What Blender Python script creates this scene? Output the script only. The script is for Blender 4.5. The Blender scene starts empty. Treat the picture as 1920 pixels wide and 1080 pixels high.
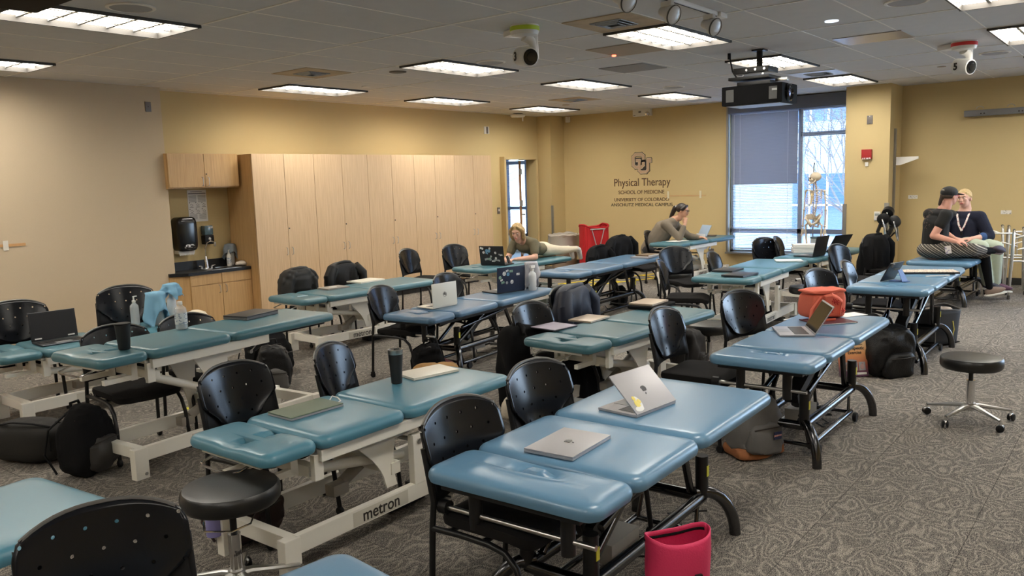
import bpy, bmesh, math, random
from mathutils import Vector, Matrix, Euler, noise
R = math.radians
PI = math.pi
scene = bpy.context.scene
COL = scene.collection
random.seed(7)

# ---------------------------------------------------------------- camera
F_PX = 1524.45
cam_data = bpy.data.cameras.new('camera')
cam = bpy.data.objects.new('camera', cam_data)
COL.objects.link(cam)
scene.camera = cam
cam_data.sensor_width = 36.0
cam_data.lens = F_PX / 1920.0 * 36.0
cam_data.clip_start = 0.02
cam_data.clip_end = 200
_pi, _ro, _ya = R(7.50462927), R(1.80467644), R(38.64326909)
fw = Vector((math.cos(_ya) * math.cos(_pi), math.sin(_ya) * math.cos(_pi), -math.sin(_pi)))
rt = Vector((math.sin(_ya), -math.cos(_ya), 0.0))
dn = fw.cross(rt)
r2 = rt * math.cos(_ro) + dn * math.sin(_ro)
d2 = -rt * math.sin(_ro) + dn * math.cos(_ro)
CAMH = 1.69
cam.matrix_world = Matrix(((r2.x, -d2.x, -fw.x, 0), (r2.y, -d2.y, -fw.y, 0), (r2.z, -d2.z, -fw.z, CAMH), (0, 0, 0, 1)))

# ---------------------------------------------------------------- sky, light, exposure
CEIL = 2.91
world = bpy.data.worlds.new('world')
scene.world = world
world.use_nodes = True
nt = world.node_tree
bg = nt.nodes['Background']
tc = nt.nodes.new('ShaderNodeTexCoord')
sep = nt.nodes.new('ShaderNodeSeparateXYZ')
rmp = nt.nodes.new('ShaderNodeValToRGB')
nt.links.new(tc.outputs['Generated'], sep.inputs[0])
nt.links.new(sep.outputs['Z'], rmp.inputs[0])
nt.links.new(rmp.outputs[0], bg.inputs[0])
rmp.color_ramp.elements[0].position = 0.0
rmp.color_ramp.elements[0].color = (0.62, 0.80, 1.0, 1)
rmp.color_ramp.elements[1].position = 0.6
rmp.color_ramp.elements[1].color = (0.22, 0.48, 1.0, 1)
bg.inputs[1].default_value = 7.0

sun_d = bpy.data.lights.new('sun', 'SUN')
sun = bpy.data.objects.new('sun', sun_d)
COL.objects.link(sun)
sun_d.energy = 1.5
sun_d.angle = R(1.0)
sun_d.color = (1.0, 0.95, 0.88)
sun.rotation_euler = Vector((0.75, 0.2, -0.62)).to_track_quat('-Z', 'Y').to_euler()

LAMP = 13.0
scene.view_settings.view_transform = 'Standard'
scene.view_settings.look = 'None'
scene.view_settings.gamma = 1
scene.view_settings.use_curve_mapping = False
scene.view_settings.exposure = 0.85

# ---------------------------------------------------------------- materials
_mats = {}
def mat(name, rgb, rough=0.5, metal=0.0, coat=0.0, noise_amt=0.0, nscale=20.0, bump=0.0, bscale=80.0, alpha=None, trans=0.0, emis=None, es=1.0, spec=0.5):
    if name in _mats: return _mats[name]
    m = bpy.data.materials.new(name); m.use_nodes = True
    n = m.node_tree.nodes; l = m.node_tree.links
    b = n['Principled BSDF']
    b.inputs['Base Color'].default_value = (*rgb, 1)
    b.inputs['Roughness'].default_value = rough
    b.inputs['Metallic'].default_value = metal
    b.inputs['Specular IOR Level'].default_value = spec
    if coat: b.inputs['Coat Weight'].default_value = coat; b.inputs['Coat Roughness'].default_value = 0.15
    if trans: b.inputs['Transmission Weight'].default_value = trans; b.inputs['IOR'].default_value = 1.4
    if alpha is not None: b.inputs['Alpha'].default_value = alpha
    if emis: b.inputs['Emission Color'].default_value = (*emis, 1); b.inputs['Emission Strength'].default_value = es
    if noise_amt or bump:
        t = n.new('ShaderNodeTexCoord')
    if noise_amt:
        nz = n.new('ShaderNodeTexNoise'); nz.inputs['Scale'].default_value = nscale; nz.inputs['Detail'].default_value = 4
        l.new(t.outputs['Object'], nz.inputs['Vector'])
        mx = n.new('ShaderNodeMix'); mx.data_type = 'RGBA'
        l.new(nz.outputs['Fac'], mx.inputs[0])
        mx.inputs[6].default_value = tuple(c * (1 - noise_amt) for c in rgb) + (1,)
        mx.inputs[7].default_value = tuple(min(1, c * (1 + noise_amt)) for c in rgb) + (1,)
        l.new(mx.outputs[2], b.inputs['Base Color'])
    if bump:
        nb = n.new('ShaderNodeTexNoise'); nb.inputs['Scale'].default_value = bscale; nb.inputs['Detail'].default_value = 3
        l.new(t.outputs['Object'], nb.inputs['Vector'])
        bp = n.new('ShaderNodeBump'); bp.inputs['Strength'].default_value = bump; bp.inputs['Distance'].default_value = 0.01
        l.new(nb.outputs['Fac'], bp.inputs['Height']); l.new(bp.outputs[0], b.inputs['Normal'])
    _mats[name] = m
    return m

def nodes_of(m): return m.node_tree.nodes, m.node_tree.links, m.node_tree.nodes['Principled BSDF']
def ramp(n, stops, interp='LINEAR'):
    r = n.new('ShaderNodeValToRGB'); cr = r.color_ramp; cr.interpolation = interp
    while len(cr.elements) < len(stops): cr.elements.new(0.5)
    for e, (p, c) in zip(cr.elements, stops): e.position = p; e.color = (*c, 1)
    return r
def math_n(n, l, op, a, b=None, c=None):
    m = n.new('ShaderNodeMath'); m.operation = op
    for i, v in enumerate((a, b, c)):
        if v is None: continue
        if isinstance(v, (int, float)): m.inputs[i].default_value = v
        else: l.new(v, m.inputs[i])
    return m.outputs[0]

# carpet: brown grey tiles with swirling lighter loops and woven speckle
M_CARPET = mat('carpet_weave', (0.12, 0.11, 0.1), 0.95, spec=0.15)
n, l, b = nodes_of(M_CARPET)
t = n.new('ShaderNodeTexCoord')
mp = n.new('ShaderNodeMapping'); l.new(t.outputs['Object'], mp.inputs[0]); mp.inputs['Scale'].default_value = (1.0, 1.35, 1); mp.inputs['Rotation'].default_value = (0, 0, R(25))
nz = n.new('ShaderNodeTexNoise'); nz.inputs['Scale'].default_value = 5.2; nz.inputs['Detail'].default_value = 0.6; nz.inputs['Roughness'].default_value = 0.4; nz.inputs['Distortion'].default_value = 0.5
l.new(mp.outputs[0], nz.inputs['Vector'])
v = math_n(n, l, 'MULTIPLY', nz.outputs['Fac'], 9.5)
v = math_n(n, l, 'PINGPONG', v, 0.5)
swirl = math_n(n, l, 'SMOOTH_MAX', math_n(n, l, 'MINIMUM', v, 0.44), 0.22, 0.10)
nf = n.new('ShaderNodeTexNoise'); nf.inputs['Scale'].default_value = 330; nf.inputs['Detail'].default_value = 2
mp2 = n.new('ShaderNodeMapping'); l.new(t.outputs['Object'], mp2.inputs[0]); mp2.inputs['Scale'].default_value = (1.0, 0.55, 1)
l.new(mp2.outputs[0], nf.inputs['Vector'])
nm = n.new('ShaderNodeTexNoise'); nm.inputs['Scale'].default_value = 60; nm.inputs['Detail'].default_value = 4
l.new(t.outputs['Object'], nm.inputs['Vector'])
s1 = math_n(n, l, 'MULTIPLY_ADD', swirl, 0.92, 0.07)
s2 = math_n(n, l, 'MULTIPLY_ADD', nf.outputs['Fac'], 2.4, -1.2)
s3 = math_n(n, l, 'MULTIPLY_ADD', nm.outputs['Fac'], 0.55, -0.275)
s = math_n(n, l, 'ADD', math_n(n, l, 'ADD', s1, s2), s3)
rp = ramp(n, [(0.0, (0.040, 0.038, 0.038)), (0.22, (0.098, 0.089, 0.083)), (0.42, (0.23, 0.208, 0.18)), (0.7, (0.46, 0.41, 0.345))])
l.new(s, rp.inputs[0])
bk = n.new('ShaderNodeTexBrick'); bk.offset = 0.0; bk.inputs['Scale'].default_value = 1.0
bk.inputs['Brick Width'].default_value = 0.61; bk.inputs['Row Height'].default_value = 0.61; bk.inputs['Mortar Size'].default_value = 0.0022
bk.inputs['Color1'].default_value = (1, 1, 1, 1); bk.inputs['Color2'].default_value = (0.93, 0.93, 0.93, 1); bk.inputs['Mortar'].default_value = (0.45, 0.45, 0.45, 1)
l.new(t.outputs['Object'], bk.inputs['Vector'])
mm = n.new('ShaderNodeMix'); mm.data_type = 'RGBA'; mm.blend_type = 'MULTIPLY'; mm.inputs[0].default_value = 1
l.new(rp.outputs[0], mm.inputs[6]); l.new(bk.outputs[0], mm.inputs[7]); l.new(mm.outputs[2], b.inputs['Base Color'])
bp = n.new('ShaderNodeBump'); bp.inputs['Strength'].default_value = 0.35; bp.inputs['Distance'].default_value = 0.004
l.new(s, bp.inputs['Height']); l.new(bp.outputs[0], b.inputs['Normal'])

def wood(name, c1, c2, rough=0.42, vert=True):
    m = mat(name, c1, rough)
    n, l, b = nodes_of(m)
    t = n.new('ShaderNodeTexCoord'); mp = n.new('ShaderNodeMapping'); l.new(t.outputs['Object'], mp.inputs[0])
    mp.inputs['Scale'].default_value = (60, 60, 2.2) if vert else (2.2, 60, 60)
    nz = n.new('ShaderNodeTexNoise'); nz.inputs['Scale'].default_value = 1.2; nz.inputs['Detail'].default_value = 5; nz.inputs['Distortion'].default_value = 0.4
    l.new(mp.outputs[0], nz.inputs['Vector'])
    r = ramp(n, [(0.25, c1), (0.7, c2)]); l.new(nz.outputs['Fac'], r.inputs[0]); l.new(r.outputs[0], b.inputs['Base Color'])
    return m
M_MAPLE = wood('maple_veneer', (0.57, 0.385, 0.22), (0.70, 0.50, 0.305))
M_MAPLE2 = wood('maple_veneer_warm', (0.50, 0.30, 0.12), (0.63, 0.40, 0.18))
M_DARKGAP = mat('dark_reveal', (0.02, 0.017, 0.012), 0.8)
M_YELLOW = mat('yellow_paint', (0.61, 0.475, 0.245), 0.75, bump=0.05, bscale=300, spec=0.3)
M_BEIGE = mat('beige_partition_vinyl', (0.61, 0.485, 0.335), 0.7, noise_amt=0.03, nscale=150, bump=0.05, bscale=300, spec=0.3)
M_CEILTILE = mat('ceiling_tile', (0.66, 0.64, 0.62), 0.95, noise_amt=0.05, nscale=8, bump=0.15, bscale=400, spec=0.1)
M_TBAR = mat('ceiling_bar_paint', (0.85, 0.80, 0.72), 0.5)
M_BASEB = mat('black_rubber_base', (0.025, 0.024, 0.024), 0.6)
M_GREYTRIM = mat('grey_metal_trim', (0.30, 0.29, 0.27), 0.4, metal=0.6)
M_VALANCE = mat('bulkhead_shade_blue_grey', (0.14, 0.16, 0.21), 0.7)  # bulkhead shade put into the colour as blue grey
M_WHITEP = mat('white_plastic', (0.78, 0.76, 0.72), 0.4)
M_CREAM = mat('cream_powder_coat', (0.83, 0.80, 0.72), 0.35)
M_BLACKP = mat('black_plastic', (0.008, 0.008, 0.009), 0.45, spec=0.3)
M_BLACKM = mat('black_matte_metal', (0.009, 0.009, 0.010), 0.38, spec=0.4)
M_BLACKG = mat('black_gloss', (0.01, 0.01, 0.011), 0.15)
M_CHROME = mat('chrome', (0.75, 0.75, 0.76), 0.15, metal=1.0)
M_STEEL = mat('brushed_steel', (0.55, 0.54, 0.52), 0.32, metal=1.0)
M_GUNM = mat('gunmetal_tube', (0.10, 0.10, 0.105), 0.22, metal=1.0)
M_ALU = mat('aluminium_tube', (0.72, 0.71, 0.69), 0.3, metal=0.9)
M_SEATF = mat('black_seat_fabric', (0.009, 0.008, 0.008), 0.9, bump=0.3, bscale=500, spec=0.2)
M_LEATH = mat('black_leatherette', (0.012, 0.012, 0.012), 0.33, bump=0.08, bscale=250)
M_TEAL = mat('teal_vinyl', (0.062, 0.172, 0.215), 0.36, noise_amt=0.05, nscale=3, bump=0.05, bscale=350, coat=0.15)
M_TEALL = mat('light_teal_vinyl', (0.085, 0.245, 0.335), 0.36, noise_amt=0.05, nscale=3, bump=0.05, bscale=350, coat=0.15)
M_BLUE_DIM = mat('blue_vinyl_dim', (0.080, 0.170, 0.285), 0.34, noise_amt=0.05, nscale=3, bump=0.05, bscale=350, coat=0.2)  # darker copy of the blue vinyl, different lighting put into its colour
M_BLUE = mat('blue_vinyl', (0.110, 0.235, 0.37), 0.34, noise_amt=0.05, nscale=3, bump=0.05, bscale=350, coat=0.2)
M_COUNTER = mat('black_laminate', (0.012, 0.013, 0.016), 0.35)
M_PAPER = mat('white_paper', (0.82, 0.80, 0.77), 0.7)
M_GREYC = mat('grey_fabric', (0.13, 0.125, 0.12), 0.9, bump=0.4, bscale=400)
M_BLACKC = mat('black_cloth', (0.008, 0.008, 0.009), 0.9, bump=0.4, bscale=250, spec=0.15)
M_NAVYC = mat('navy_quilted_nylon', (0.014, 0.02, 0.042), 0.5, bump=0.2, bscale=200)
M_GLOSSC = mat('black_nylon', (0.009, 0.009, 0.010), 0.5, bump=0.3, bscale=120, spec=0.3)
M_INK = mat('black_ink', (0.02, 0.015, 0.012), 0.5)
M_INKB = mat('brown_ink', (0.10, 0.05, 0.025), 0.5)
M_SKIN = mat('skin_light', (0.70, 0.40, 0.29), 0.5, noise_amt=0.06, nscale=20)
M_SKIN2 = mat('skin_tan', (0.60, 0.33, 0.22), 0.5, noise_amt=0.06, nscale=20)
M_CLEAR = mat('clear_plastic', (0.85, 0.88, 0.9), 0.1, trans=0.0, alpha=0.35)
M_GLASS = mat('window_glass', (0.9, 0.95, 1.0), 0.02, alpha=0.08)

# perforated glossy chair shell: lattice of round holes
M_SHELL = mat('black_perforated_shell', (0.007, 0.008, 0.011), 0.21, spec=0.34)
n, l, b = nodes_of(M_SHELL)
uv = n.new('ShaderNodeUVMap')
sp = n.new('ShaderNodeSeparateXYZ'); l.new(uv.outputs[0], sp.inputs[0])
# uv in metres over the shell
row = math_n(n, l, 'FLOOR', math_n(n, l, 'DIVIDE', sp.outputs[1], 0.068))
odd = math_n(n, l, 'MODULO', row, 2.0)
ux = math_n(n, l, 'ADD', sp.outputs[0], math_n(n, l, 'MULTIPLY', odd, 0.042))
fx = math_n(n, l, 'SUBTRACT', math_n(n, l, 'FRACT', math_n(n, l, 'DIVIDE', ux, 0.084)), 0.5)
fy = math_n(n, l, 'SUBTRACT', math_n(n, l, 'FRACT', math_n(n, l, 'DIVIDE', sp.outputs[1], 0.068)), 0.5)
fx = math_n(n, l, 'MULTIPLY', fx, 0.084); fy = math_n(n, l, 'MULTIPLY', fy, 0.068)
d = math_n(n, l, 'SQRT', math_n(n, l, 'ADD', math_n(n, l, 'MULTIPLY', fx, fx), math_n(n, l, 'MULTIPLY', fy, fy)))
l.new(math_n(n, l, 'GREATER_THAN', d, 0.0058), b.inputs['Alpha'])

def stripes(name, c1, c2, scale, axis='X', rough=0.8, duty=0.5, extra=None):
    m = mat(name, c1, rough)
    n, l, b = nodes_of(m)
    t = n.new('ShaderNodeTexCoord'); sp = n.new('ShaderNodeSeparateXYZ'); l.new(t.outputs['Object'], sp.inputs[0])
    v = math_n(n, l, 'FRACT', math_n(n, l, 'MULTIPLY', sp.outputs[axis], scale))
    r = ramp(n, [(0.0, c1), (duty, c2)], 'CONSTANT') if extra is None else ramp(n, extra, 'CONSTANT')
    l.new(v, r.inputs[0]); l.new(r.outputs[0], b.inputs['Base Color'])
    return m
def printed(name, base, ink, sx, sy, thr=0.52, rough=0.6):
    """rows of small illegible print"""
    m = mat(name, base, rough)
    n, l, b = nodes_of(m)
    t = n.new('ShaderNodeTexCoord'); mp = n.new('ShaderNodeMapping'); l.new(t.outputs['Object'], mp.inputs[0])
    mp.inputs['Scale'].default_value = (sx, sx, sy)
    nz = n.new('ShaderNodeTexNoise'); nz.inputs['Scale'].default_value = 1.0; nz.inputs['Detail'].default_value = 2
    l.new(mp.outputs[0], nz.inputs['Vector'])
    r = ramp(n, [(0.0, base), (thr, ink)], 'CONSTANT'); l.new(nz.outputs['Fac'], r.inputs[0]); l.new(r.outputs[0], b.inputs['Base Color'])
    return m

# ---------------------------------------------------------------- mesh builder
class MB:
    def __init__(s): s.bm = bmesh.new()
    def _xf(s, vs, M):
        if M is not None:
            for v in vs: v.co = M @ v.co
    def box(s, c, size, rot=None, bev=0.0, M=None):
        g = bmesh.ops.create_cube(s.bm, size=1.0); vs = g['verts']
        T = Matrix.Translation(Vector(c)) @ (Euler(rot).to_matrix().to_4x4() if rot else Matrix.Identity(4)) @ Matrix.Diagonal((size[0], size[1], size[2], 1))
        s._xf(vs, T)
        if bev > 0:
            es = list({e for v in vs for e in v.link_edges})
            r = bmesh.ops.bevel(s.bm, geom=es, offset=min(bev, min(size) * 0.49), segments=2, affect='EDGES', profile=0.7)
            vs = list({v for f in r['faces'] for v in f.verts} | {v for v in vs if v.is_valid})
        s._xf(vs, M)
        return s
    def cyl(s, p0, p1, r, r1=None, n=14, cap=True):
        return s.tube([p0, p1], r if r1 is None else [r, r1], n, cap)
    def tube(s, pts, r, n=10, cap=True, flat=1.0):
        pts = [Vector(p) for p in pts]; k = len(pts)
        rs = [r] * k if isinstance(r, (int, float)) else list(r)
        rings = []; up = None
        for i, p in enumerate(pts):
            if i == 0: d = pts[1] - p
            elif i == k - 1: d = p - pts[i - 1]
            else: d = (pts[i + 1] - p).normalized() + (p - pts[i - 1]).normalized()
            if d.length < 1e-9: d = Vector((0, 0, 1))
            d.normalize()
            if up is None:
                up = Vector((0, 0, 1)) if abs(d.z) < 0.9 else Vector((1, 0, 0))
            a = (up - d * up.dot(d))
            if a.length < 1e-6: a = Vector((0, 1, 0)) - d * d.y
            a.normalize(); bb = d.cross(a); up = a
            rings.append([s.bm.verts.new(p + (a * math.cos(2 * PI * j / n) * flat + bb * math.sin(2 * PI * j / n)) * rs[i]) for j in range(n)])
        for i in range(k - 1):
            for j in range(n):
                s.bm.faces.new((rings[i][j], rings[i][(j + 1) % n], rings[i + 1][(j + 1) % n], rings[i + 1][j]))
        if cap:
            s.bm.faces.new(rings[0][::-1]); s.bm.faces.new(rings[-1])
        return s
    def lathe(s, prof, c=(0, 0, 0), n=24, M=None):
        rings = []; vs = []
        for (r, z) in prof:
            ring = [s.bm.verts.new((c[0] + r * math.cos(2 * PI * j / n), c[1] + r * math.sin(2 * PI * j / n), c[2] + z)) for j in range(n)]
            rings.append(ring); vs += ring
        for i in range(len(rings) - 1):
            for j in range(n):
                s.bm.faces.new((rings[i][j], rings[i][(j + 1) % n], rings[i + 1][(j + 1) % n], rings[i + 1][j]))
        s.bm.faces.new(rings[0][::-1]); s.bm.faces.new(rings[-1])
        s._xf(vs, M)
        return s
    def ell(s, c, r, rot=None, nu=20, nv=12, ex=1.0, fn=None, M=None):
        """(super)ellipsoid; ex<1 makes it boxier; fn(p)->p deforms"""
        E = Euler(rot).to_matrix() if rot else Matrix.Identity(3)
        def sg(v, e): return math.copysign(abs(v) ** e, v)
        rows = []
        c = Vector(c)
        for i in range(nv + 1):
            th = -PI / 2 + PI * i / nv
            row = []
            for j in range(nu):
                ph = 2 * PI * j / nu
                p = Vector((r[0] * sg(math.cos(th), ex) * sg(math.cos(ph), ex), r[1] * sg(math.cos(th), ex) * sg(math.sin(ph), ex), r[2] * sg(math.sin(th), ex)))
                if fn: p = fn(p)
                p = E @ p + c
                if M is not None: p = M @ p
                row.append(p)
            rows.append(row)
        bot = s.bm.verts.new(rows[0][0]); top = s.bm.verts.new(rows[-1][0])
        R_ = [[s.bm.verts.new(p) for p in row] for row in rows[1:-1]]
        for j in range(nu):
            s.bm.faces.new((bot, R_[0][(j + 1) % nu], R_[0][j]))
            s.bm.faces.new((top, R_[-1][j], R_[-1][(j + 1) % nu]))
        for i in range(len(R_) - 1):
            for j in range(nu):
                s.bm.faces.new((R_[i][j], R_[i][(j + 1) % nu], R_[i + 1][(j + 1) % nu], R_[i + 1][j]))
        return s
    def prism(s, pts, z0, z1, M=None):
        a = [s.bm.verts.new((x, y, z0)) for x, y in pts]; b = [s.bm.verts.new((x, y, z1)) for x, y in pts]
        k = len(pts)
        s.bm.faces.new(a[::-1]); s.bm.faces.new(b)
        for i in range(k): s.bm.faces.new((a[i], a[(i + 1) % k], b[(i + 1) % k], b[i]))
        s._xf(a + b, M)
        return s
    def grid(s, nx, ny, f, thick=None):
        g = [[s.bm.verts.new(f(i / nx, j / ny)) for j in range(ny + 1)] for i in range(nx + 1)]
        for i in range(nx):
            for j in range(ny): s.bm.faces.new((g[i][j], g[i + 1][j], g[i + 1][j + 1], g[i][j + 1]))
        return s
    def capsule(s, p0, p1, r0, r1, n=14, m=4):
        p0 = Vector(p0); p1 = Vector(p1); d = (p1 - p0)
        L = d.length
        if L < 1e-6: return s.ell(p0, (r0, r0, r0), nu=n, nv=2 * m)
        d.normalize(); pts = []; rs = []
        for i in range(m): a = PI / 2 * i / m; pts.append(p0 - d * r0 * math.cos(a)); rs.append(max(r0 * math.sin(a), r0 * 0.06))
        pts.append(p0); rs.append(r0); pts.append(p1); rs.append(r1)
        for i in range(m - 1, -1, -1): a = PI / 2 * i / m; pts.append(p1 + d * r1 * math.cos(a)); rs.append(max(r1 * math.sin(a), r1 * 0.06))
        return s.tube(pts, rs, n)
    def build(s, name, m, parent=None, smooth=True, loc=None, rot=None, angle=40, solid=None):
        bm = s.bm
        bmesh.ops.recalc_face_normals(bm, faces=bm.faces[:])
        me = bpy.data.meshes.new(name)
        bm.to_mesh(me); bm.free()
        me.materials.append(m)
        if smooth:
            me.polygons.foreach_set('use_smooth', [True] * len(me.polygons))
            try: me.set_sharp_from_angle(angle=R(angle))
            except Exception: pass
        o = bpy.data.objects.new(name, me); COL.objects.link(o)
        if parent is not None: o.parent = parent
        if loc is not None: o.location = loc
        if rot is not None: o.rotation_euler = rot
        if solid:
            md = o.modifiers.new('solidify', 'SOLIDIFY'); md.thickness = solid; md.offset = 0
        return o

def tag(o, label=None, cat=None, group=None, kind=None):
    if label: o['label'] = label
    if cat: o['category'] = cat
    if group: o['group'] = group
    if kind: o['kind'] = kind
    return o
def thing(name, label, cat, loc=(0, 0, 0), rz=0.0, group=None):
    o = bpy.data.objects.new(name, None); COL.objects.link(o)
    o.empty_display_size = 0.1
    o.location = loc; o.rotation_euler = (0, 0, rz)
    return tag(o, label, cat, group)
def struct(o): o['kind'] = 'structure'; return o
def _children(o): return [c for c in COL.objects if c.parent == o]
def dup(o, loc=None, rz=None, label=None, group=None, parent=None):
    kids = {}
    for c in COL.objects:
        if c.parent: kids.setdefault(c.parent.name, []).append(c)
    def rec(src, par):
        c = src.copy(); COL.objects.link(c)
        if par is not None: c.parent = par
        for k in kids.get(src.name, []): rec(k, c)
        return c
    r = rec(o, parent)
    if loc is not None: r.location = loc
    if rz is not None: r.rotation_euler = (0, 0, rz)
    if label: r['label'] = label
    if group: r['group'] = group
    return r
def text_mesh(name, s, size, m, parent=None, loc=(0, 0, 0), rot=(0, 0, 0), bold=0.0, extrude=0.001, align='CENTER', sx=1.0, space=1.0):
    cu = bpy.data.curves.new(name, 'FONT'); cu.body = s; cu.size = size; cu.extrude = extrude; cu.offset = bold
    cu.align_x = align; cu.align_y = 'CENTER'; cu.space_character = space
    o = bpy.data.objects.new(name + '_c', cu); COL.objects.link(o)
    dg = bpy.context.evaluated_depsgraph_get(); dg.update()
    me = bpy.data.meshes.new_from_object(o.evaluated_get(dg))
    bpy.data.objects.remove(o); bpy.data.curves.remove(cu)
    me.materials.clear(); me.materials.append(m)
    q = bpy.data.objects.new(name, me); COL.objects.link(q)
    q.location = loc; q.rotation_euler = rot; q.scale = (sx, 1, 1)
    if parent is not None: q.parent = parent
    return q
def arc(c, r, a0, a1, k, plane='xz'):
    out = []
    for i in range(k + 1):
        a = R(a0 + (a1 - a0) * i / k); u, v = r * math.cos(a), r * math.sin(a)
        out.append((c[0] + u, c[1], c[2] + v) if plane == 'xz' else (c[0], c[1] + u, c[2] + v) if plane == 'yz' else (c[0] + u, c[1] + v, c[2]))
    return out
def rough_fn(amp, freq, seed=0.0, stretch=(1, 1, 1)):
    def f(p):
        q = Vector((p.x * freq * stretch[0] + seed, p.y * freq * stretch[1], p.z * freq * stretch[2] + seed * .7))
        k = 1 + amp * noise.noise(q) / max(p.length, 0.05) + 0.4 * amp * noise.noise(q * 2.3) / max(p.length, 0.05)
        return p * k
    return f
# ================================================================ ROOM SHELL
XB, YL, YC = 13.40, 9.33, 9.61        # logo wall, beige partition, cabinet wall
XW, YS = -3.5, -4.2
def slab(name, lo, hi, m):
    b = MB(); b.box([(lo[i] + hi[i]) / 2 for i in range(3)], [hi[i] - lo[i] for i in range(3)])
    return struct(b.build(name, m, smooth=False))
slab('floor', (XW, YS, -0.1), (XB + 0.3, YC + 0.2, 0), M_CARPET)
# ceiling with recesses for the light panels: strips of tiles
LIGHTS = []
GX = lambda k: 6.08 + 1.235 * k - (.13 if k <= -2 else 0)
GY = lambda k: 3.17 + 0.62 * k
for gx, gy in [(0, 0), (2, 0), (4, 0), (-3, 4), (0, 4), (2, 4), (4, 4), (-3, 8), (0, 8), (2, 8), (4, 8), (0, -4), (2, -4), (4, -4),
               (-3, -4), (-3, -8), (0, -8), (2, -8), (4, -8), (-6, -4), (-6, -8), (-6, 4), (-6, 0), (-6, 8)]:
    LIGHTS.append((GX(gx), GY(gy)))
def cell_has_light(x, y):
    for lx, ly in LIGHTS:
        if abs(x - lx) < 0.05 and abs(y - ly) < 0.05: return True
    return False
b = MB()
xs = [GX(k) for k in range(-8, 7)]; ys = [GY(k) for k in range(-12, 11)]
for ix, x in enumerate(xs):
    for y in ys:
        if cell_has_light(x, y): continue
        x0, x1, y0, y1 = max(x, XW), min(xs[ix + 1] if ix + 1 < len(xs) else x + 1.235, XB + .05), max(y, YS), min(y + 0.62, YC + .05)
        if x1 - x0 < 0.01 or y1 - y0 < 0.01: continue
        b.box(((x0 + x1) / 2, (y0 + y1) / 2, CEIL + 0.01), (x1 - x0 - 0.004, y1 - y0 - 0.004, 0.02))
struct(b.build('ceiling', M_CEILTILE, smooth=False))
b = MB(); b.box(((XW + XB) / 2, (YS + YC) / 2, CEIL + 0.22), (XB - XW + .4, YC - YS + .4, 0.02))
struct(b.build('ceiling_deck', mat('plenum_white', (0.5, 0.5, 0.5), 0.9), smooth=False))
b = MB()
for x in xs:
    if XW < x < XB: b.box((x, (YS + YC) / 2, CEIL - 0.001), (0.022, YC - YS, 0.006))
for y in ys:
    if YS < y < YC: b.box(((XW + XB) / 2, y, CEIL - 0.0005), (XB - XW, 0.010, 0.004))
struct(b.build('trim_1', M_TBAR, smooth=False))

# walls
slab('wall_left', (XW, YL, 0), (5.13, YL + 0.14, CEIL), M_BEIGE)
W = MB()
W.box(((5.13 + 11.80) / 2, YC + 0.08, CEIL / 2), (11.80 - 5.13, 0.16, CEIL))
W.box(((12.78 + XB + .2) / 2, YC + 0.08, CEIL / 2), (XB + .2 - 12.78, 0.16, CEIL))
W.box(((11.80 + 12.78) / 2, YC + 0.08, (2.10 + CEIL) / 2), (0.98, 0.16, CEIL - 2.10))
struct(W.build('wall_cabinet_side', M_YELLOW, smooth=False))
b = MB(); b.box((5.05, (YL + YC) / 2 + .03, CEIL / 2), (0.14, YC - YL + .02, CEIL - .01)); struct(b.build('wall_return', M_YELLOW, smooth=False))
W = MB()
wy0, wy1, wz0, wz1 = 3.74, 5.86, 0.34, 2.72
W.box((XB + 0.1, (wy1 + YC + .16) / 2, CEIL / 2), (0.2, YC + .16 - wy1, CEIL))
W.box((XB + 0.1, (-.4 + wy0) / 2, CEIL / 2), (0.2, wy0 + .4, CEIL))
W.box((XB + 0.1, (YS - 3.6) / 2, CEIL / 2), (0.2, -3.6 - YS, CEIL))
W.box((XB + 0.1, -2.0, .17), (0.2, 3.2, .34)); W.box((XB + 0.1, -2.0, (2.72 + CEIL) / 2), (0.2, 3.2, CEIL - 2.72))  # far wall opening for the unseen added window
W.box((XB + 0.1, (wy0 + wy1) / 2, wz0 / 2), (0.2, wy1 - wy0, wz0))
W.box((XB + 0.1, (wy0 + wy1) / 2, (wz1 + CEIL) / 2), (0.2, wy1 - wy0, CEIL - wz1))
struct(W.build('wall_logo', M_YELLOW, smooth=False))
slab('wall_corner_column', (12.95, 9.29, 0), (XB, YC, CEIL), M_YELLOW)
slab('wall_window_pillar', (12.75, 3.12, 0), (XB, 3.74, CEIL), M_YELLOW)
slab('wall_behind_camera', (XW - 0.15, YS, 0), (XW, YC, CEIL), M_YELLOW)
# right hand wall (outside the frame), plus unseen window added for blue reflections
W = MB()
W.box(((XW + XB) / 2, YS - 0.08, CEIL / 2), (XB - XW, 0.16, CEIL))
struct(W.build('wall_right', M_YELLOW, smooth=False))
W = MB()
for y in (-3.6, -2.0, -.4): W.box((XB + .12, y, 1.53), (0.09, 0.06, 2.4))
for z in (.36, 2.70): W.box((XB + .12, -2.0, z), (.09, 3.2, 0.06))
struct(W.build('added_window', M_GREYTRIM, smooth=False))

# bulkhead band over window, its shade painted blue grey, and window side trims
b = MB(); b.box((XB - 0.06, 4.78, 2.795), (0.12, 2.10, 0.20)); struct(b.build('trim_2', M_VALANCE, smooth=False))
b = MB()
b.box((XB - 0.02, wy1 + 0.005, (wz0 + CEIL) / 2), (0.07, 0.035, CEIL - wz0))
b.box((XB - 0.03, (wy0 + wy1) / 2, wz0 - 0.005), (0.10, wy1 - wy0 + .06, 0.03))
struct(b.build('trim_3', M_GREYTRIM, smooth=False))
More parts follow.
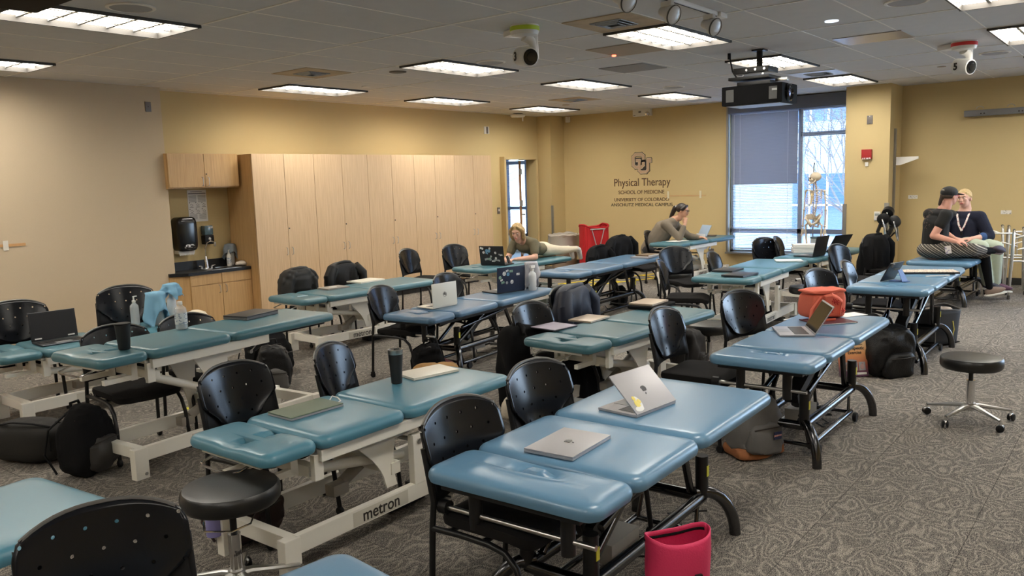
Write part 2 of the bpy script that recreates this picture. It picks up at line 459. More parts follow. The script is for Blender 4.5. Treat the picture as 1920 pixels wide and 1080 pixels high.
# window_1
M_WFRAME = mat('anodised_window_frame', (0.34, 0.36, 0.40), 0.4, metal=0.5)
win = MB()
for y in (wy0 + .02, 4.655, wy1 - .03): win.box((XB + 0.12, y, (wz0 + wz1) / 2), (0.09, 0.075 if y == 4.655 else 0.05, wz1 - wz0))
for z in (wz0 + .02, wz1 - .02): win.box((XB + 0.12, (wy0 + wy1) / 2, z), (0.09, wy1 - wy0, 0.05))
win.box((XB + 0.12, (wy0 + wy1) / 2, 0.715), (0.09, wy1 - wy0, 0.075))
win.box((XB + 0.12, (wy0 + 4.655) / 2, 2.29), (0.09, 4.655 - wy0, 0.06))
w1 = struct(win.build('window_1', M_WFRAME, smooth=False))
g = MB(); g.box((XB + 0.13, (wy0 + wy1) / 2, (wz0 + wz1) / 2), (0.006, wy1 - wy0, wz1 - wz0)); g.build('pane', M_GLASS, w1, smooth=False)

# venetian blinds (each hangs in front of its window half)
M_SLAT = mat('aluminium_slat', (0.40, 0.40, 0.43), 0.35, metal=0.3)
def blind(y0, y1, z0, z1, tilt_fn, label):
    t = thing('venetian_blind', label, 'window blind', (XB + 0.03, (y0 + y1) / 2, z1))
    w = y1 - y0
    h = MB(); h.box((0, 0, 0), (0.04, w, 0.035)); h.build('headrail', M_SLAT, t)
    s = MB(); z = -0.04; H = z1 - z0
    while z > -H + .03:
        a = tilt_fn(z1 + z)
        s.box((0, 0, z), (0.026, w - 0.01, 0.0016), rot=(0, a, 0)); z -= 0.0225
    s.build('slats', M_SLAT, t, smooth=False)
    h = MB(); h.box((0, 0, -H + .012), (0.03, w, 0.018)); h.build('bottom_rail', M_SLAT, t)
    c = MB()
    for k in (-.36, .36): c.cyl((-0.016, w * k, 0), (-0.016, w * k, -H), 0.0028, n=6)
    c.cyl((-.03, w * .45, -.02), (-.03, w * .45, -1.2), .005, n=6)
    c.build('cords', mat('white_cord', (0.7, 0.7, 0.7), 0.6), t)
    return t
blind(4.68, 5.82, 0.40, 2.70, lambda z: R(58) if z > 1.5 else R(22), 'wide aluminium venetian blind, slats nearly shut, on left half of window')
blind(3.76, 4.64, 0.40, 2.70, lambda z: R(6), 'narrow aluminium venetian blind, slats open, on the right half of window')

# outside: pale building and a bare tree
M_FACADE = mat('pale_stone_facade', (0.36, 0.37, 0.40), 0.8, noise_amt=0.4, nscale=1.2)
fb = thing('building', 'pale stone building seen outside through the open blind slats', 'building', (27, 4.5, -4))
b = MB(); b.box((3, 2, 6.0), (6, 24, 12)); b.build('wall', M_FACADE, fb, smooth=False)
for (yy, zz) in ((4.2, 8.3), (0.6, 8.3), (-3.2, 8.3), (8.2, 5.0), (4.2, 4.6), (0.6, 4.6), (-3.4, 4.6), (7.8, 8.3)):
    b = MB(); b.box((-0.02, yy, zz), (0.1, 1.7, 2.0)); w_ = b.build('window', mat('blue_dark_glass', (0.05, 0.10, 0.22), 0.1), fb, smooth=False)
    b = MB()
    for k in (-.28, .28): b.box((-0.09, yy + k, zz), (0.05, 0.06, 2.0))
    b.box((-0.09, yy, zz), (0.05, 1.7, 0.07)); b.build('mullion', M_WHITEP, w_, smooth=False)
b = MB(); b.box((22, 4, -4.05), (17, 60, 0.1)); go = b.build('pavement', mat('pale_pavement', (0.45, 0.45, 0.44), 0.9, noise_amt=.2, nscale=1), smooth=False); struct(go)
tr = thing('bare_tree', 'bare branched tree outside the right half of window', 'tree', (18.8, 4.9, -3.6))
rnd = random.Random(4)
tb = MB()
def branch(p, d, L, r, lev):
    q = p + d * L; mid = p + d * L * .5 + Vector((rnd.uniform(-.1, .1), rnd.uniform(-.1, .1), 0)) * L * .5
    tb.tube([p, mid, q], [r, r * .85, r * .65], n=6)
    if lev == 0: return
    for _ in range(4 if lev > 2 else 3):
        nd = (d + Vector((rnd.uniform(-.8, .8), rnd.uniform(-.8, .8), rnd.uniform(-.15, .6)))).normalized()
        branch(p + d * L * rnd.uniform(.55, 1), nd, L * rnd.uniform(.55, .75), r * .6, lev - 1)
branch(Vector((0, 0, 0)), Vector((0, 0, 1)), 3.6, 0.05, 5)
tb.build('branches', mat('grey_bark', (0.16, 0.13, 0.11), 0.9), tr)

# skirting
def base(name, lo, hi, m=M_BASEB): return slab(name, lo, hi, m)
base('baseboard_left', (XW, YL - .012, 0), (5.13, YL, 0.10))
base('baseboard_logo', (XB - .012, 5.9, 0), (XB, 9.29, 0.10))
base('baseboard_window', (XB - .012, 3.74, 0), (XB, 5.9, 0.10))
base('baseboard_column', (12.94, 9.278, 0), (XB, 9.29, 0.10))
base('baseboard_pillar', (12.738, 3.108, 0), (12.75, 3.74, 0.10))
base('baseboard_right', (XB - .012, YS, 0), (XB, 3.12, 0.10))
base('baseboard_door', (10.9, YC - .012, 0), (11.72, YC, 0.10))

# doorway, frame, open door leaf and next room with a window
df = MB()
for x in (11.80, 12.78): df.box((x, YC - 0.01, 1.05), (0.055, 0.20, 2.10))
df.box((12.29, YC - 0.01, 2.11), (1.03, 0.20, 0.05))
struct(df.build('door_1', M_YELLOW, smooth=False))
dl = thing('door_leaf', 'maple door standing open inside the doorway with a steel lever and hinges', 'door', (12.64, YC + .21, 0), R(38))
b = MB(); b.box((0.42, 0, 1.04), (0.84, 0.045, 2.06)); b.build('panel', wood('door_veneer', (0.42, 0.20, 0.07), (0.5, 0.26, 0.10)), dl, smooth=False)
for z in (1.86, 1.25, .3):
    b = MB(); b.box((0.0, -0.015, z), (0.07, 0.055, 0.11)); b.build('hinge', M_STEEL, dl)
b = MB(); b.cyl((.76, -.02, 1.0), (.76, -.08, 1.0), .012); b.cyl((.76, -.08, 1.0), (.65, -.08, 1.0), .01); b.build('lever_handle', M_STEEL, dl)
W = MB()
W.box((12.3, 13.2, CEIL / 2), (8, .1, CEIL)); W.box((9.9, 11.5, CEIL / 2), (.1, 3.4, CEIL)); W.box((12.3, 11.5, CEIL), (8, 3.6, .05)); W.box((12.3, 11.5, -.03), (8, 3.6, .05))
for (y0, y1, z0, z1) in ((9.77, 10.35, 0, CEIL), (12.9, 13.2, 0, CEIL), (10.35, 12.9, 0, .4), (10.35, 12.9, 2.6, CEIL)):
    W.box((15.2, (y0 + y1) / 2, (z0 + z1) / 2), (.1, y1 - y0, z1 - z0))
struct(W.build('wall_next_room', mat('office_paint', (0.55, 0.5, 0.42), 0.8), smooth=False))
b = MB()
for y in (10.38, 11.05, 11.6, 12.2, 12.87): b.box((15.2, y, 1.5), (.09, .07, 2.2))
for z in (.42, 1.05, 2.1, 2.58): b.box((15.2, 11.6, z), (.09, 2.55, .07))
struct(b.build('window_2', mat('dark_window_frame', (0.12, .13, .17), .4), smooth=False))
t = thing('venetian_blind', 'dark slatted blind on window of the room beyond doorway', 'window blind', (15.08, 11.62, 2.55))
b = MB()
for k in range(90): b.box((0, 0, -.02 * k * 1.15), (0.026, .95, 0.002), rot=(0, R(35), 0))
b.build('slats', mat('dark_slat', (0.16, 0.16, 0.19), .4), t, smooth=False)
b = MB(); b.box((0, 0, .02), (.04, .97, .04)); b.build('headrail', M_SLAT, t)

# corner guards
for i, (lo, hi, lab) in enumerate([((12.928, 9.262, 0.02), (12.965, 9.30, 1.19), 'tall grey metal corner guard on corner column by doorway'),
                      ((12.725, 3.70, 0.02), (12.762, 3.755, 1.19), 'tall grey metal corner guard on window edge of pillar'),
                      ((12.725, 3.102, 0.02), (12.762, 3.165, 1.20), 'tall grey metal corner guard on right edge of pillar')]):
    b = MB(); b.box([(lo[k] + hi[k]) / 2 for k in range(3)], [hi[k] - lo[k] for k in range(3)], bev=.003)
    tag(b.build('corner_guard', M_GREYTRIM), lab, 'corner guard')

# ================================================================ CEILING THINGS
M_PANEL = mat('fluorescent_diffuser', (0.9, 0.9, 0.88), 0.5, emis=(1.0, 0.945, 0.84), es=LAMP)
M_LOUV = mat('white_louver', (0.36, 0.34, 0.30), 0.5)
M_FDARK = mat('dark_fixture_edge', (0.05, 0.045, 0.04), 0.6)
def near(lx, ly): return lx, ly
names = {(0, 0): 'nearest bright panel beside the stained air vent, left of projector', (2, 0): 'panel directly behind the projector mount', (4, 0): 'panel between window pillar and square white vent',
 (-3, 4): 'big panel cut by the top left edge, next to round speaker', (0, 4): 'panel in the middle of ceiling, below the lime-banded camera', (2, 4): 'panel in ceiling beyond the middle, left of plain grey vent',
 (4, 4): 'panel near the logo wall by the emergency light', (-3, 8): 'panel at the left edge over the beige partition', (0, 8): 'panel above the sink cabinets near the cabinet wall',
 (2, 8): 'panel above middle of the tall cabinets', (4, 8): 'small far panel nearest the corner column', (0, -4): 'panel cut by the top right edge', (2, -4): 'panel at the right edge beyond the red-banded camera'}
lt = None
for (gx, gy), (lx, ly) in zip([(0, 0), (2, 0), (4, 0), (-3, 4), (0, 4), (2, 4), (4, 4), (-3, 8), (0, 8), (2, 8), (4, 8), (0, -4), (2, -4), (4, -4),
               (-3, -4), (-3, -8), (0, -8), (2, -8), (4, -8), (-6, -4), (-6, -8), (-6, 4), (-6, 0), (-6, 8)], LIGHTS):
    lab = 'recessed fluorescent ' + names[(gx, gy)] if (gx, gy) in names else 'recessed fluorescent ceiling panel outside the picture'
    if lt is None:
        lt = thing('ceiling_light', lab, 'ceiling light', (lx, ly, CEIL), 0, 'recessed ceiling light panels')
        b = MB(); w, h = 1.235, 0.62
        for (c, s_) in (((w / 2, .012, .03), (w, .014, .11)), ((w / 2, h - .012, .03), (w, .014, .11)), ((.012, h / 2, .03), (.014, h, .11)), ((w - .012, h / 2, .03), (.014, h, .11))): b.box(c, s_)
        b.build('frame', M_FDARK, lt, smooth=False)
        b = MB(); b.box((w / 2, h / 2, .024), (w - .05, h - .05, .01)); b.build('diffuser', M_PANEL, lt, smooth=False)
        b = MB()
        for k in range(1, 6): b.box((w * k / 6, h / 2, .012), (.024, h - .05, .014))
        for k in range(1, 3): b.box((w / 2, h * k / 3, .012), (w - .05, .024, .014))
        b.build('louver', M_LOUV, lt, smooth=False)
    else: dup(lt, (lx, ly, CEIL), label=lab)

M_SPK = mat('speaker_grille', (0.40, 0.385, 0.37), 0.7, bump=0.3, bscale=900)
def speaker(x, y, lab):
    t = thing('ceiling_speaker', lab, 'ceiling speaker', (x, y, CEIL), 0, 'round ceiling speakers')
    b = MB(); b.lathe([(.155, -.001), (.155, -.008), (.135, -.012), (.132, -.004)], n=36); b.build('rim', M_TBAR, t)
    b = MB(); b.lathe([(.132, 0), (.13, -.009), (.02, -.012)], n=36); b.build('grille', M_SPK, t)
speaker(2.83, 5.42, 'large round ceiling speaker at the top left beside light panel')
speaker(6.63, 5.49, 'round ceiling speaker just behind the lime-banded camera')
speaker(10.45, 5.38, 'round ceiling speaker above the emergency light, near far panel')
speaker(6.7, 1.55, 'round ceiling speaker cut by the top edge right of projector')
speaker(10.44, 1.51, 'faint round ceiling speaker right behind the red-banded camera')

M_STAIN = mat('stained_vent_tile', (0.52, 0.40, 0.26), 0.9, noise_amt=0.35, nscale=5)
M_VENTD = mat('vent_grey', (0.32, 0.33, 0.33), 0.5)
M_TAN = mat('tan_tile', (0.45, 0.37, 0.28), 0.9, noise_amt=0.1, nscale=4)
def vent(x, y, lab, m=M_STAIN, group='square air diffusers'):
    t = thing('air_vent', lab, 'ceiling vent', (x, y, CEIL), 0, group)
    b = MB(); b.box((0, 0, -.004), (.60, .59, .008)); b.build('panel', m, t, smooth=False)
    b = MB()
    for k, s_ in enumerate((.27, .20, .13)):
        z = -.012 - .006 * k
        for sx, sy, ww, hh in ((0, s_ / 2, s_, .02), (0, -s_ / 2, s_, .02), (s_ / 2, 0, .02, s_), (-s_ / 2, 0, .02, s_)): b.box((sx, sy, z), (ww, hh, .006), rot=(R(20) if hh == .02 else 0, R(20) if ww == .02 else 0, 0))
    b.build('louver_rings', M_VENTD, t, smooth=False)
    b = MB(); b.box((0, 0, -.009), (.24, .24, .003)); b.build('throat', M_DARKGAP, t, smooth=False)
vent(5.72, 7.24, 'square air vent with brown staining, above sink cabinets')
vent(5.75, 3.48, 'square air vent with dark stains beside the nearest bright light panel')
vent(10.72, 7.2, 'small distant air vent in stained tile between far light panels')
vent(10.65, 3.47, 'clean bluish white air vent between the light panels by the window', M_WHITEP)
def flat(name, x, y, w, h, m, lab, cat='ceiling panel', z=.004):
    b = MB(); b.box((x, y, CEIL - z), (w, h, .008)); return tag(b.build(name, m, smooth=False), lab, cat)
flat('ceiling_panel', 7.03, 4.10, .60, .58, M_TAN, 'tan discoloured ceiling panel with a small red light')
flat('return_grille', 8.25, 4.75, .56, .56, mat('perforated_grey', (0.29, 0.27, 0.25), .7, bump=.4, bscale=700), 'plain grey perforated return grille in ceiling left of projector', 'ceiling vent')
flat('return_grille', 8.26, 2.19, .50, .60, mat('shiny_grey', (0.40, 0.36, 0.33), .35, metal=.3), 'smooth shiny grey grille in ceiling right of projector', 'ceiling vent')
b = MB(); b.lathe([(.022, 0), (.02, -.012), (.005, -.014)], c=(7.2, 4.36, CEIL - .008), n=16)
tag(b.build('indicator_light', mat('red_glow', (0.8, .05, .03), .4, emis=(1, .1, .05), es=4)), 'tiny glowing red indicator light on tan ceiling panel', 'indicator light')
def disc(x, y, r, m, lab, cat='sprinkler cover'):
    b = MB(); b.lathe([(r, 0), (r * .97, -.008), (r * .3, -.011)], c=(x, y, CEIL), n=24); tag(b.build('ceiling_disc', m), lab, cat)
disc(7.05, 4.79, .045, M_WHITEP, 'small white disc on ceiling between lime-banded camera and tan panel')
disc(11.35, 7.81, .06, M_TAN, 'small tan disc on ceiling by the far stained vent')
disc(6.99, 7.81, .05, M_WHITEP, 'small white disc on ceiling above the tall cabinets')
disc(6.39, 6.61, .095, mat('dark_disc', (.05, .045, .04), .6), 'dark round opening in ceiling left of middle light panel', 'ceiling hole')
disc(7.06, 2.2, .055, mat('glowing_white_cover', (.85, .87, .9), .3, emis=(.8, .88, 1), es=.6), 'small bright white disc on ceiling right of the projector')  # sprinkler cover, no lamp: a glow is added to brighten it
disc(11.27, 2.19, .05, M_TAN, 'faint small disc on ceiling below the red-banded camera')

def ptz(x, y, band, lab, digit, az, s=1.0):
    t = thing('dome_camera', lab, 'ceiling camera', (x, y, CEIL), az)
    b = MB(); b.box((-.10, 0, -.028), (.20, .13, .05), bev=.015); b.lathe([(.115, 0), (.115, -.045), (.105, -.075), (.06, -.085)], c=(.06, 0, 0), n=32); b.build('mount', M_WHITEP, t)
    b = MB(); b.lathe([(.118, -.012), (.118, -.044), (.114, -.045), (.114, -.011)], c=(.06, 0, 0), n=32); b.build('colour_band', band, t)
    b = MB()
    b.tube([(.06, .085, -.05), (.06, .092, -.14), (.06, .09, -.25)], [.035, .028, .035], n=12, flat=.45)
    b.tube([(.06, 0, -.08), (.06, .06, -.12), (.06, .09, -.2)], [.05, .035, .02], n=12)
    b.build('arm', M_WHITEP, t)
    Mx = Matrix.Translation((.06, 0, -.24)) @ Matrix.Rotation(R(100), 4, 'Y')
    b = MB(); b.lathe([(.05, -.10), (.075, -.08), (.078, .05), (.074, .085), (.068, .09)], n=28, M=Mx); b.build('camera_head', M_WHITEP, t)
    b = MB(); b.lathe([(.066, .086), (.062, .094), (.05, .096)], n=28, M=Mx); b.lathe([(.04, .094), (.035, .102), (.01, .104)], n=20, M=Mx); b.build('lens', M_BLACKG, t)
    text_mesh('numeral', digit, .09, M_INK, t, (.035, -.0795, -.24), (R(90), 0, R(0)), bold=.004)
ptz(5.35, 4.10, mat('lime_tape', (.55, .72, .05), .5), 'white ceiling camera with a lime band and a black 3 on its side', '3', R(245))
ptz(9.3, 1.66, mat('red_tape', (.75, .04, .04), .5), 'white ceiling camera with a red band near right wall', '5', R(240))

# track with spot heads
t = thing('track_rail', 'white ceiling track rail for spotlights at the top edge', 'light track', (5.1, 2.72, CEIL))
b = MB(); b.box((-.1, 0, -.016), (2.1, .035, .03), bev=.003); b.box((.95, 0, -.018), (.12, .07, .036), bev=.004); b.build('rail', M_WHITEP, t)
b = MB(); b.box((-.1, 0, -.0325), (2.05, .012, .002)); b.build('slot', M_BLACKP, t, smooth=False)
def spot(x, lab):
    t = thing('spotlight', lab, 'spotlight', (x, 2.72, CEIL - .034), R(258))
    b = MB(); b.box((0, 0, -.02), (.09, .035, .035), bev=.005); b.cyl((0, 0, -.03), (0, 0, -.06), .014); b.tube([(0, .045, -.055), (0, .05, -.10)], .008); b.box((0, .02, -.055), (.02, .06, .012)); b.build('stem', M_WHITEP, t)
    Mx = Matrix.Translation((.01, 0, -.085)) @ Matrix.Rotation(R(112), 4, 'Y')
    b = MB(); b.lathe([(.028, -.07), (.034, -.05), (.037, -.02), (.062, .02), (.066, .05), (.062, .052)], n=28, M=Mx); b.build('can', mat('spot_white', (.6, .58, .55), .35), t)
    b = MB(); b.lathe([(.067, .044), (.0685, .050), (.064, .056), (.0615, .050)], n=28, M=Mx); b.build('ring', mat('spot_ring', (.10, .09, .08), .4), t)
    b = MB(); b.lathe([(.061, .045), (.055, .047), (.03, .035), (.01, .03)], n=28, M=Mx); b.build('reflector', mat('spot_glass', (.55, .56, .56), .2, metal=.8), t)
spot(4.60, 'white spotlight head cut off by top edge, leftmost of three on the track')
spot(5.20, 'white spotlight head with a glass face, middle of three on the track')
spot(5.86, 'white spotlight head with a glass face, nearest the end of track')

# projector on its mount
t = thing('projector', 'large black projector hung from the ceiling on a black bracket', 'projector', (8.10, 3.22, 0), R(0))
b = MB(); b.box((0, 0, 2.46), (.42, .62, .19), bev=.02); body = b.build('body', mat('projector_black', (.006, .006, .007), .7, spec=.12), t)
# lens side faces away from the cabinets (towards -y)
b = MB(); b.lathe([(.085, 0), (.085, .02), (.07, .03), (.06, .015)], M=Matrix.Translation((-.05, -.31, 2.46)) @ Matrix.Rotation(R(90), 4, 'X'), n=28); b.build('lens_ring', M_BLACKG, t)
b = MB(); b.ell((-.05, -.315, 2.46), (.05, .022, .05)); b.build('lens', mat('lens_glass', (.1, .12, .25), .03, metal=.6), t)
for yy in (.22, -.22):
    b = MB(); b.box((-.212, yy, 2.46), (.004, .08, .12)); b.build('vent_grille', mat('grille_grey', (.09, .09, .09), .6), t)
b = MB(); b.box((-.214, -.235, 2.49), (.003, .05, .02)); b.build('rating_label', mat('label_silver', (.5, .5, .5), .5), t)
b = MB(); b.box((0, 0, 2.363), (.36, .54, .006)); b.build('underside', mat('projector_grey', (.5, .52, .55), .4), t)
b = MB(); b.box((0, .02, 2.575), (.22, .34, .045), bev=.004); b.box((0, .05, 2.63), (.32, .42, .03), bev=.004); b.box((-.05, .02, 2.70), (.26, .36, .055), bev=.004); b.cyl((0, 0, 2.7), (0, 0, CEIL), .03, n=18); b.box((0, 0, CEIL - .008), (.12, .12, .016)); br = b.build('bracket', M_BLACKM, t)
b = MB()
for k in (-.12, -.03, .06): b.cyl((-.181, k, 2.70), (-.188, k, 2.70), .012)
for k in (-.10, .10): b.cyl((-.161, k, 2.655), (-.17, k, 2.655), .01)
b.build('bolts', M_CHROME, br)
b = MB(); b.tube([(0.0, .32, CEIL), (-.02, .30, 2.84), (-.03, .27, 2.72), (-.02, .22, 2.64)], .008, n=8); b.cyl((0, .32, CEIL), (0, .32, CEIL - .06), .017); b.build('power_cord', M_BLACKP, t)
b = MB(); b.box((.03, -.22, 2.60), (.06, .12, .03), bev=.003); b.build('connector', M_STEEL, br)

# dark ceiling hung unit at the upper left
t = thing('hanging_cabinet', 'dark brown box hung from the ceiling, cut by top left corner', 'ceiling unit', (0, 0, 0))
b = MB(); b.box((1.05, 3.45, 2.66), (1.16, 1.0, .34), bev=.01); b.build('body', mat('dark_brown_panel', (.028, .018, .010), .8, spec=.1), t)
b = MB(); b.box((1.3, 3.4, 2.87), (.10, .10, .08)); b.box((.7, 3.4, 2.87), (.10, .10, .08)); b.build('hangers', M_BLACKM, t)

# emergency light, sensors, access point on ceiling/walls
t = thing('emergency_light', 'white emergency light box with a chrome lamp high on logo wall', 'emergency light', (XB, 7.50, 2.86))
b = MB(); b.box((-.05, 0, 0), (.09, .36, .15), bev=.012); b.build('case', M_WHITEP, t)
b = MB(); b.ell((-.11, -.13, -.04), (.04, .045, .045)); b.build('lamp', M_CHROME, t)
b = MB(); b.box((-.097, .03, .0), (.004, .05, .03)); b.box((-.097, .14, -.055), (.004, .04, .01)); b.build('marks', M_GREYC, t)
b = MB(); b.box((XB - .035, 9.16, 2.84), (.06, .08, .11), bev=.012); tag(b.build('motion_sensor', M_WHITEP), 'small white motion sensor in the corner beside column', 'sensor')
t = thing('access_point', 'white flat dome access point on ceiling above doorway', 'access point', (12.0, 9.33, CEIL - .03))
b = MB(); b.lathe([(.12, -.035), (.14, -.01), (.13, .01), (.06, .03)], n=28); b.cyl((0.08, -.05, -.03), (.08, -.05, -.11), .012); b.build('dome', M_WHITEP, t)
b = MB(); b.lathe([(.09, .01), (.09, .03)], n=20); b.build('mount', M_BLACKP, t)

# ================================================================ WALL THINGS
def plate(name, lab, cat, c, size, m, parts=()):
    t = thing(name, lab, cat, c)
    b = MB(); b.box((0, 0, 0), size, bev=.003); b.build('plate', m, t)
    for (nm, cc, ss, mm) in parts:
        b = MB(); b.box(cc, ss, bev=.001); b.build(nm, mm, t)
    return t
M_PLATE = mat('grey_plate', (.17, .15, .14), .45, metal=.3)
plate('wall_plate', 'dark grey wall plate high on the beige partition', 'wall plate', (4.97, YL - .004, 2.68), (.07, .008, .115), M_PLATE, [('screw', (0, -.006, 0), (.008, .004, .008), M_INK)])
plate('wall_plate', 'grey and white wall plate high on yellow wall left of doorway', 'wall plate', (11.42, YC - .006, 2.61), (.14, .012, .13), M_WHITEP, [('insert', (.01, -.008, 0), (.05, .005, .12), M_PLATE)])
plate('wall_plate', 'steel wall plate high on the window pillar', 'wall plate', (12.745, 3.40, 2.41), (.008, .08, .125), M_PLATE, [('screw', (-.006, 0, .045), (.004, .01, .01), M_CHROME), ('screw', (-.006, 0, -.045), (.004, .01, .01), M_CHROME)])
plate('light_switch', 'dark light switch plate beside the doorway', 'light switch', (11.69, YC - .005, 1.15), (.075, .01, .12), M_PLATE, [('rocker', (0, -.008, .01), (.03, .008, .04), M_WHITEP)])
plate('power_outlet', 'dark power outlet low on beige partition near sink cabinet', 'power outlet', (4.99, YL - .005, .30), (.085, .01, .13), mat('brown_plate', (.10, .07, .045), .5), [('socket', (0, -.007, .02), (.035, .004, .03), M_INK), ('socket', (0, -.007, -.02), (.035, .004, .03), M_INK)])
plate('power_outlet', 'black power outlet low on logo wall under the teal table', 'power outlet', (XB - .006, 6.18, .33), (.012, .10, .13), M_PLATE, [('plug', (-.015, 0, -.01), (.03, .05, .05), M_BLACKP)])
t = thing('fire_alarm', 'red fire alarm pull box on window pillar', 'fire alarm', (12.75, 3.425, 1.915))
b = MB(); b.box((-.025, 0, 0), (.05, .14, .14), bev=.006); b.build('box', mat('alarm_red', (.36, .018, .02), .4), t)
b = MB(); b.box((-.052, 0, -.062), (.006, .115, .022)); b.build('lettering_strip', printed('alarm_print', (.8, .78, .75), (.3, .05, .05), 60, 30), t)
b = MB(); b.box((12.738, 3.425, 1.77), (.024, .045, .06), bev=.004); tag(b.build('sounder', M_WHITEP), 'tiny white box on the pillar just under red fire alarm', 'sounder')
plate('thermostat', 'white thermostat with grey screen on pillar', 'thermostat', (12.738, 3.26, 1.01), (.024, .085, .13), M_WHITEP, [('screen', (-.013, 0, .02), (.003, .06, .035), mat('lcd', (.3, .33, .32), .3))])
M_SIGN = printed('small_sign_print', (.78, .75, .70), (.35, .33, .3), 40, 60, .6)
b = MB(); b.box((XB - .003, 2.93, 1.26), (.006, .13, .055)); tag(b.build('wall_sign', M_SIGN, smooth=False), 'small white paper sign on right wall left of seated people', 'sign')
b = MB(); b.box((XB - .003, 1.71, 1.03), (.006, .13, .055)); tag(b.build('wall_sign', M_SIGN, smooth=False), 'small white paper sign on right wall above the walkers', 'sign')
# rail with hooks on right wall
t = thing('wall_rail', 'long grey metal rail with wire hooks on the right wall', 'wall rail', (XB - .06, 1.5, 2.435))
b = MB(); b.box((0, -.6, 0), (.10, 2.75, .085), bev=.012); b.build('rail', mat('rail_grey', (.20, .20, .21), .4, metal=.4), t)
for yy in (.58, .2, -.22, -.7, -1.2):
    b = MB(); b.tube(arc((-.02, yy, .045), .05, 160, 20, 6, 'yz'), .005, n=6); b.build('hook', M_STEEL, t)
b = MB()
for yy in (.56, .52, .10, .06, -.35, -.39): b.cyl((-.05, yy, -.01), (-.054, yy, -.01), .01)
b.build('screws', M_INK, t)
# vertical track and bracket behind the pillar
b = MB(); b.box((13.0, 3.105, 1.50), (.05, .03, 1.55), bev=.003); b.build
tk = tag(b.build('wall_track', M_GREYTRIM), 'vertical grey metal track on the side of pillar', 'wall track')
t = thing('shelf_bracket', 'white shelf bracket sticking out beside the pillar', 'bracket', (13.0, 3.085, 1.86))
b = MB(); b.prism([(0, 0), (0, -.12), (.05, -.12), (.30, -.035), (.30, 0)], -.012, .012, M=Matrix(((0, 0, 1, 0), (-1, 0, 0, 0), (0, 1, 0, 0), (0, 0, 0, 1)))); b.build('arm', M_WHITEP, t)
# rulers taped to walls
M_RUL = mat('wood_ruler', (.62, .34, .14), .6, noise_amt=.15, nscale=60)
t = thing('ruler', 'wooden ruler taped to the beige partition at left edge', 'ruler', (3.05, YL - .004, 1.19))
b = MB(); b.box((0, 0, 0), (.9, .008, .028)); b.build('stick', M_RUL, t)
b = MB(); b.box((.26, -.006, 0), (.05, .002, .10)); b.build('tape', mat('masking_tape', (.75, .70, .62), .6), t)
t = thing('ruler', 'pale wooden ruler taped to logo wall under lettering', 'ruler', (XB - .004, 6.68, 1.33))
b = MB(); b.box((0, 0, 0), (.006, .80, .02)); b.box((-.002, .08, 0), (.004, .64, .012)); b.build('stick', mat('pale_ruler', (.62, .40, .2), .6), t)
for yy in (.33, -.30):
    b = MB(); b.box((-.006, yy, .02), (.002, .04, .13)); b.build('tape', mat('clear_tape', (.72, .66, .5), .5), t)

# wall lettering and crest
def wl(s, y, z, size, m, lab, bold=0.0, sx=1.0):
    o = text_mesh('wall_lettering', s, size, m, None, (XB - .003, y, z), (R(90), 0, R(-90)), bold=bold, extrude=.002, sx=sx)
    return tag(o, lab, 'wall lettering')
wl('Physical Therapy', 7.565, 1.585, .205, M_INKB, 'large thin brown words Physical Therapy on logo wall', sx=.86)
wl('SCHOOL OF MEDICINE', 7.575, 1.405, .098, M_INKB, 'small capitals SCHOOL OF MEDICINE under the large words', sx=.95)
wl('UNIVERSITY OF COLORADO', 7.575, 1.268, .090, M_INKB, 'small capitals UNIVERSITY OF COLORADO above the bold line', sx=1.0)
wl('ANSCHUTZ MEDICAL CAMPUS', 7.575, 1.172, .084, M_INK, 'bold black capitals ANSCHUTZ MEDICAL CAMPUS, lowest line of lettering', sx=1.12)
t = thing('wall_crest', 'interlocked tan and black letters C and U crest on logo wall', 'wall crest', (XB, 7.56, 1.935))
def logo_pt(px, py): return ((px - 808) * .001465 * -1, (368 - py) * .00129)
def stroke(b, pts, w, x):
    for i in range(len(pts) - 1):
        (y0, z0), (y1, z1) = logo_pt(*pts[i]), logo_pt(*pts[i + 1])
        d = Vector((y1 - y0, z1 - z0)); L = d.length; a = math.atan2(d.y, d.x)
        b.box((x - .00025 * i - .0001 * len(pts), (y0 + y1) / 2, (z0 + z1) / 2), (.004, L + w * .72, w), rot=(a, 0, 0))
Cp = [(840, 300), (840, 265), (812, 240), (728, 240), (698, 270), (698, 392), (728, 420), (812, 420), (838, 395), (838, 365)]
Up = [(745, 325), (782, 325), (782, 465), (808, 492), (878, 492), (903, 465), (903, 318), (935, 318), (935, 345)]
for nm, w, x, m in (('dark_outline', .078, -.003, M_INK), ('light_outline', .058, -.0075, mat('crest_light', (.72, .62, .45), .5)), ('tan_letters', .046, -.012, mat('crest_tan', (.50, .34, .22), .5))):
    b = MB(); stroke(b, Cp, w, x); stroke(b, Up, w, x)
    if nm == 'dark_outline':
        for (x0, y0, x1, y1) in ((722, 285, 815, 385), (800, 330, 885, 465), (815, 310, 870, 350)):
            (a, c_), (d_, e_) = logo_pt(x0, y0), logo_pt(x1, y1)
            b.box((-.0066, (a + d_) / 2, (c_ + e_) / 2), (.004, abs(a - d_), abs(c_ - e_)))
    b.build(nm, m, t, smooth=False)

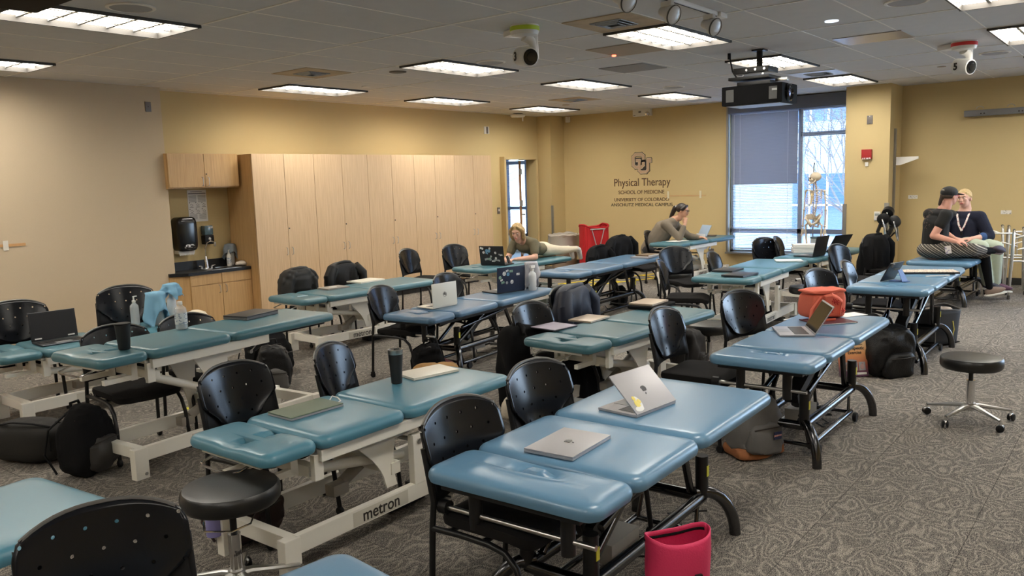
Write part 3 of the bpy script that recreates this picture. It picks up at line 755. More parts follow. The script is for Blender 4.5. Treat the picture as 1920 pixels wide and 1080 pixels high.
# ================================================================ CABINETS
def handle(parent, x, y, z, m=M_STEEL, h=.10):
    b = MB(); b.tube([(x, y, z + h / 2), (x, y - .028, z + h / 2 - .012), (x, y - .028, z - h / 2 + .012), (x, y, z - h / 2)], .0045, n=8)
    return b.build('handle', m, parent)
edges = [6.09, 6.575, 7.055, 7.54, 8.01, 8.485, 8.95, 9.41, 9.87, 10.33, 10.80]
YF = 9.01
labs = ['tall maple cupboard beside the sink, widest looking of the row', 'tall maple cupboard, second of five from the sink', 'tall maple cupboard, middle one of the five',
        'tall maple cupboard, second of five from the doorway', 'tall maple cupboard nearest the doorway']
for k in range(5):
    x0, xm, x1 = edges[2 * k:2 * k + 3]
    t = thing('tall_cabinet', labs[k], 'cabinet', ((x0 + x1) / 2, YF, 0), 0, 'tall maple cupboards')
    w = x1 - x0
    b = MB(); b.box((0, .305, 1.115), (w - .002, .57, 2.03)); b.build('carcass', M_MAPLE2, t, smooth=False)
    b = MB(); b.box((0, .34, .05), (w - .002, .52, .10)); b.build('plinth', M_BASEB, t, smooth=False)
    for s_, cx in ((-1, (x0 + xm) / 2), (1, (xm + x1) / 2)):
        cx -= (x0 + x1) / 2
        dw = (xm - x0 if s_ < 0 else x1 - xm) - .006
        b = MB(); b.box((cx, .009, 1.12), (dw, .02, 2.02), bev=.0015); d_ = b.build('door', M_MAPLE, t, smooth=False)
        handle(d_, xm - (x0 + x1) / 2 + s_ * .045, 0, .86)
        if s_ > 0:
            b = MB(); b.cyl((xm - (x0 + x1) / 2 + .02, 0, 1.16), (xm - (x0 + x1) / 2 + .02, -.006, 1.16), .009); b.build('lock', M_INK, d_)
# upper cabinet
t = thing('wall_cabinet', 'two door maple wall cabinet hung above the sink', 'cabinet', (5.58, 9.27, 0))
b = MB(); b.box((0, .17, 1.93), (.95, .33, .42)); b.build('carcass', M_MAPLE2, t, smooth=False)
for s_ in (-1, 1):
    b = MB(); b.box((s_ * .237, -.008, 1.935), (.468, .02, .40), bev=.0015); d_ = b.build('door', M_MAPLE2, t, smooth=False)
    handle(d_, s_ * .04, -.015, 1.80, h=.11)
b = MB(); b.cyl((.02, -.018, 1.89), (.02, -.024, 1.89), .008); b.build('lock', M_INK, t)
# base cabinet: front set back from partition, counter on top
t = thing('sink_cabinet', 'low maple sink cabinet with two drawer fronts and doors', 'cabinet', (5.66, 9.20, 0))
b = MB(); b.box((0, .20, .36), (.86, .40, .60)); b.prism([(-.43, 0), (-.43, .40), (-.62, .40), (-.62, .12)], .06, .66); b.build('carcass', M_MAPLE2, t, smooth=False)
b = MB(); b.box((0, .22, .03), (.86, .34, .06)); b.build('plinth', M_BASEB, t, smooth=False)
for s_ in (-1, 1):
    b = MB(); b.box((s_ * .213, -.009, .60), (.42, .018, .125), bev=.0015); b.build('drawer_front', M_MAPLE2, t, smooth=False)
    b = MB(); b.box((s_ * .213, -.009, .295), (.42, .018, .47), bev=.0015); d_ = b.build('door', M_MAPLE2, t, smooth=False)
    handle(d_, s_ * .045, -.018, .465)
t = thing('countertop', 'black laminate sink counter with backsplash', 'counter', (5.66, 9.20, .665))
b = MB(); b.prism([(-.45, -.03), (.42, -.03), (.42, .40), (-.62, .40), (-.62, .10)], 0, .038); b.build('slab', M_COUNTER, t, smooth=False)
b = MB(); b.box((-.10, .395, .09), (1.04, .02, .11)); b.build('backsplash', M_COUNTER, t, smooth=False)
t = thing('sink', 'stainless steel drop-in sink in the black counter', 'sink', (5.75, 9.33, .704))
b = MB()
for (c, s_) in (((0, -.13, .002), (.42, .03, .006)), ((0, .13, .002), (.42, .05, .006)), ((-.20, 0, .002), (.03, .28, .006)), ((.20, 0, .002), (.03, .28, .006))): b.box(c, s_, bev=.002)
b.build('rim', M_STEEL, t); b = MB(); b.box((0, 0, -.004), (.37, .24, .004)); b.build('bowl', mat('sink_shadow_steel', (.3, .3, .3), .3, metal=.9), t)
t = thing('faucet', 'chrome gooseneck faucet at the back of sink', 'faucet', (5.63, 9.46, .704))
b = MB(); b.lathe([(.10, 0), (.10, .008), (.03, .014), (.028, .03), (.02, .12), (.012, .16)], n=20); b.tube([(0, 0, .15), (0, 0, .26), (.02, -.02, .33), (.06, -.05, .35), (.09, -.08, .33)], .008, n=10); b.cyl((.09, -.08, .34), (.09, -.08, .28), .014); b.build('spout', M_CHROME, t)
for s_ in (-.07, .07):
    b = MB(); b.cyl((s_, 0, .01), (s_, 0, .035), .014); b.tube([(s_, 0, .035), (s_ * 1.6, -.02, .042)], .006); b.build('lever', M_CHROME, t)
# towel dispenser, soap dispenser, poster
t = thing('towel_dispenser', 'black glossy paper towel dispenser on sink alcove wall', 'towel dispenser', (5.39, YC, 1.04))
b = MB(); b.ell((0, -.105, .12), (.135, .11, .215), ex=.38, nu=36, nv=20); b.build('cover', M_BLACKG, t)
b = MB(); b.box((0, -.08, -.10), (.22, .10, .04)); b.build('chute', M_WHITEP, t)
b = MB()
for k in range(9): b.box((-.09 + k * .022, -.13, -.135), (.012, .003, .02))
b.box((0, -.13, -.115), (.20, .002, .04)); b.build('paper_towel', M_PAPER, t)
b = MB(); b.box((-.0, -.217, -.02), (.10, .002, .03)); b.tube([(-.07, -.217, -.045), (-.06, -.217, -.02), (.06, -.217, -.02), (.07, -.217, -.045), (-.07, -.217, -.045)], .002, n=5); b.build('pictograms', printed('pict', (.02, .02, .02), (.7, .7, .7), 35, 35, .5), t)
t = thing('soap_dispenser', 'black and smoky soap dispenser above the faucet', 'soap dispenser', (5.735, YC, 1.125))
b = MB(); b.box((0, -.05, -.06), (.13, .10, .12), bev=.02); b.build('body', M_BLACKP, t)
b = MB(); b.box((0, -.05, .06), (.12, .09, .12), bev=.015); b.build('tank', mat('smoky_blue_plastic', (.10, .16, .19), .15), t)
b = MB(); b.ell((0, -.10, -.05), (.018, .012, .02)); b.build('nozzle', M_WHITEP, t)
text_mesh('lettering', 'GOJO', .025, M_WHITEP, t, (.025, -.097, .095), (R(90), 0, 0), bold=.001)
t = thing('poster', 'white instruction poster of small print and drawings above soap dispenser', 'poster', (5.66, YC - .003, 1.50))
b = MB(); b.box((0, 0, 0), (.26, .004, .40)); b.build('sheet', M_PAPER, t, smooth=False)
b = MB()
for rz_ in range(11): b.box((-.065, -.003, .13 - rz_ * .008), (.105, .001, .003)); b.box((.062, -.003, .13 - rz_ * .008), (.11, .001, .003))
for rz_ in range(7): b.box((-.065, -.003, -.11 - rz_ * .009), (.10, .001, .003)); b.box((.062, -.003, -.11 - rz_ * .009), (.10, .001, .003))
b.box((0, -.003, .155), (.24, .001, .012)); b.box((-.01, -.003, .178), (.16, .001, .005)); b.build('print_lines', mat('grey_ink', (.2, .2, .2), .6), t, smooth=False)
b = MB()
for i in range(3):
    for j in range(2):
        cx, cz = -.085 + i * .085, .015 - j * .08
        b.box((cx - .025, -.003, cz + .025), (.01, .001, .01)); b.tube([(cx - .02, -.003, cz), (cx, -.003, cz + .012), (cx + .022, -.003, cz - .005), (cx + .005, -.003, cz - .018), (cx - .015, -.003, cz - .01)], .0018, n=5)
        b.box((cx, -.003, cz - .03), (.055, .001, .004))
b.build('drawings', M_INK, t, smooth=False)
# ================================================================ TREATMENT TABLES
def rr_points(hx, hy, r, k=8):
    pts = []
    for cx, cy, a0 in ((hx - r, hy - r, 0), (-hx + r, hy - r, 90), (-hx + r, -hy + r, 180), (hx - r, -hy + r, 270)):
        for i in range(k + 1):
            a = R(a0 + 90 * i / k); pts.append((cx + r * math.cos(a), cy + r * math.sin(a)))
    return pts
def pad_mesh(x0, x1, w, t=.06, r=.055, dent=None, bow=0.0):
    """upholstered cushion; z=0 is the top"""
    b = MB(); hx, hy = (x1 - x0) / 2, w / 2; cx = (x0 + x1) / 2
    prof = [(.020, -t), (.006, -t * .88), (0, -t * .62), (.001, -t * .42), (.006, -t * .25), (.014, -t * .12), (.026, -t * .045), (.042, -.001), (.062, 0)]
    inner = min(hx, hy)
    dd = .09
    while dd < inner - .015: prof.append((dd, .001)); dd += (.009 if dent else .035)
    rings = []
    k = 16 if dent else 7
    for off, z in prof:
        rr = max(r - off, .004)
        rings.append([(cx + px, py, z) for px, py in rr_points(hx - off, hy - off, rr, k if not dent else 10)])
    # denser outline along straight edges for dented pads
    def dens(ring):
        out = []
        for i in range(len(ring)):
            a, c = ring[i], ring[(i + 1) % len(ring)]
            m = 44 if (i % 11 == 10) else 1
            for q in range(m): out.append(tuple(a[j] + (c[j] - a[j]) * q / m for j in range(3)))
        return out
    if dent: rings = [dens(rg) for rg in rings]
    vr = []
    for rg in rings:
        row = []
        for (x, y, z) in rg:
            if dent and z > -t * .5: z += dent(x, y)
            if bow: z += bow * (1 - (y / hy) ** 2) * (1 if z > -t * .5 else 0)
            row.append(b.bm.verts.new((x, y, z)))
        vr.append(row)
    for i in range(len(vr) - 1):
        nn = len(vr[i])
        for j in range(nn): b.bm.faces.new((vr[i][j], vr[i][(j + 1) % nn], vr[i + 1][(j + 1) % nn], vr[i + 1][j]))
    b.bm.faces.new(vr[0][::-1]); b.bm.faces.new(vr[-1])
    return b
def sstep(a, c, x):
    t_ = max(0, min(1, (x - a) / (c - a))); return t_ * t_ * (3 - 2 * t_)
_padcache = {}
def treatment_table(lab, kind, x, y, yaw, z, L, w, vinyl, face='slot', head_drop=0.0, end_tilt=0.0, writing='metron', lift_u=-.08):
    t = thing('treatment_table', lab, 'treatment table', (x, y, 0), R(yaw), 'treatment tables')
    h0, h1, m1, e1 = -L / 2, -L / 2 + .175 * L, -L / 2 + .50 * L, L / 2
    TH = .062
    if face == 'slot':
        def dent(px, py):
            u = px - (h1 - .10); c_ = (1 - sstep(.018, .045, abs(py + .01))) * sstep(-.13, -.08, u)
            dp = -.030 * c_
            return dp - .006 * (1 - sstep(.03, .12, abs(py)))
    else:
        def dent(px, py):
            u = px - (h1 - .082); v = py
            rr = math.sqrt((u / .042) ** 2 + (v / .080) ** 2)
            dish = -.014 * math.exp(-((u / .085) ** 2 + (v / .15) ** 2))
            ring = -.026 * math.exp(-((rr - 1) / .30) ** 2)
            plug = .010 * (1 - sstep(.5, .9, rr))
            return dish + ring * .8 + plug
    hl = h1 - h0
    hp = pad_mesh(h0, h1 - .004, w, TH, .06, dent)
    o = hp.build('head_cushion', vinyl, t, loc=(0, 0, z)); o['label'] = 'narrow head cushion with a face %s' % ('slot' if face == 'slot' else 'hole')
    if head_drop: o.rotation_euler = (0, R(-head_drop), 0); o.location = (h1 * (1 - math.cos(R(head_drop))), 0, z + h1 * math.sin(R(-head_drop)) )
    pad_mesh(h1 + .004, m1 - .004, w, TH, .06).build('seat_cushion', vinyl, t, loc=(0, 0, z))
    eo = pad_mesh(m1 + .004 - m1, e1 - m1, w, TH, .065).build('leg_cushion', vinyl, t, loc=(m1, 0, z), rot=(0, R(-end_tilt), 0))
    zt = z - TH
    if kind == 'white':
        f = MB()
        for s in (-1, 1):
            f.box(((h1 + m1) / 2 + .16, s * (w / 2 - .05), zt - .03), (m1 - h1 + .28, .035, .055), bev=.003)
            f.box((h1 + .02, s * (w / 2 - .07), zt - .085), (.05, .03, .12), bev=.003)
        f.box(((h1 + m1) / 2, 0, zt - .02), (m1 - h1, w * .7, .02))
        f.build('top_frame', M_CREAM, t, smooth=False)
        f = MB(); f.box((h0 + hl * .5, 0, zt - .008), (hl * .8, w * .72, .014), bev=.002)
        for s in (-1, 1): f.box((h1 - .03, s * .12, zt - .07), (.04, .03, .12), bev=.003); f.box((h1 - .12, s * .12, zt - .11), (.2, .03, .03), bev=.003)
        f.build('head_bracket', M_CREAM, t, smooth=False)
        f = MB(); f.tube([(h0 + .12, w * .30, zt - .02), (h0 + .0, w * .30, zt - .05), (h0 - .01, w * .24, zt - .055), (h0 - .01, -w * .10, zt - .055), (h0 + .02, -w * .14, zt - .045), (h0 + .12, -w * .14, zt - .02)], .006, n=8)
        f.build('release_bar', M_CHROME, t)
        f = MB(); f.box(((m1 + e1) / 2, 0, zt - .012), (e1 - m1 - .12, w * .75, .02), bev=.003); f.build('leg_board', M_BLACKM, t, smooth=False)
        f = MB(); f.cyl((m1 + .30, -w * .3, zt - .03), (m1 + .20, -w * .3, zt - .11), .007); f.cyl((m1 + .2, -w * .32, zt - .11), (m1 + .2, -w * .28, zt - .11), .014); f.build('support_strut', M_STEEL, t)
        # base
        bl, bh = .70, .232
        f = MB()
        for s in (-1, 1): f.box((0, s * bh, .145), (bl * 2 - .06, .035, .085), bev=.004)
        for s in (-1, 1): f.box((s * (bl - .02), 0, .150), (.05, bh * 2, .07), bev=.004)
        br = f.build('base_frame', M_CREAM, t, smooth=False)
        text_mesh('lettering', writing, .085, M_INK, br, (lift_u - .09, -bh - .019, .143), (R(90), 0, 0), bold=.0007, sx=.95)
        f = MB(); f.box((lift_u - .09, -bh - .0180, .143), (.36, .001, .068)); f.build('lettering_plate', mat('plate_cream', (.62, .585, .5), .45), br, smooth=False)
        for sx in (-1, 1):
            for sy in (-1, 1):
                f = MB(); f.box((sx * bl, sy * bh, .093), (.085, .055, .186), bev=.004); lg = f.build('leg', M_CREAM, t, smooth=False)
                f = MB(); f.cyl((sx * bl + .02, sy * (bh + .026), .03), (sx * bl + .02, sy * (bh + .033), .03), .010); f.build('bolt', M_STEEL, lg)
        up = lift_u + .18
        hgt = min(zt - .10, .46)
        for s in (-1, 1):
            f = MB(); f.box((up, s * bh, (.18 + hgt) / 2), (.075, .04, hgt - .18), bev=.004); f.build('upright', M_CREAM, t, smooth=False)
        f = MB()
        for s in (-1, 1): f.cyl((up, s * (bh + .02), hgt - .035), (up, s * (bh + .028), hgt - .035), .014)
        f.cyl((up, -bh, hgt - .035), (up, bh, hgt - .035), .012); f.build('pivot_bolts', M_STEEL, t)
        # curved gusset arms from the base to the top frame
        for s in (-1, 1):
            f = MB()
            pts = [(up - .36, zt - .055), (up + .03, zt - .055), (up + .02, zt - .10), (up - .08, zt - .11)]
            for k in range(7):
                a = k / 6
                pts.append((up - .09 - .02 * math.sin(a * PI), zt - .11 - (zt - .11 - .19) * a))
            pts.append((up - .16, .19))
            for k in range(7):
                a = k / 6; pts.append((up - .17 - .15 * a ** 1.6, .22 + (zt - .11 - .22) * a))
            b_ = s * (bh - .06)
            f.prism(pts, b_ - .006, b_ + .006, M=Matrix(((1, 0, 0, 0), (0, 0, 1, 0), (0, 1, 0, 0), (0, 0, 0, 1))))
            f.build('gusset_arm', M_CREAM, t, smooth=False)
        f = MB(); f.cyl((up - .62, -.10, zt - .13), (up + .02, -.10, .30), .026); f.box((up - .62, 0, zt - .11), (.05, bh * 1.7, .05), bev=.004); f.box((up - .1, 0, .28), (.06, bh * 1.6, .06), bev=.004); f.build('lift_arm', M_CREAM, t)
        f = MB(); f.cyl((up - .25, .06, .20), (up + .1, .06, .36), .03); f.box((up - .28, .06, .18), (.10, .07, .06), bev=.01); f.build('lift_motor', mat('motor_cream', (.40, .37, .32), .5), t)
        f = MB(); f.box((.15, -.05, .035), (.26, .11, .05), bev=.01); f.box((.40, .04, .03), (.16, .10, .04), bev=.01)
        f.build('foot_pedal', M_BLACKP, t)
        rn = random.Random(int(x * 100)); pts = [(.2, -.05, .06)]
        for k in range(16): pts.append((.2 + .045 * k * (1 - k * .02) + rn.uniform(-.05, .05), -.10 + rn.uniform(-.12, .12), .012 + .02 * rn.random()))
        f = MB(); f.tube(pts, .005, n=6); f.build('cable', M_BLACKP, t)
    else:
        f = MB()
        for s in (-1, 1): f.box(((h1 + m1) / 2 + .1, s * (w / 2 - .10), zt - .022), (m1 - h1 + .5, .03, .04), bev=.004)
        f.box((h0 + hl * .45, 0, zt - .008), (hl * .75, w * .8, .014)); f.box(((m1 + e1) / 2, 0, zt - .008), ((e1 - m1) * .8, w * .8, .014)); f.box(((m1 + h1) / 2, 0, zt - .008), ((m1 - h1) * .85, w * .8, .014))
        f.build('top_frame', M_BLACKM, t)
        for s in (-1, 1):
            f = MB(); f.cyl((h0 + .10, s * (w / 2 - .17), zt - .01), (h0 + .10, s * (w / 2 - .17), zt - .17), .026, n=18); f.build('head_post', M_BLACKM, t)
        f = MB(); f.cyl((h0 + .10, -w / 2 + .06, zt - .12), (h0 + .10, w / 2 - .02, zt - .12), .010); hr = f.build('adjusting_rod', M_STEEL, t)
        f = MB(); f.cyl((h0 + .10, w / 2 - .04, zt - .12), (h0 + .10, w / 2, zt - .12), .028, n=10); f.build('knob', M_BLACKP, hr)
        # base: ladder of tubes, four arched feet
        bx, by, br_ = .50, .145, .027
        f = MB()
        for s in (-1, 1): f.cyl((-bx, s * by, .20), (bx, s * by, .20), br_, n=16)
        for u in (-bx, bx): f.cyl((u, -by, .20), (u, by, .20), br_, n=16)
        f.build('base_frame', M_GUNM, t)
        for sx in (-1, 1):
            for sy in (-1, 1):
                f = MB(); c = (sx * bx, sy * by)
                dx, dy = sx * .12, sy * .115
                pts = []
                for k in range(9):
                    a = R(90 - 90 * k / 8); pts.append((c[0] + dx * math.cos(a), c[1] + dy * math.cos(a), .0 + .225 * math.sin(a)))
                f.tube([(c[0] - dx * .2, c[1] - dy * .2, .225)] + pts, .027, n=14)
                f.build('leg', M_GUNM, t)
        for sx in (-1, 1):
            for sy in (1, -1):
                f = MB(); f.cyl((sx * bx, sy * by, .20), (sx * bx, sy * by, .20 + .20), .030, n=18); p_ = f.build('post', M_BLACKM, t)
            f = MB(); f.box((sx * bx, -by - .030, .33), (.022, .003, .05)); f.build('warning_label', mat('yellow_label', (.65, .6, .05), .5), p_)
        f = MB()
        for s in (-1, 1):
            f.cyl((-bx + .05, s * .11, .24), (-.05, s * .13, zt - .05), .018); f.cyl((bx - .05, s * .11, .24), (.30, s * .13, zt - .05), .018)
            f.cyl((-bx + .10, s * .13, .38), (bx - .2, s * .13, zt - .06), .016)
        f.build('lift_struts', M_GUNM, t)
        f = MB(); f.box((.02, 0, (zt + .26) / 2), (.70, .09, .06), rot=(0, R(-22), 0), bev=.01); f.cyl((-.15, .02, .22), (.18, .02, zt - .06), .03); la = f.build('lift_arm', M_BLACKM, t)
        f = MB(); f.box((-.05, .02, .15), (.24, .13, .09), bev=.008); f.build('motor_box', mat('motor_grey', (.28, .27, .25), .5), t)
        f = MB(); f.cyl((-.44, -.16, .06), (.44, -.16, .06), .016); f.cyl((-.44, .16, .06), (.44, .16, .06), .016)
        for u in (-.42, .42): f.cyl((u, -.16, .06), (u, .16, .06), .012); f.cyl((u, -.15, .06), (u * 1.1, -.14, .19), .010); f.cyl((u, .15, .06), (u * 1.1, .14, .19), .010)
        f.build('pedal_bars', M_GUNM, t)
        for sx in (-1, 1):
            f = MB(); f.lathe([(.030, -.012), (.034, 0), (.030, .012)], M=Matrix.Translation((sx * .40, -.20, .036)) @ Matrix.Rotation(R(90), 4, 'X'), n=18); f.build('caster', M_BLACKP, t)
        rn = random.Random(int(x * 77)); pts = []
        for k in range(14): pts.append((.10 + .05 * k, .02 + rn.uniform(-.10, .10), .012 + .02 * rn.random()))
        f = MB(); f.tube([(.0, .02, .12)] + pts, .005, n=6); f.build('cable', M_BLACKP, t)
    return t
TABLES = {}
def T(k, *a, **kw): TABLES[k] = (treatment_table(*a, **kw), a)
T('T1', 'teal treatment table by the beige partition with an open black laptop and spray bottles', 'white', 3.00, 6.68, 1, .56, 1.72, .60, M_TEAL)
T('T2', 'teal treatment table with black cup, clear bottle and closed dark laptop on it', 'white', 2.92, 4.96, 5, .765, 1.82, .57, M_TEAL)
T('T3', 'teal treatment table before the tall cabinets with two closed laptops, jackets on chairs behind it', 'white', 5.80, 6.78, -2, .60, 1.87, .64, M_TEAL)
T('T4', 'teal treatment table a person lies on', 'white', 8.41, 6.67, -3, .63, 1.79, .61, M_TEAL)
T('T5', 'light teal treatment table cut by the left edge, behind nearest chair', 'white', .42, 3.03, 6, .60, 1.72, .64, M_TEALL)
T('T6', 'light teal treatment table with green laptop, black tumbler and white laptop on it', 'white', 2.69, 3.12, 1, .60, 1.67, .60, M_TEALL)
T('T7', 'blue treatment table with white laptop and navy stickered laptop standing open', 'black', 5.80, 5.09, 5, .575, 2.04, .58, M_BLUE_DIM, face='slot')
T('T8', 'blue treatment table behind stickered laptop, with silver laptop and brown notebook at far end', 'black', 8.65, 5.43, 2, .635, 2.26, .60, M_BLUE_DIM, face='slot')
T('T9', 'teal treatment table at the logo wall where ponytailed person sits', 'white', 12.16, 5.91, -2, .665, 1.90, .58, M_TEAL, writing='metron')
T('T10', 'blue treatment table cut by the bottom edge, only its rounded end showing', 'black', .55, 1.58, -6, .66, 1.70, .62, M_BLUE)
T('T11', 'teal treatment table with lilac tablet, gold laptop and laptop on black sleeve', 'white', 5.14, 3.04, -3, .63, 1.73, .58, M_TEAL)
T('T12', 'teal treatment table with two closed black laptops and clear tray', 'white', 8.61, 3.47, 3, .66, 2.0, .65, M_TEAL)
T('T13', 'teal treatment table at the window with two open black laptops', 'white', 10.92, 3.49, -4, .63, 1.75, .55, M_TEAL)
T('T14', 'nearest blue treatment table with two silver laptops, beside the pink bag', 'black', 2.87, 1.73, 2, .66, 1.67, .74, M_BLUE, face='hole')
T('T15', 'blue treatment table with open silver laptop and coral lunch bag', 'black', 5.19, 1.73, 1, .66, 1.75, .61, M_BLUE, face='hole')
T('T16', 'blue treatment table with a black tablet on blue stand and patterned keyboard', 'black', 7.84, 1.72, 1, .74, 1.79, .63, M_BLUE, face='hole')
T('T17', 'blue treatment table two people sit on by the walkers', 'black', 11.62, 2.03, -2, .57, 1.75, .72, M_BLUE, face='hole')

# ================================================================ CHAIRS
def shell_mesh(wb=.465):
    """curved perforated oval back with uv in metres"""
    me = bpy.data.meshes.new('backrest'); bm = bmesh.new(); uvl = bm.loops.layers.uv.new('UVMap')
    nx, nz = 28, 16; hw = wb / 2
    def edge(v):   # half width at height fraction v (0 bottom,1 top)
        return hw * (0.58 + .42 * sstep(0, .48, v)) * (1 - .06 * sstep(.82, 1, v))
    def P(i, j):
        u = -1 + 2 * i / nx; v = j / nz
        x = u * edge(v)
        top = .335 - .052 * (u * u) ** 1.3; bot = .035 * (u * u) ** 1.0 * 1.6
        z = bot + (top - bot) * v
        y = .055 * (1 - (x / hw) ** 2) + .073 * v
        return Vector((x, y, z))
    vs = [[bm.verts.new(P(i, j)) for j in range(nz + 1)] for i in range(nx + 1)]
    for i in range(nx):
        for j in range(nz):
            f = bm.faces.new((vs[i][j], vs[i + 1][j], vs[i + 1][j + 1], vs[i][j + 1])); f.smooth = True
            for lp in f.loops: lp[uvl].uv = (lp.vert.co.x + 5.04, lp.vert.co.z + .034)
    bm.to_mesh(me); bm.free(); me.materials.append(M_SHELL); return me
SHELL = shell_mesh()
M_EDGE = mat('grey_shell_edge', (.10, .095, .09), .4)
def make_chair(lab):
    t = thing('chair', lab, 'chair', group='black stacking chairs')
    # seat, y- is the front
    b = MB()
    def sf(p):
        p = p.copy(); p.z += -.012 * (1 - (p.x / .23) ** 2) + (-.02 * sstep(.12, .22, -p.y)); return p
    b.ell((0, -.01, .435), (.225, .215, .026), ex=.28, nu=40, nv=10, fn=sf)
    b.build('seat', M_SEATF, t)
    b = MB(); b.ell((0, -.01, .413), (.205, .195, .013), ex=.3, nu=32, nv=6); b.build('seat_pan', M_BLACKP, t)
    o = bpy.data.objects.new('backrest', SHELL); COL.objects.link(o); o.parent = t; o.location = (0, .175, .495); o['label'] = 'glossy curved perforated backrest'
    md = o.modifiers.new('solidify', 'SOLIDIFY'); md.thickness = .008
    # rim line
    b = MB(); pts = []
    for i in range(15):
        u = -1 + 2 * i / 14; x = u * .209; pts.append((x, .175 + .055 * (1 - (x / .2325) ** 2) + .073 + .006, .495 + .335 - .052 * (u * u) ** 1.3 + .001))
    b.tube(pts, .0075, n=8); b.build('back_rim', M_EDGE, o).location = (0, -.175, -.495)
    # matt lower shell between the posts
    b = MB()
    def gf(u, v):
        x = (-1 + 2 * u) * .228; z = .490 + v * (.13 + .14 * abs(-1 + 2 * u) ** 1.5); zz = (z - .495) / .335; return (x, .175 + .055 * (1 - (x / .25) ** 2) + .073 * zz + .013, z)
    b.grid(16, 4, gf); b.build('back_frame', M_BLACKP, t, solid=.012)
    for s in (-1, 1):
        b = MB()
        b.tube([(s * .235, .235, .04), (s * .232, .215, .40), (s * .230, .205, .50), (s * .228, .246, .70)], .0125, n=10)
        lg = b.build('leg', M_BLACKM, t)
        b = MB(); b.lathe([(.020, -.012), (.024, -.006), (.024, .006), (.020, .012)], M=Matrix.Translation((s * .235, .235, .024)) @ Matrix.Rotation(R(90), 4, 'Y'), n=18); b.box((s * .235, .235, .045), (.03, .03, .02), bev=.005); b.build('caster', M_BLACKP, lg)
    for s in (-1, 1):
        b = MB()
        b.tube([(s * .232, .212, .395), (s * .225, .08, .395), (s * .222, -.05, .39), (s * .222, -.12, .375), (s * .224, -.17, .33), (s * .228, -.20, .25), (s * .232, -.215, .12), (s * .236, -.222, .035)], .0125, n=10)
        lg = b.build('leg', M_BLACKM, t)
        b = MB(); b.lathe([(.020, -.012), (.024, -.006), (.024, .006), (.020, .012)], M=Matrix.Translation((s * .236, -.222, .024)) @ Matrix.Rotation(R(90), 4, 'Y'), n=18); b.build('caster', M_BLACKP, lg)
    b = MB(); b.cyl((-.222, -.02, .392), (.222, -.02, .392), .011); b.cyl((-.224, .14, .394), (.224, .14, .394), .011); b.build('cross_bar', M_BLACKM, t)
    return t
CH = None
def chair(lab, x, y, rz, s=1.0):
    """x, y = position of the top of the backrest; rz = how far the chair is turned"""
    global CH
    a = R(rz); oy = .298
    cx, cy = x + oy * math.sin(a) * s, y - oy * math.cos(a) * s
    if CH is None: CH = make_chair(lab); c = CH; c.location = (cx, cy, 0); c.rotation_euler = (0, 0, a)
    else: c = dup(CH, (cx, cy, 0), a, label=lab)
    c.scale = (s, s, s)
    return c
for args in [
 ('black chair at the left edge behind the open black laptop', 2.60, 7.30, -14, 1.02),
 ('black chair against beige partition behind the pump bottle', 3.52, 7.30, -22, 1.04),
 ('black chair between two teal tables, its back top behind the black cup', 2.53, 5.48, -3, .98),
 ('black chair mostly hidden behind the clear bottle on teal table', 3.10, 5.58, -2, .96),
 ('black chair between black backpack and the table with green laptop', 2.29, 3.72, 6, .97),
 ('black chair behind the green laptop, right of the white metal frame', 2.88, 3.68, 26, .97),
 ('black chair at the head end of the blue table with white laptop', 4.93, 5.50, 14, .95),
 ('black chair under a quilted black jacket before the tall cabinets', 5.50, 7.45, 0, .93),
 ('black chair under a smooth black jacket before the tall cabinets', 6.10, 7.42, 0, .93),
 ('empty black chair against tall cabinets, left of two, seen side on', 7.62, 7.905, 14),
 ('empty black chair against tall cabinets beside the table with lying person', 8.40, 7.775, -4),
 ('black chair right behind the open white laptop', 5.82, 5.52, 6, .97),
 ('large black chair in the centre foreground at nearest blue table', 2.32, 2.185, 2),
 ('black chair behind the nearest blue table, right of the big foreground chair', 3.04, 2.335, -2),
 ('black chair draped with a black jacket at table with lilac tablet', 4.72, 3.64, -2, .96),
 ('black chair wholly covered by the navy puffer jacket', 5.38, 3.775, -4),
 ('black chair left of the coral lunch bag table, seat showing', 4.74, 2.555, 2),
 ('black chair behind open silver laptop, in front of stool with chrome post', 5.72, 2.435, -16),
 ('wide brown-lit black chair between blue table and closed black laptops', 9.0, 4.655, -28),
 ('black chair seen from the side, seat showing, left of closed black laptops', 7.55, 4.075, 22),
 ('black chair half hidden behind the closed black laptops', 8.68, 4.02, 8, .98),
 ('black chair the ponytailed person sits on', 11.58, 6.45, 10),
 ('black chair left of the tablet table behind coral lunch bag', 7.30, 2.375, -16),
 ('black chair behind the tablet table, right of its neighbour', 8.05, 2.355, 4),
 ('black chair at the window, left of the two under blinds', 10.62, 4.16, -24),
 ('black chair at the window, right of two, turned aside', 10.85, 4.075, 10),
 ('black chair with its back between the window table and pillar', 9.85, 2.98, -12),
 ('black chair in front of pillar holding a black jacket', 10.9, 2.915, -6),
 ('nearest black chair, cut by the bottom left edge', 1.00, 2.35, -18, .97),
 ('black chair by logo wall under black jackets, left one', 9.35, 5.98, 0, .93),
 ('black chair by logo wall under black jackets, right one', 9.97, 6.02, 0),
]:
    chair(*args)

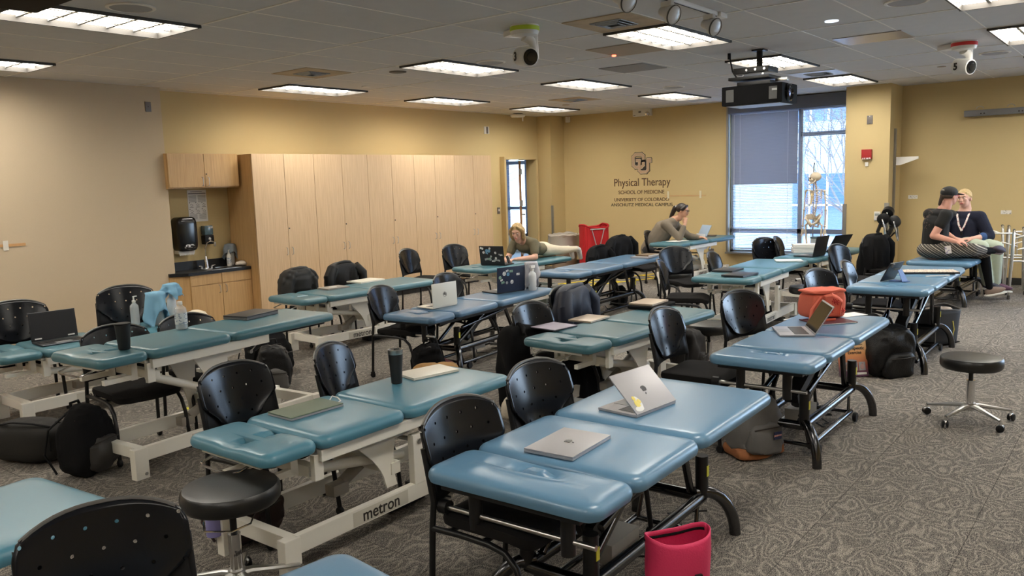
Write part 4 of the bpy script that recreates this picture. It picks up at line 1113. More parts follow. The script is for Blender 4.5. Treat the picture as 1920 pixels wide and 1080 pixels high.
# ================================================================ STOOLS
def make_stool(lab, h=.44, r=.19):
    t = thing('stool', lab, 'stool', group='black wheeled stools')
    b = MB(); b.lathe([(r * .5, h - .075), (r * .93, h - .075), (r * .99, h - .06), (r, h - .035), (r * .985, h - .014), (r * .94, h - .003), (r * .8, h + .001), (r * .3, h)], n=48); b.build('seat', M_LEATH, t)
    b = MB(); b.lathe([(.05, h - .10), (.09, h - .076)], n=20); b.cyl((0, 0, h - .11), (0, 0, h - .08), .03); b.cyl((0, 0, .26), (0, 0, h - .09), .014); b.build('gas_spring', M_BLACKM, t)
    b = MB(); b.cyl((0, 0, .07), (0, 0, .28), .026, n=20); b.build('column', M_CHROME, t)
    b = MB()
    for k in range(5):
        a = R(72 * k + 20); c, s = math.cos(a), math.sin(a)
        b.tube([(0, 0, .105), (c * .06, s * .06, .105), (c * .26, s * .26, .072)], [.024, .022, .012], n=8, flat=.7)
    b.lathe([(.036, .08), (.036, .125)], n=20); b.build('base', M_STEEL, t)
    for k in range(5):
        a = R(72 * k + 20); c, s = math.cos(a) * .265, math.sin(a) * .265
        b = MB()
        for q in (-.013, .013): b.lathe([(.018, -.007), (.024, -.004), (.024, .004), (.018, .007)], M=Matrix.Translation((c, s, .025)) @ Matrix.Rotation(a + R(40), 4, 'Z') @ Matrix.Rotation(R(90), 4, 'X') @ Matrix.Translation((0, 0, q)), n=18)
        cs = b.build('caster', M_BLACKP, t)
        b = MB(); b.ell((c, s, .036), (.022, .012, .016), rot=(0, 0, a + R(40))); b.cyl((c, s, .04), (c, s, .075), .006); b.build('caster_hood', M_CHROME, cs)
    return t
st = make_stool('black wheeled stool alone on open carpet at the right'); st.location = (6.02, .925, 0); st.rotation_euler = (0, 0, R(-6))
s2 = make_stool('black wheeled stool tucked under head of the green laptop table', h=.49, r=.20); s2.location = (1.77, 2.93, 0); s2.rotation_euler = (0, 0, R(30))
b = MB(); b.tube([(-.17, .03, .40), (-.19, .02, .37), (-.16, -.08, .36), (-.10, -.13, .37), (-.05, -.13, .41)], .004, n=6); b.build('height_lever', M_CHROME, s2)
text_mesh('lettering', 'MIDMARK', .018, M_INK, s2, (-.012, -.0275, .20), (R(90), 0, R(-20)), sx=.8)
dup(st, (8.95, 3.0, 0), R(40), label='black wheeled stool beside the closed black laptops table')
dup(st, (6.35, 2.95, 0), R(10), label='black wheeled stool between two tables, chrome post behind a chair')
dup(st, (3.62, 2.55, 0), R(70), label='black wheeled stool almost hidden behind foreground chairs, chrome arm showing')
dup(st, (9.6, 4.9, 0), R(0), label='low black wheeled stool base beyond blue table, hidden behind chairs')
# ================================================================ SMALL THINGS ON THE TABLES
M_SILVER = mat('laptop_silver', (.44, .43, .45), .4, metal=.4)
M_GOLD = mat('laptop_gold', (.55, .44, .34), .35, metal=.4)
M_LWHITE = mat('laptop_white', (.80, .76, .66), .35)
M_LBLACK = mat('laptop_black', (.015, .015, .017), .4)
M_LNAVY = mat('laptop_navy', (.012, .02, .05), .35)
M_LGREEN = mat('laptop_case_green', (.16, .20, .145), .5)
M_KEYS = stripes('keyboard_keys', (.02, .02, .02), (.12, .12, .12), 55, 'X', .5, .8)
M_SCREEN = mat('dark_screen', (.008, .008, .01), .12)
M_STK = [mat('sticker_white', (.75, .75, .73), .5), mat('sticker_green', (.25, .42, .30), .5), mat('sticker_blue', (.15, .35, .55), .5), mat('sticker_red', (.5, .12, .10), .5), mat('sticker_grey', (.4, .42, .42), .5)]
def closed_laptop(lab, c, rz, w=.30, d=.21, h=.016, m=M_SILVER, logo=None, base=None, cat='laptop'):
    t = thing('laptop' if cat == 'laptop' else cat, lab, cat, c, R(rz))
    b = MB(); b.box((0, 0, h * .3), (w, d, h * .6), bev=.003); b.build('base', base or m, t)
    b = MB(); b.box((0, 0, h * .82), (w, d, h * .36), bev=.002); b.build('lid', m, t)
    if logo == 'apple': apple(t, (0, 0, h + .0006), (0, 0, R(180)))
    return t
def apple(t, loc, rot, s=1.0, m=None):
    """dark bitten-fruit lid emblem"""
    b = MB(); pts = []
    for k in range(28):
        a = 2 * PI * k / 28; r = .017 * (1 + .10 * math.cos(2 * a) * .5 - .16 * max(0, math.sin(a)) ** 8 - .10 * max(0, -math.sin(a)) ** 10)
        x, y = r * math.cos(a), r * math.sin(a) * .98
        dd = math.hypot(x - .021, y - .002)
        if dd < .0095: k_ = .0095 / max(dd, 1e-4); x, y = .021 + (x - .021) * k_, .002 + (y - .002) * k_
        pts.append((x * s, y * s))
    b.prism(pts, 0, .0008)
    b.prism([(x * s, y * s) for x, y in [(.0, .018), (.002, .026), (.009, .031), (.009, .024)]], 0, .0008)
    o = b.build('emblem', m or mat('emblem_dark', (.03, .03, .035), .2), t, smooth=False); o.location = loc; o.rotation_euler = rot
    return o
def open_laptop(lab, c, rz, ang, w=.30, d=.21, m=M_SILVER, base=None, lid=None, logo=None, stickers=0, keys=True, seed=1, screen=None):
    """hinge along local +y; ang = opening angle in degrees"""
    t = thing('laptop', lab, 'laptop', c, R(rz))
    b = MB(); b.box((0, 0, .006), (w, d, .011), bev=.003); bs = b.build('base', base or m, t)
    if keys:
        b = MB(); b.box((0, d * .16, .0122), (w * .84, d * .42, .0012)); b.build('keyboard', M_KEYS, bs, smooth=False)
        b = MB(); b.box((0, -d * .28, .0122), (w * .34, d * .32, .0008)); b.build('trackpad', mat('trackpad_grey', (.3, .3, .3), .3), bs, smooth=False)
    a = R(ang)
    L = bpy.data.objects.new
    b = MB(); b.box((0, -d / 2, .003), (w, d, .006), bev=.002)
    ld = b.build('lid', lid or m, t); ld.location = (0, d / 2, .012); ld.rotation_euler = (-a, 0, 0)
    b = MB(); b.box((0, -d / 2, -.0008), (w * .95, d * .90, .001)); b.build('screen', screen or M_SCREEN, ld, smooth=False)
    if logo == 'apple': apple(ld, (0, -d * .5, .0062), (0, 0, 0))
    if logo == 'hp':
        o = text_mesh('emblem', 'hp', .034, M_INK, ld, (0, -d * .5, .0066), (0, 0, 0), bold=.0006)
        b = MB(); b.tube([(.021 * math.cos(2 * PI * k / 20), -d * .5 + .021 * math.sin(2 * PI * k / 20), .0064) for k in range(21)], .0014, n=5); b.build('emblem_ring', M_INK, ld)
    rn = random.Random(seed)
    for k in range(stickers):
        cx, cy = rn.uniform(-w * .42, w * .42), rn.uniform(-d * .88, -d * .12); r = rn.uniform(.013, .024)
        b = MB()
        if rn.random() < .6: b.prism([(cx + r * math.cos(2 * PI * q / 16), cy + r * math.sin(2 * PI * q / 16)) for q in range(16)], .0061 + .0002 * k / 10, .0067 + .0003 * k / 10)
        else: b.box((cx, cy, .0064), (r * 2.2, r * 1.2, .0007), rot=(0, 0, rn.uniform(-.5, .5)))
        o = b.build('sticker', M_STK[rn.choice([0, 0, 4, 4, 1, 2, 3])], ld, smooth=False)
        b = MB(); b.tube([(cx + r * .55 * math.cos(2 * PI * q / 9), cy + r * .5 * math.sin(2 * PI * q / 9) * rn.uniform(.6, 1), .0070 + .0003 * k / 10) for q in range(8)], .0013, n=4); 
        q_ = b.build('sticker', mat('sticker_ink', (.08, .09, .10), .5), ld, smooth=False)
    return t
def TZ(k): return TABLES[k][1][5]
e = .0022
# nearest blue table
closed_laptop('closed silver laptop with a dark fruit emblem on nearest blue table', (2.515, 1.755, TZ('T14') + e), 4, .30, .215, logo='apple')
t = open_laptop('silver laptop tilted open on nearest blue table, fruit emblem and yellow sticker on its lid', (3.13, 1.80, TZ('T14') + e), 180 - 6, 44, .30, .21, logo='apple', keys=True)
ld = [o for o in list(COL.objects) if o.parent == t and o.name.startswith('lid')][0]
b = MB(); b.ell((.105, -.045, .007), (.016, .020, .0012)); b.ell((.105, -.075, .007), (.011, .012, .0012)); b.ell((.085, -.055, .007), (.012, .012, .0012)); s_ = b.build('sticker', mat('sticker_yellow', (.75, .62, .15), .5), ld); b = MB(); b.ell((.11, -.022, .0068), (.028, .014, .0012)); b.ell((.095, -.05, .0064), (.022, .034, .0008)); b.build('sticker', M_STK[0], ld)
t = thing('phone', 'phone in a white case behind the tilted silver laptop', 'phone', (3.42, 1.90, TZ('T14') + e), R(15)); b = MB(); b.box((0, 0, .005), (.145, .072, .01), bev=.004); b.build('case', M_PAPER, t); b = MB(); b.box((0, 0, .0104), (.13, .062, .001)); b.build('screen', M_SCREEN, t)
# open laptop + lunch bag table
open_laptop('silver laptop open on blue table before coral lunch bag, black screen leaning right', (5.17, 1.82, TZ('T15') + e), -150, 122, .31, .21)
def lunch_bag(lab, c, rz):
    t = thing('lunch_bag', lab, 'bag', c, R(rz))
    m = mat('coral_fabric', (.80, .17, .10), .75, bump=.3, bscale=300)
    def f(p):
        p = p.copy(); p.x *= 1 - .10 * sstep(-.02, .1, p.z); p.z += .010 * noise.noise(p * 14) + (.012 * math.sin(p.x * 22) if p.z > .05 else 0); p.y += .012 * noise.noise(p * 17 + Vector((3, 0, 0))); return p
    b = MB(); b.ell((0, 0, .095), (.15, .095, .095), ex=.35, nu=44, nv=24, fn=f); b.build('body', m, t)
    b = MB(); b.ell((0, 0, .188), (.150, .098, .012), ex=.35, nu=44, nv=8, fn=f); b.build('lid', m, t)
    b = MB(); b.tube([(.148 * math.cos(a_) * (1 if abs(math.cos(a_)) < .9 else 1), .097 * math.sin(a_), .178) for a_ in [2 * PI * k / 24 for k in range(25)]], .004, n=6); b.build('zip', mat('coral_zip', (.6, .12, .08), .6), t)
    b = MB()
    def strap(pts):
        for i in range(len(pts) - 1): b.tube([pts[i], pts[i + 1]], .017, n=6, flat=.18)
    b.tube([(-.075, -.098, .02), (-.075, -.101, .12), (-.07, -.11, .16), (-.03, -.135, .175), (.02, -.14, .15), (.07, -.12, .12), (.075, -.101, .06), (.075, -.098, .02)], .014, n=8, flat=.22)
    b.tube([(-.10, -.10, .16), (-.18, -.11, .08), (-.20, -.12, .01), (-.12, -.15, .004), (-.02, -.16, .004)], .012, n=8, flat=.25)
    b.build('handle', m, t)
    b = MB()
    for k, (px, pz) in enumerate([(-.05, .09), (.0, .06), (.045, .11), (.10, .05), (-.10, .05), (.02, .12)]):
        for q in range(6):
            a_ = q * PI / 3 + k; b.tube([(px, -.0985, pz), (px + .02 * math.cos(a_), -.0985, pz + .02 * math.sin(a_))], .003, n=4)
    b.build('flower_print', mat('coral_dark_print', (.62, .05, .04), .7), t)
    return t
lunch_bag('coral red lunch bag with flower print standing on the blue table', (5.78, 1.83, TZ('T15') + .012), -32)
t = thing('folder', 'dark red folder lying under the coral lunch bag', 'folder', (5.66, 1.75, TZ('T15') + e), R(-40)); b = MB(); b.box((0, 0, .004), (.30, .23, .007), bev=.002); b.build('cover', mat('dark_red_cover', (.09, .012, .02), .5), t); b = MB(); b.box((0, -.1165, .004), (.28, .003, .004)); b.build('pages', M_PAPER, t)
t = thing('paper_sheet', 'white paper sheet corner by the coral lunch bag', 'paper', (6.0, 1.70, TZ('T15') + e), R(-30)); b = MB(); b.box((0, 0, .001), (.20, .13, .002)); b.build('sheet', M_PAPER, t)
# tablet table
z16 = TZ('T16') + e
t = thing('tablet', 'black tablet leaning on a blue folding stand', 'tablet', (7.42, 1.80, z16), R(168))
Mx = Matrix.Rotation(R(-62), 4, 'X') @ Matrix.Identity(4)
b = MB(); b.box((0, .09, .005), (.25, .18, .009), bev=.004, M=Matrix.Rotation(R(62), 4, 'X')); tb_ = b.build('body', M_LBLACK, t)
b = MB(); b.box((0, .09, .0102), (.235, .165, .001), M=Matrix.Rotation(R(62), 4, 'X')); b.build('screen', M_SCREEN, t)
b = MB(); b.box((-.02, .12, -.012), (.10, .012, .006), M=Matrix.Rotation(R(62), 4, 'X')); b.box((.09, .165, -.01), (.03, .03, .012), M=Matrix.Rotation(R(62), 4, 'X')); b.build('camera_bump', M_GREYC, t)
b = MB()
b.prism([(-.05, 0), (.05, 0), (.035, .11), (-.035, .11)], 0, .004, M=Matrix.Translation((0, .15, .0)) @ Matrix.Rotation(R(115), 4, 'X')); b.box((0, .10, .003), (.09, .14, .004)); b.build('stand', mat('blue_stand', (.06, .12, .32), .5), t, smooth=False)
t = thing('keyboard', 'flat keyboard in a patterned cream and coral cover behind the tablet', 'keyboard', (8.12, 1.62, z16), R(-66)); b = MB(); b.box((0, 0, .008), (.46, .22, .015), bev=.004); b.build('body', M_LBLACK, t); b = MB(); b.box((0, 0, .0165), (.45, .21, .003)); b.build('cover', printed('patterned_cover', (.72, .60, .48), (.25, .2, .2), 60, 60, .55), t)
b = MB(); b.cyl((-.13, 0, .005), (.09, .01, .005), .005, n=8); tag(b.build('stylus', M_WHITEP, loc=(7.87, 1.48, z16), rot=(0, 0, R(-50))), 'white stylus pencil lying beside the patterned keyboard', 'stylus')
# table with two closed black laptops
z12 = TZ('T12') + e
closed_laptop('closed black laptop nearer the far chair on teal table, upper of two', (8.22, 3.60, z12), 2, .33, .23, .018, M_LBLACK)
closed_laptop('closed black laptop at head end of teal table, lower of two', (7.88, 3.32, z12), -4, .34, .24, .018, M_LBLACK)
t = thing('tray', 'clear plastic tray with papers on far end of black laptops table', 'tray', (9.38, 3.36, z12), R(-62)); b = MB(); b.box((0, 0, .007), (.30, .20, .013), bev=.004); b.build('tray_body', mat('frosted_plastic', (.60, .66, .66), .3), t); b = MB(); b.box((0, 0, .0145), (.26, .16, .002)); b.build('paper', M_PAPER, t)
# window table
z13 = TZ('T13') + e
open_laptop('black laptop open at the window table, left of the two', (10.36, 3.45, z13), 172, 102, .34, .25, M_LBLACK)
open_laptop('black laptop open on window table nearest the pillar, leaning right', (11.12, 3.46, z13), 158, 122, .34, .25, M_LBLACK)
t = thing('paper_stack', 'white stack of papers and boxes behind left window laptop', 'paper stack', (10.80, 3.66, z13), R(-60))
for k in range(5):
    b = MB(); b.box((random.uniform(-.01, .01), random.uniform(-.01, .01), .012 + k * .022), (.30, .20, .019), rot=(0, 0, random.uniform(-.08, .08))); b.build('sheaf', M_PAPER, t, smooth=False)
t = thing('wipes_tub', 'pale plastic tub with dark rim between the window laptops', 'tub', (11.26, 3.66, z13)); b = MB(); b.lathe([(.07, 0), (.075, .12), (.07, .15)], n=24); b.build('tub_body', mat('tub_plastic', (.42, .47, .5), .3), t); b = MB(); b.lathe([(.077, .15), (.077, .17), (.06, .175)], n=24); b.build('rim', mat('tub_rim', (.06, .10, .11), .4), t)
# lilac tablet table
z11 = TZ('T11') + e
closed_laptop('lilac tablet in a flat cover by the face slot of teal table', (4.70, 3.38, z11), -6, .25, .23, .012, mat('lilac_cover', (.42, .37, .46), .5), base=M_LBLACK, cat='tablet')
closed_laptop('closed gold laptop on teal table beside the lilac tablet', (5.10, 3.34, z11), 2, .28, .20, .014, M_GOLD)
closed_laptop('closed silver laptop resting on black sleeve, lilac tablet table', (5.84, 3.24, z11 + .03), 3, .30, .21, .016, M_GOLD)
t = thing('laptop_sleeve', 'black zipped laptop sleeve under the silver laptop', 'sleeve', (5.85, 3.22, z11), R(4)); b = MB(); b.ell((0, 0, .0145), (.19, .145, .014), ex=.25, nu=40, nv=10); b.build('body', M_BLACKC, t)
# white laptop table and stickered laptop
z7 = TZ('T7') + e
open_laptop('white laptop standing open on blue table, round dark emblem on lid', (5.31, 5.13, z7), 178, 88, .31, .21, M_LWHITE, logo='hp')
open_laptop('navy laptop open on blue table, lid covered with pale stickers', (6.36, 5.20, z7), 168, 92, .36, .25, M_LNAVY, base=M_LBLACK, stickers=10, seed=12)
def bottle(lab, c, h=.20, r=.036, body=None, cap=None, kind='pump', name='bottle', liquid=None, label_m=None, group=None, cloth=None, rz=0):
    t = thing(name, lab, 'bottle', c, R(rz), group)
    b = MB(); b.lathe([(r * .85, 0), (r, .008), (r, h * .62), (r * .92, h * .72), (r * .42, h * .80), (r * .36, h * .84)], n=24); b.build('body', body or M_CLEAR, t)
    if liquid:
        b = MB(); b.lathe([(r * .8, .004), (r * .94, .01), (r * .94, liquid)], n=20); b.build('liquid', mat('clear_gel', (.55, .62, .65), .1, alpha=.5), t)
    if label_m:
        b = MB(); b.lathe([(r * 1.01, h * .18), (r * 1.012, h * .55)], n=24); b.build('label', label_m, t)
    cp = cap or M_WHITEP
    b = MB()
    if kind == 'pump':
        b.lathe([(r * .42, h * .83), (r * .42, h * .90), (r * .2, h * .91), (r * .16, h * 1.0), (r * .22, h * 1.01), (r * .22, h * 1.05)], n=16); b.box((r * .35, 0, h * 1.04), (r * .9, r * .3, h * .03), bev=.002); b.build('pump', cp, t)
    elif kind == 'cap': b.lathe([(r * .42, h * .83), (r * .42, h * .93), (r * .38, h * .94)], n=18); b.build('cap', cp, t)
    else:
        b.lathe([(r * .42, h * .83), (r * .42, h * .92)], n=16); b.box((r * .2, 0, h * 1.0), (r * 1.7, r * .5, h * .12), bev=.004); b.box((r * .8, 0, h * .92), (r * .15, r * .3, h * .16), rot=(0, R(18), 0)); b.build('sprayer', cp, t)
    return t
def cloth_over(lab, c, rz, s, m, drops=(1, 1, 1, 1), h=.15, seed=0.0, w=.15, name='cleaning_cloth'):
    """square cloth hung over a bottle top"""
    def f(u, v):
        x, y = (u - .5) * 2, (v - .5) * 2
        r = math.hypot(x, y); a = math.atan2(y, x)
        k = max(0, r - .28)
        rad = .020 + .22 * w * min(r, .28) / .28 + .12 * w * k + .020 * math.sin(a * 4 + seed) * min(1, k * 2.4)
        z = -h * 1.25 * k ** .8 * (1 + .25 * math.sin(a * 2 + seed)) + .012 * noise.noise(Vector((x * 3 + seed, y * 3, 1)))
        rad += .02 * noise.noise(Vector((x * 2.2, y * 2.2 + seed, 4))) * (k > 0)
        return (rad * math.cos(a) * (1 if r > .01 else 0), rad * math.sin(a) * (1 if r > .01 else 0), z)
    b = MB(); b.grid(26, 26, f)
    o = b.build(name, m, solid=.003, loc=c, rot=(0, 0, R(rz)), angle=180)
    return tag(o, lab, 'cloth')
M_BCLOTH = mat('light_blue_microfibre', (.22, .44, .62), .9, bump=.5, bscale=400)
M_GCLOTH = mat('pale_grey_towel', (.50, .50, .55), .95, bump=.5, bscale=300)
bottle('clear pump bottle among bottles behind the navy laptop', (6.72, 5.34, z7), .22, .05, kind='cap', label_m=M_PAPER)
bottle('translucent white spray bottle at the end of the blue table', (6.55, 4.97, z7), .24, .042, body=mat('milky_plastic', (.72, .74, .76), .35), kind='spray')
cloth_over('pale grey towel hung over the spray bottle behind navy laptop', (6.60, 5.02, z7 + .285), 20, .15, M_GCLOTH, h=.20, w=.20, seed=2)
t = thing('dish', 'small dark dish beside the towel draped bottle', 'dish', (6.62, 5.14, z7)); b = MB(); b.lathe([(.05, 0), (.065, .02), (.06, .024), (.045, .006)], n=24); b.build('rim', mat('dark_dish', (.08, .07, .06), .4), t)
# lying person's laptop
z4 = TZ('T4') + e
open_laptop('black laptop thick with stickers before the lying person', (8.00, 6.62, z4), 100, 98, .35, .24, M_LBLACK, stickers=17, seed=5)
t = thing('mobile_phone', 'dark phone leaning by the lying person hands', 'phone', (8.10, 6.52, z4), R(20)); b = MB(); b.box((0, 0, .05), (.07, .012, .12), rot=(R(-20), 0, 0), bev=.003); b.build('case', M_LBLACK, t)
# logo wall table
z9 = TZ('T9') + e
t = thing('tablet', 'pale blue tablet standing in a cover before ponytailed person', 'tablet', (12.30, 5.85, z9), R(238))
b = MB(); b.box((0, .10, 0), (.27, .20, .008), bev=.003, M=Matrix.Translation((0, .02, .03)) @ Matrix.Rotation(R(62), 4, 'X')); b.build('cover', mat('pale_blue_cover', (.32, .42, .55), .45), t)
b = MB(); b.box((0, .0, .035), (.26, .006, .07)); b.box((0, -.09, .006), (.27, .17, .01), bev=.003); b.build('keyboard', mat('pale_white_cover', (.65, .68, .72), .45), t)
b = MB(); b.box((0, 0, .003), (.30, .21, .005)); tag(b.build('paper_sheet', M_PAPER, smooth=False, loc=(11.62, 5.93, z9), rot=(0, 0, R(-20))), 'white papers under the elbow of ponytailed person', 'paper')
t = thing('notebook', 'dark thin notebook at the far end of logo wall table', 'notebook', (12.75, 5.93, z9), R(-70)); b = MB(); b.box((0, 0, .007), (.26, .18, .012), bev=.003); b.build('cover', mat('dark_brown_cover', (.07, .05, .04), .5), t)
# far end of long blue table
z8 = TZ('T8') + e
closed_laptop('closed silver laptop at far end of long blue table', (9.44, 5.30, z8), 10, .36, .25, .018, M_SILVER)
t = thing('notebook', 'brown notebook lying on the silver laptop', 'notebook', (9.50, 5.28, z8 + .0185), R(-4)); b = MB(); b.box((0, 0, .009), (.28, .20, .017), bev=.003); b.build('cover', mat('brown_cover', (.14, .09, .05), .5), t); b = MB(); b.box((0, -.1005, .009), (.27, .002, .012)); b.build('pages', M_PAPER, t)
# cupboards table
z3 = TZ('T3') + e
closed_laptop('closed grey laptop with a sticker patch, left of two before quilted jacket', (5.59, 6.93, z3), -2, .28, .20, .016, mat('laptop_grey_brown', (.30, .27, .24), .4)); 
b = MB(); b.ell((5.58, 6.93, z3 + .0165), (.05, .035, .0012)); tag(b.build('sticker_patch', M_STK[0]), 'pale sticker on the closed grey laptop', 'sticker')
closed_laptop('closed white laptop before the smooth black jacket', (6.18, 7.08, z3), 0, .36, .25, .016, M_LWHITE)
# black cup table
z2 = TZ('T2') + e
t = thing('cup', 'plain matt black tumbler cup on the head cushion of teal table', 'cup', (2.275, 4.79, z2)); b = MB(); b.lathe([(.030, 0), (.033, .004), (.044, .150), (.041, .152), (.038, .12), (.030, .02)], n=32); b.build('body', mat('matt_black_cup', (.012, .012, .013), .5), t); b = MB(); b.lathe([(.0415, .146), (.0465, .150), (.0465, .158), (.03, .160)], n=32); b.build('lid', M_BLACKP, t)
bottle('tall clear gel bottle with white cap on teal table', (2.84, 5.14, z2), .20, .040, kind='cap', liquid=.11, label_m=printed('bottle_label', (.75, .76, .76), (.3, .35, .45), 60, 90, .55))
closed_laptop('closed dark brown laptop on teal table before sink cabinet', (3.40, 5.17, z2), 14, .33, .22, .028, mat('laptop_dark_brown', (.045, .04, .038), .45), base=mat('laptop_dark_grey', (.12, .12, .12), .4))
# partition table
z1 = TZ('T1') + e
t = open_laptop('black laptop open toward camera beside beige partition, white stickers below screen', (2.66, 6.62, z1), -3, 97, .34, .22, M_LBLACK, screen=M_LBLACK)
ld = [o for o in list(COL.objects) if o.parent == t and o.name.startswith('lid')][0]
for cx in (-.12, .12):
    b = MB(); b.box((cx, -.018, -.0015), (.05, .010, .0012)); b.build('sticker', M_STK[0], ld)
b = MB(); b.box((0, -.221, .003), (.34, .002, .007)); b.build('silver_edge', M_SILVER, ld)
b = MB(); b.box((0, -.111, .009), (.335, .002, .005)); b.build('silver_edge', M_SILVER, t)
bottle('slim clear pump bottle beside the blue cloth by the beige partition', (3.36, 6.83, z1), .24, .036, kind='pump', liquid=.02)
bottle('white spray bottle under a light blue cloth, left of two', (3.50, 6.70, z1), .22, .045, body=mat('milky_plastic', (.72, .74, .76), .35), kind='spray')
cloth_over('light blue cleaning cloth draped over the left spray bottle', (3.47, 6.68, z1 + .285), 0, .15, M_BCLOTH, h=.20, w=.26, seed=1)
bottle('white spray bottle behind clear gel bottle, right of two by partition', (3.66, 6.76, z1), .27, .040, body=mat('milky_plastic', (.72, .74, .76), .35), kind='spray')
cloth_over('light blue cloth crumpled on the head of right spray bottle', (3.66, 6.76, z1 + .325), 40, .12, M_BCLOTH, h=.09, w=.20, seed=5)
t = thing('cap_hat', 'pale cream cap lying on the chair behind teal table', 'hat', (3.74, 6.52, z1)); b = MB(); b.lathe([(.11, 0), (.105, .04), (.08, .08), (.03, .10)], n=28); b.ell((.02, -.11, .01), (.08, .07, .006)); b.build('crown', mat('cream_cloth', (.72, .64, .50), .9), t)
# light teal table
z6 = TZ('T6') + e
t = closed_laptop('closed olive green laptop with white cable, on light teal table', (2.395, 3.235, z6), -1, .31, .19, .016, M_LGREEN, base=M_SILVER)
b = MB(); b.tube([(.155, .02, .006), (.20, .05, .02), (.21, .02, .015), (.19, -.03, .01), (.16, -.04, .006)], .0035, n=6); b.build('cable', M_WHITEP, t)
t = thing('tumbler', 'tall black tumbler with shiny steel rim on light teal table', 'cup', (3.02, 3.25, z6)); b = MB(); b.lathe([(.026, 0), (.030, .004), (.034, .08), (.040, .155), (.040, .165)], n=32); b.build('body', mat('matt_black_cup', (.012, .012, .013), .5), t); b = MB(); b.lathe([(.0405, .165), (.0415, .168), (.0415, .192), (.037, .192), (.036, .175)], n=32); b.build('rim', M_STEEL, t); b = MB(); b.lathe([(.036, .17), (.036, .186), (.01, .188)], n=24); b.box((.01, 0, .192), (.03, .014, .008), bev=.002); b.build('lid', mat('smoky_lid', (.06, .06, .06), .2), t)
closed_laptop('closed ivory laptop on light teal table beside the black tumbler', (3.28, 3.27, z6), -12, .31, .20, .014, M_LWHITE)
# sink counter
zc = .7045
bottle('white pump bottle on the sink counter near towels', (5.955, 9.46, zc), .20, .03, kind='pump', body=M_WHITEP, label_m=printed('bottle_label', (.75, .76, .76), (.3, .35, .45), 60, 90, .55))
bottle('grey spray jug at right end of sink counter', (6.02, 9.52, zc), .24, .05, body=mat('milky_grey_plastic', (.45, .45, .44), .4), kind='spray')
cloth_over('grey blue cloth draped over the jug on sink counter', (6.02, 9.52, zc + .285), 10, .12, mat('grey_blue_cloth', (.25, .29, .33), .9), h=.12, w=.2, seed=3)
b = MB(); b.ell((6.06, 9.33, zc + .03), (.085, .05, .032), fn=rough_fn(.02, 14, 3), nu=30, nv=18); tag(b.build('hand_towel', mat('off_white_towel', (.78, .68, .58), .95)), 'crumpled off-white towel on front of sink counter', 'cloth')

# ================================================================ JACKETS ON CHAIRS
def jacket(lab, x, y, rz, m, sleeve=True, quilt=False, w=.27, drop=.34, seed=0.0, z=.86, fat=.075, one_sleeve=0):
    t = thing('jacket', lab, 'jacket', (x, y, 0), R(rz))
    def f(p):
        q = p.copy()
        fold = .028 * math.sin(q.x * 38 + seed + 3 * noise.noise(Vector((q.x * 3, q.z * 3, seed))))
        q.y += fold * (1 if p.y > 0 else -1) * sstep(.20, -.1, q.z) + .02 * noise.noise(q * 7 + Vector((seed, 0, 0)))
        q.x += .03 * noise.noise(q * 5 + Vector((0, seed, 0)))
        if quilt: q.y += .012 * (abs(math.sin((q.x + q.z) * 34)) + abs(math.sin((q.x - q.z) * 34))) * (1 if p.y > 0 else -1)
        q.z -= .05 * (q.x / w) ** 2
        return q
    b = MB(); b.ell((0, 0, z - drop / 2), (w, fat, drop / 2), ex=.55, nu=72, nv=44, fn=f); b.build('body', m, t)
    if sleeve:
        for s in (-1, 1):
            b = MB(); b.tube([(s * w * .72, -.03, z - .07), (s * (w + .02), -.06, z - .16), (s * (w + .015), -.07, z - .30), (s * (w - .01), -.05, z - .46 - .04 * s)], [.06, .062, .055, .045], n=18)
            for v in b.bm.verts: v.co += Vector((.014, .014, .004)) * noise.noise(v.co * 16 + Vector((seed, 0, 0)))
            b.build('sleeve', m, t)
    b = MB(); b.tube([(-.15, -.02, z - .045), (-.08, -.045, z - .012), (.0, -.05, z - .004), (.08, -.045, z - .012), (.15, -.02, z - .045)], [.012, .018, .02, .018, .012], n=12); b.build('collar', m, t)
    return t
M_QUILT = mat('black_quilted_cloth', (.016, .015, .014), .6, bump=.2, bscale=200)
jacket('black quilted jacket over a chair before tall cabinets', 5.50, 7.42, 0, M_QUILT, quilt=True, sleeve=False, seed=1, drop=.36, z=.82, w=.25)
jacket('smooth black padded jacket over a chair, right of the quilted one', 6.10, 7.39, 4, M_GLOSSC, seed=2, drop=.36, z=.83, w=.24)
jacket('navy puffer jacket covering a chair beyond lilac tablet table', 5.38, 3.68, 8, M_NAVYC, seed=4, drop=.50, z=.85, w=.24, fat=.10)
t = jacket('crumpled black jacket hanging low off chair by lilac tablet', 4.50, 3.60, 60, M_BLACKC, seed=6, drop=.62, z=.66, w=.14, fat=.10, sleeve=False)
b = MB(); b.tube([(.0, -.05, .60), (.02, -.25, .575), (.0, -.42, .56)], [.06, .055, .05], n=18)
for v in b.bm.verts: v.co += Vector((.02, .014, .014)) * noise.noise(v.co * 22)
b.build('sleeve', M_BLACKC, t)
for (px, pz) in ((-.1, .45), (-.08, .35), (-.12, .58)):
    b = MB(); b.ell((px, -.105, pz), (.007, .004, .007)); b.build('snap_button', M_CHROME, t)
jacket('black jacket on chair by logo wall, left and lower one', 9.35, 5.96, 0, M_BLACKC, seed=7, drop=.35, w=.23, z=.79)
jacket('big black jacket on chair by the logo wall, right and taller', 9.97, 6.0, 0, M_BLACKC, seed=8, drop=.60, w=.31, z=.88, fat=.10)
jacket('black jacket over chair in front of pillar beside metal supports', 11.0, 2.84, -10, M_BLACKC, seed=9, drop=.62, w=.30, z=.88, fat=.11)

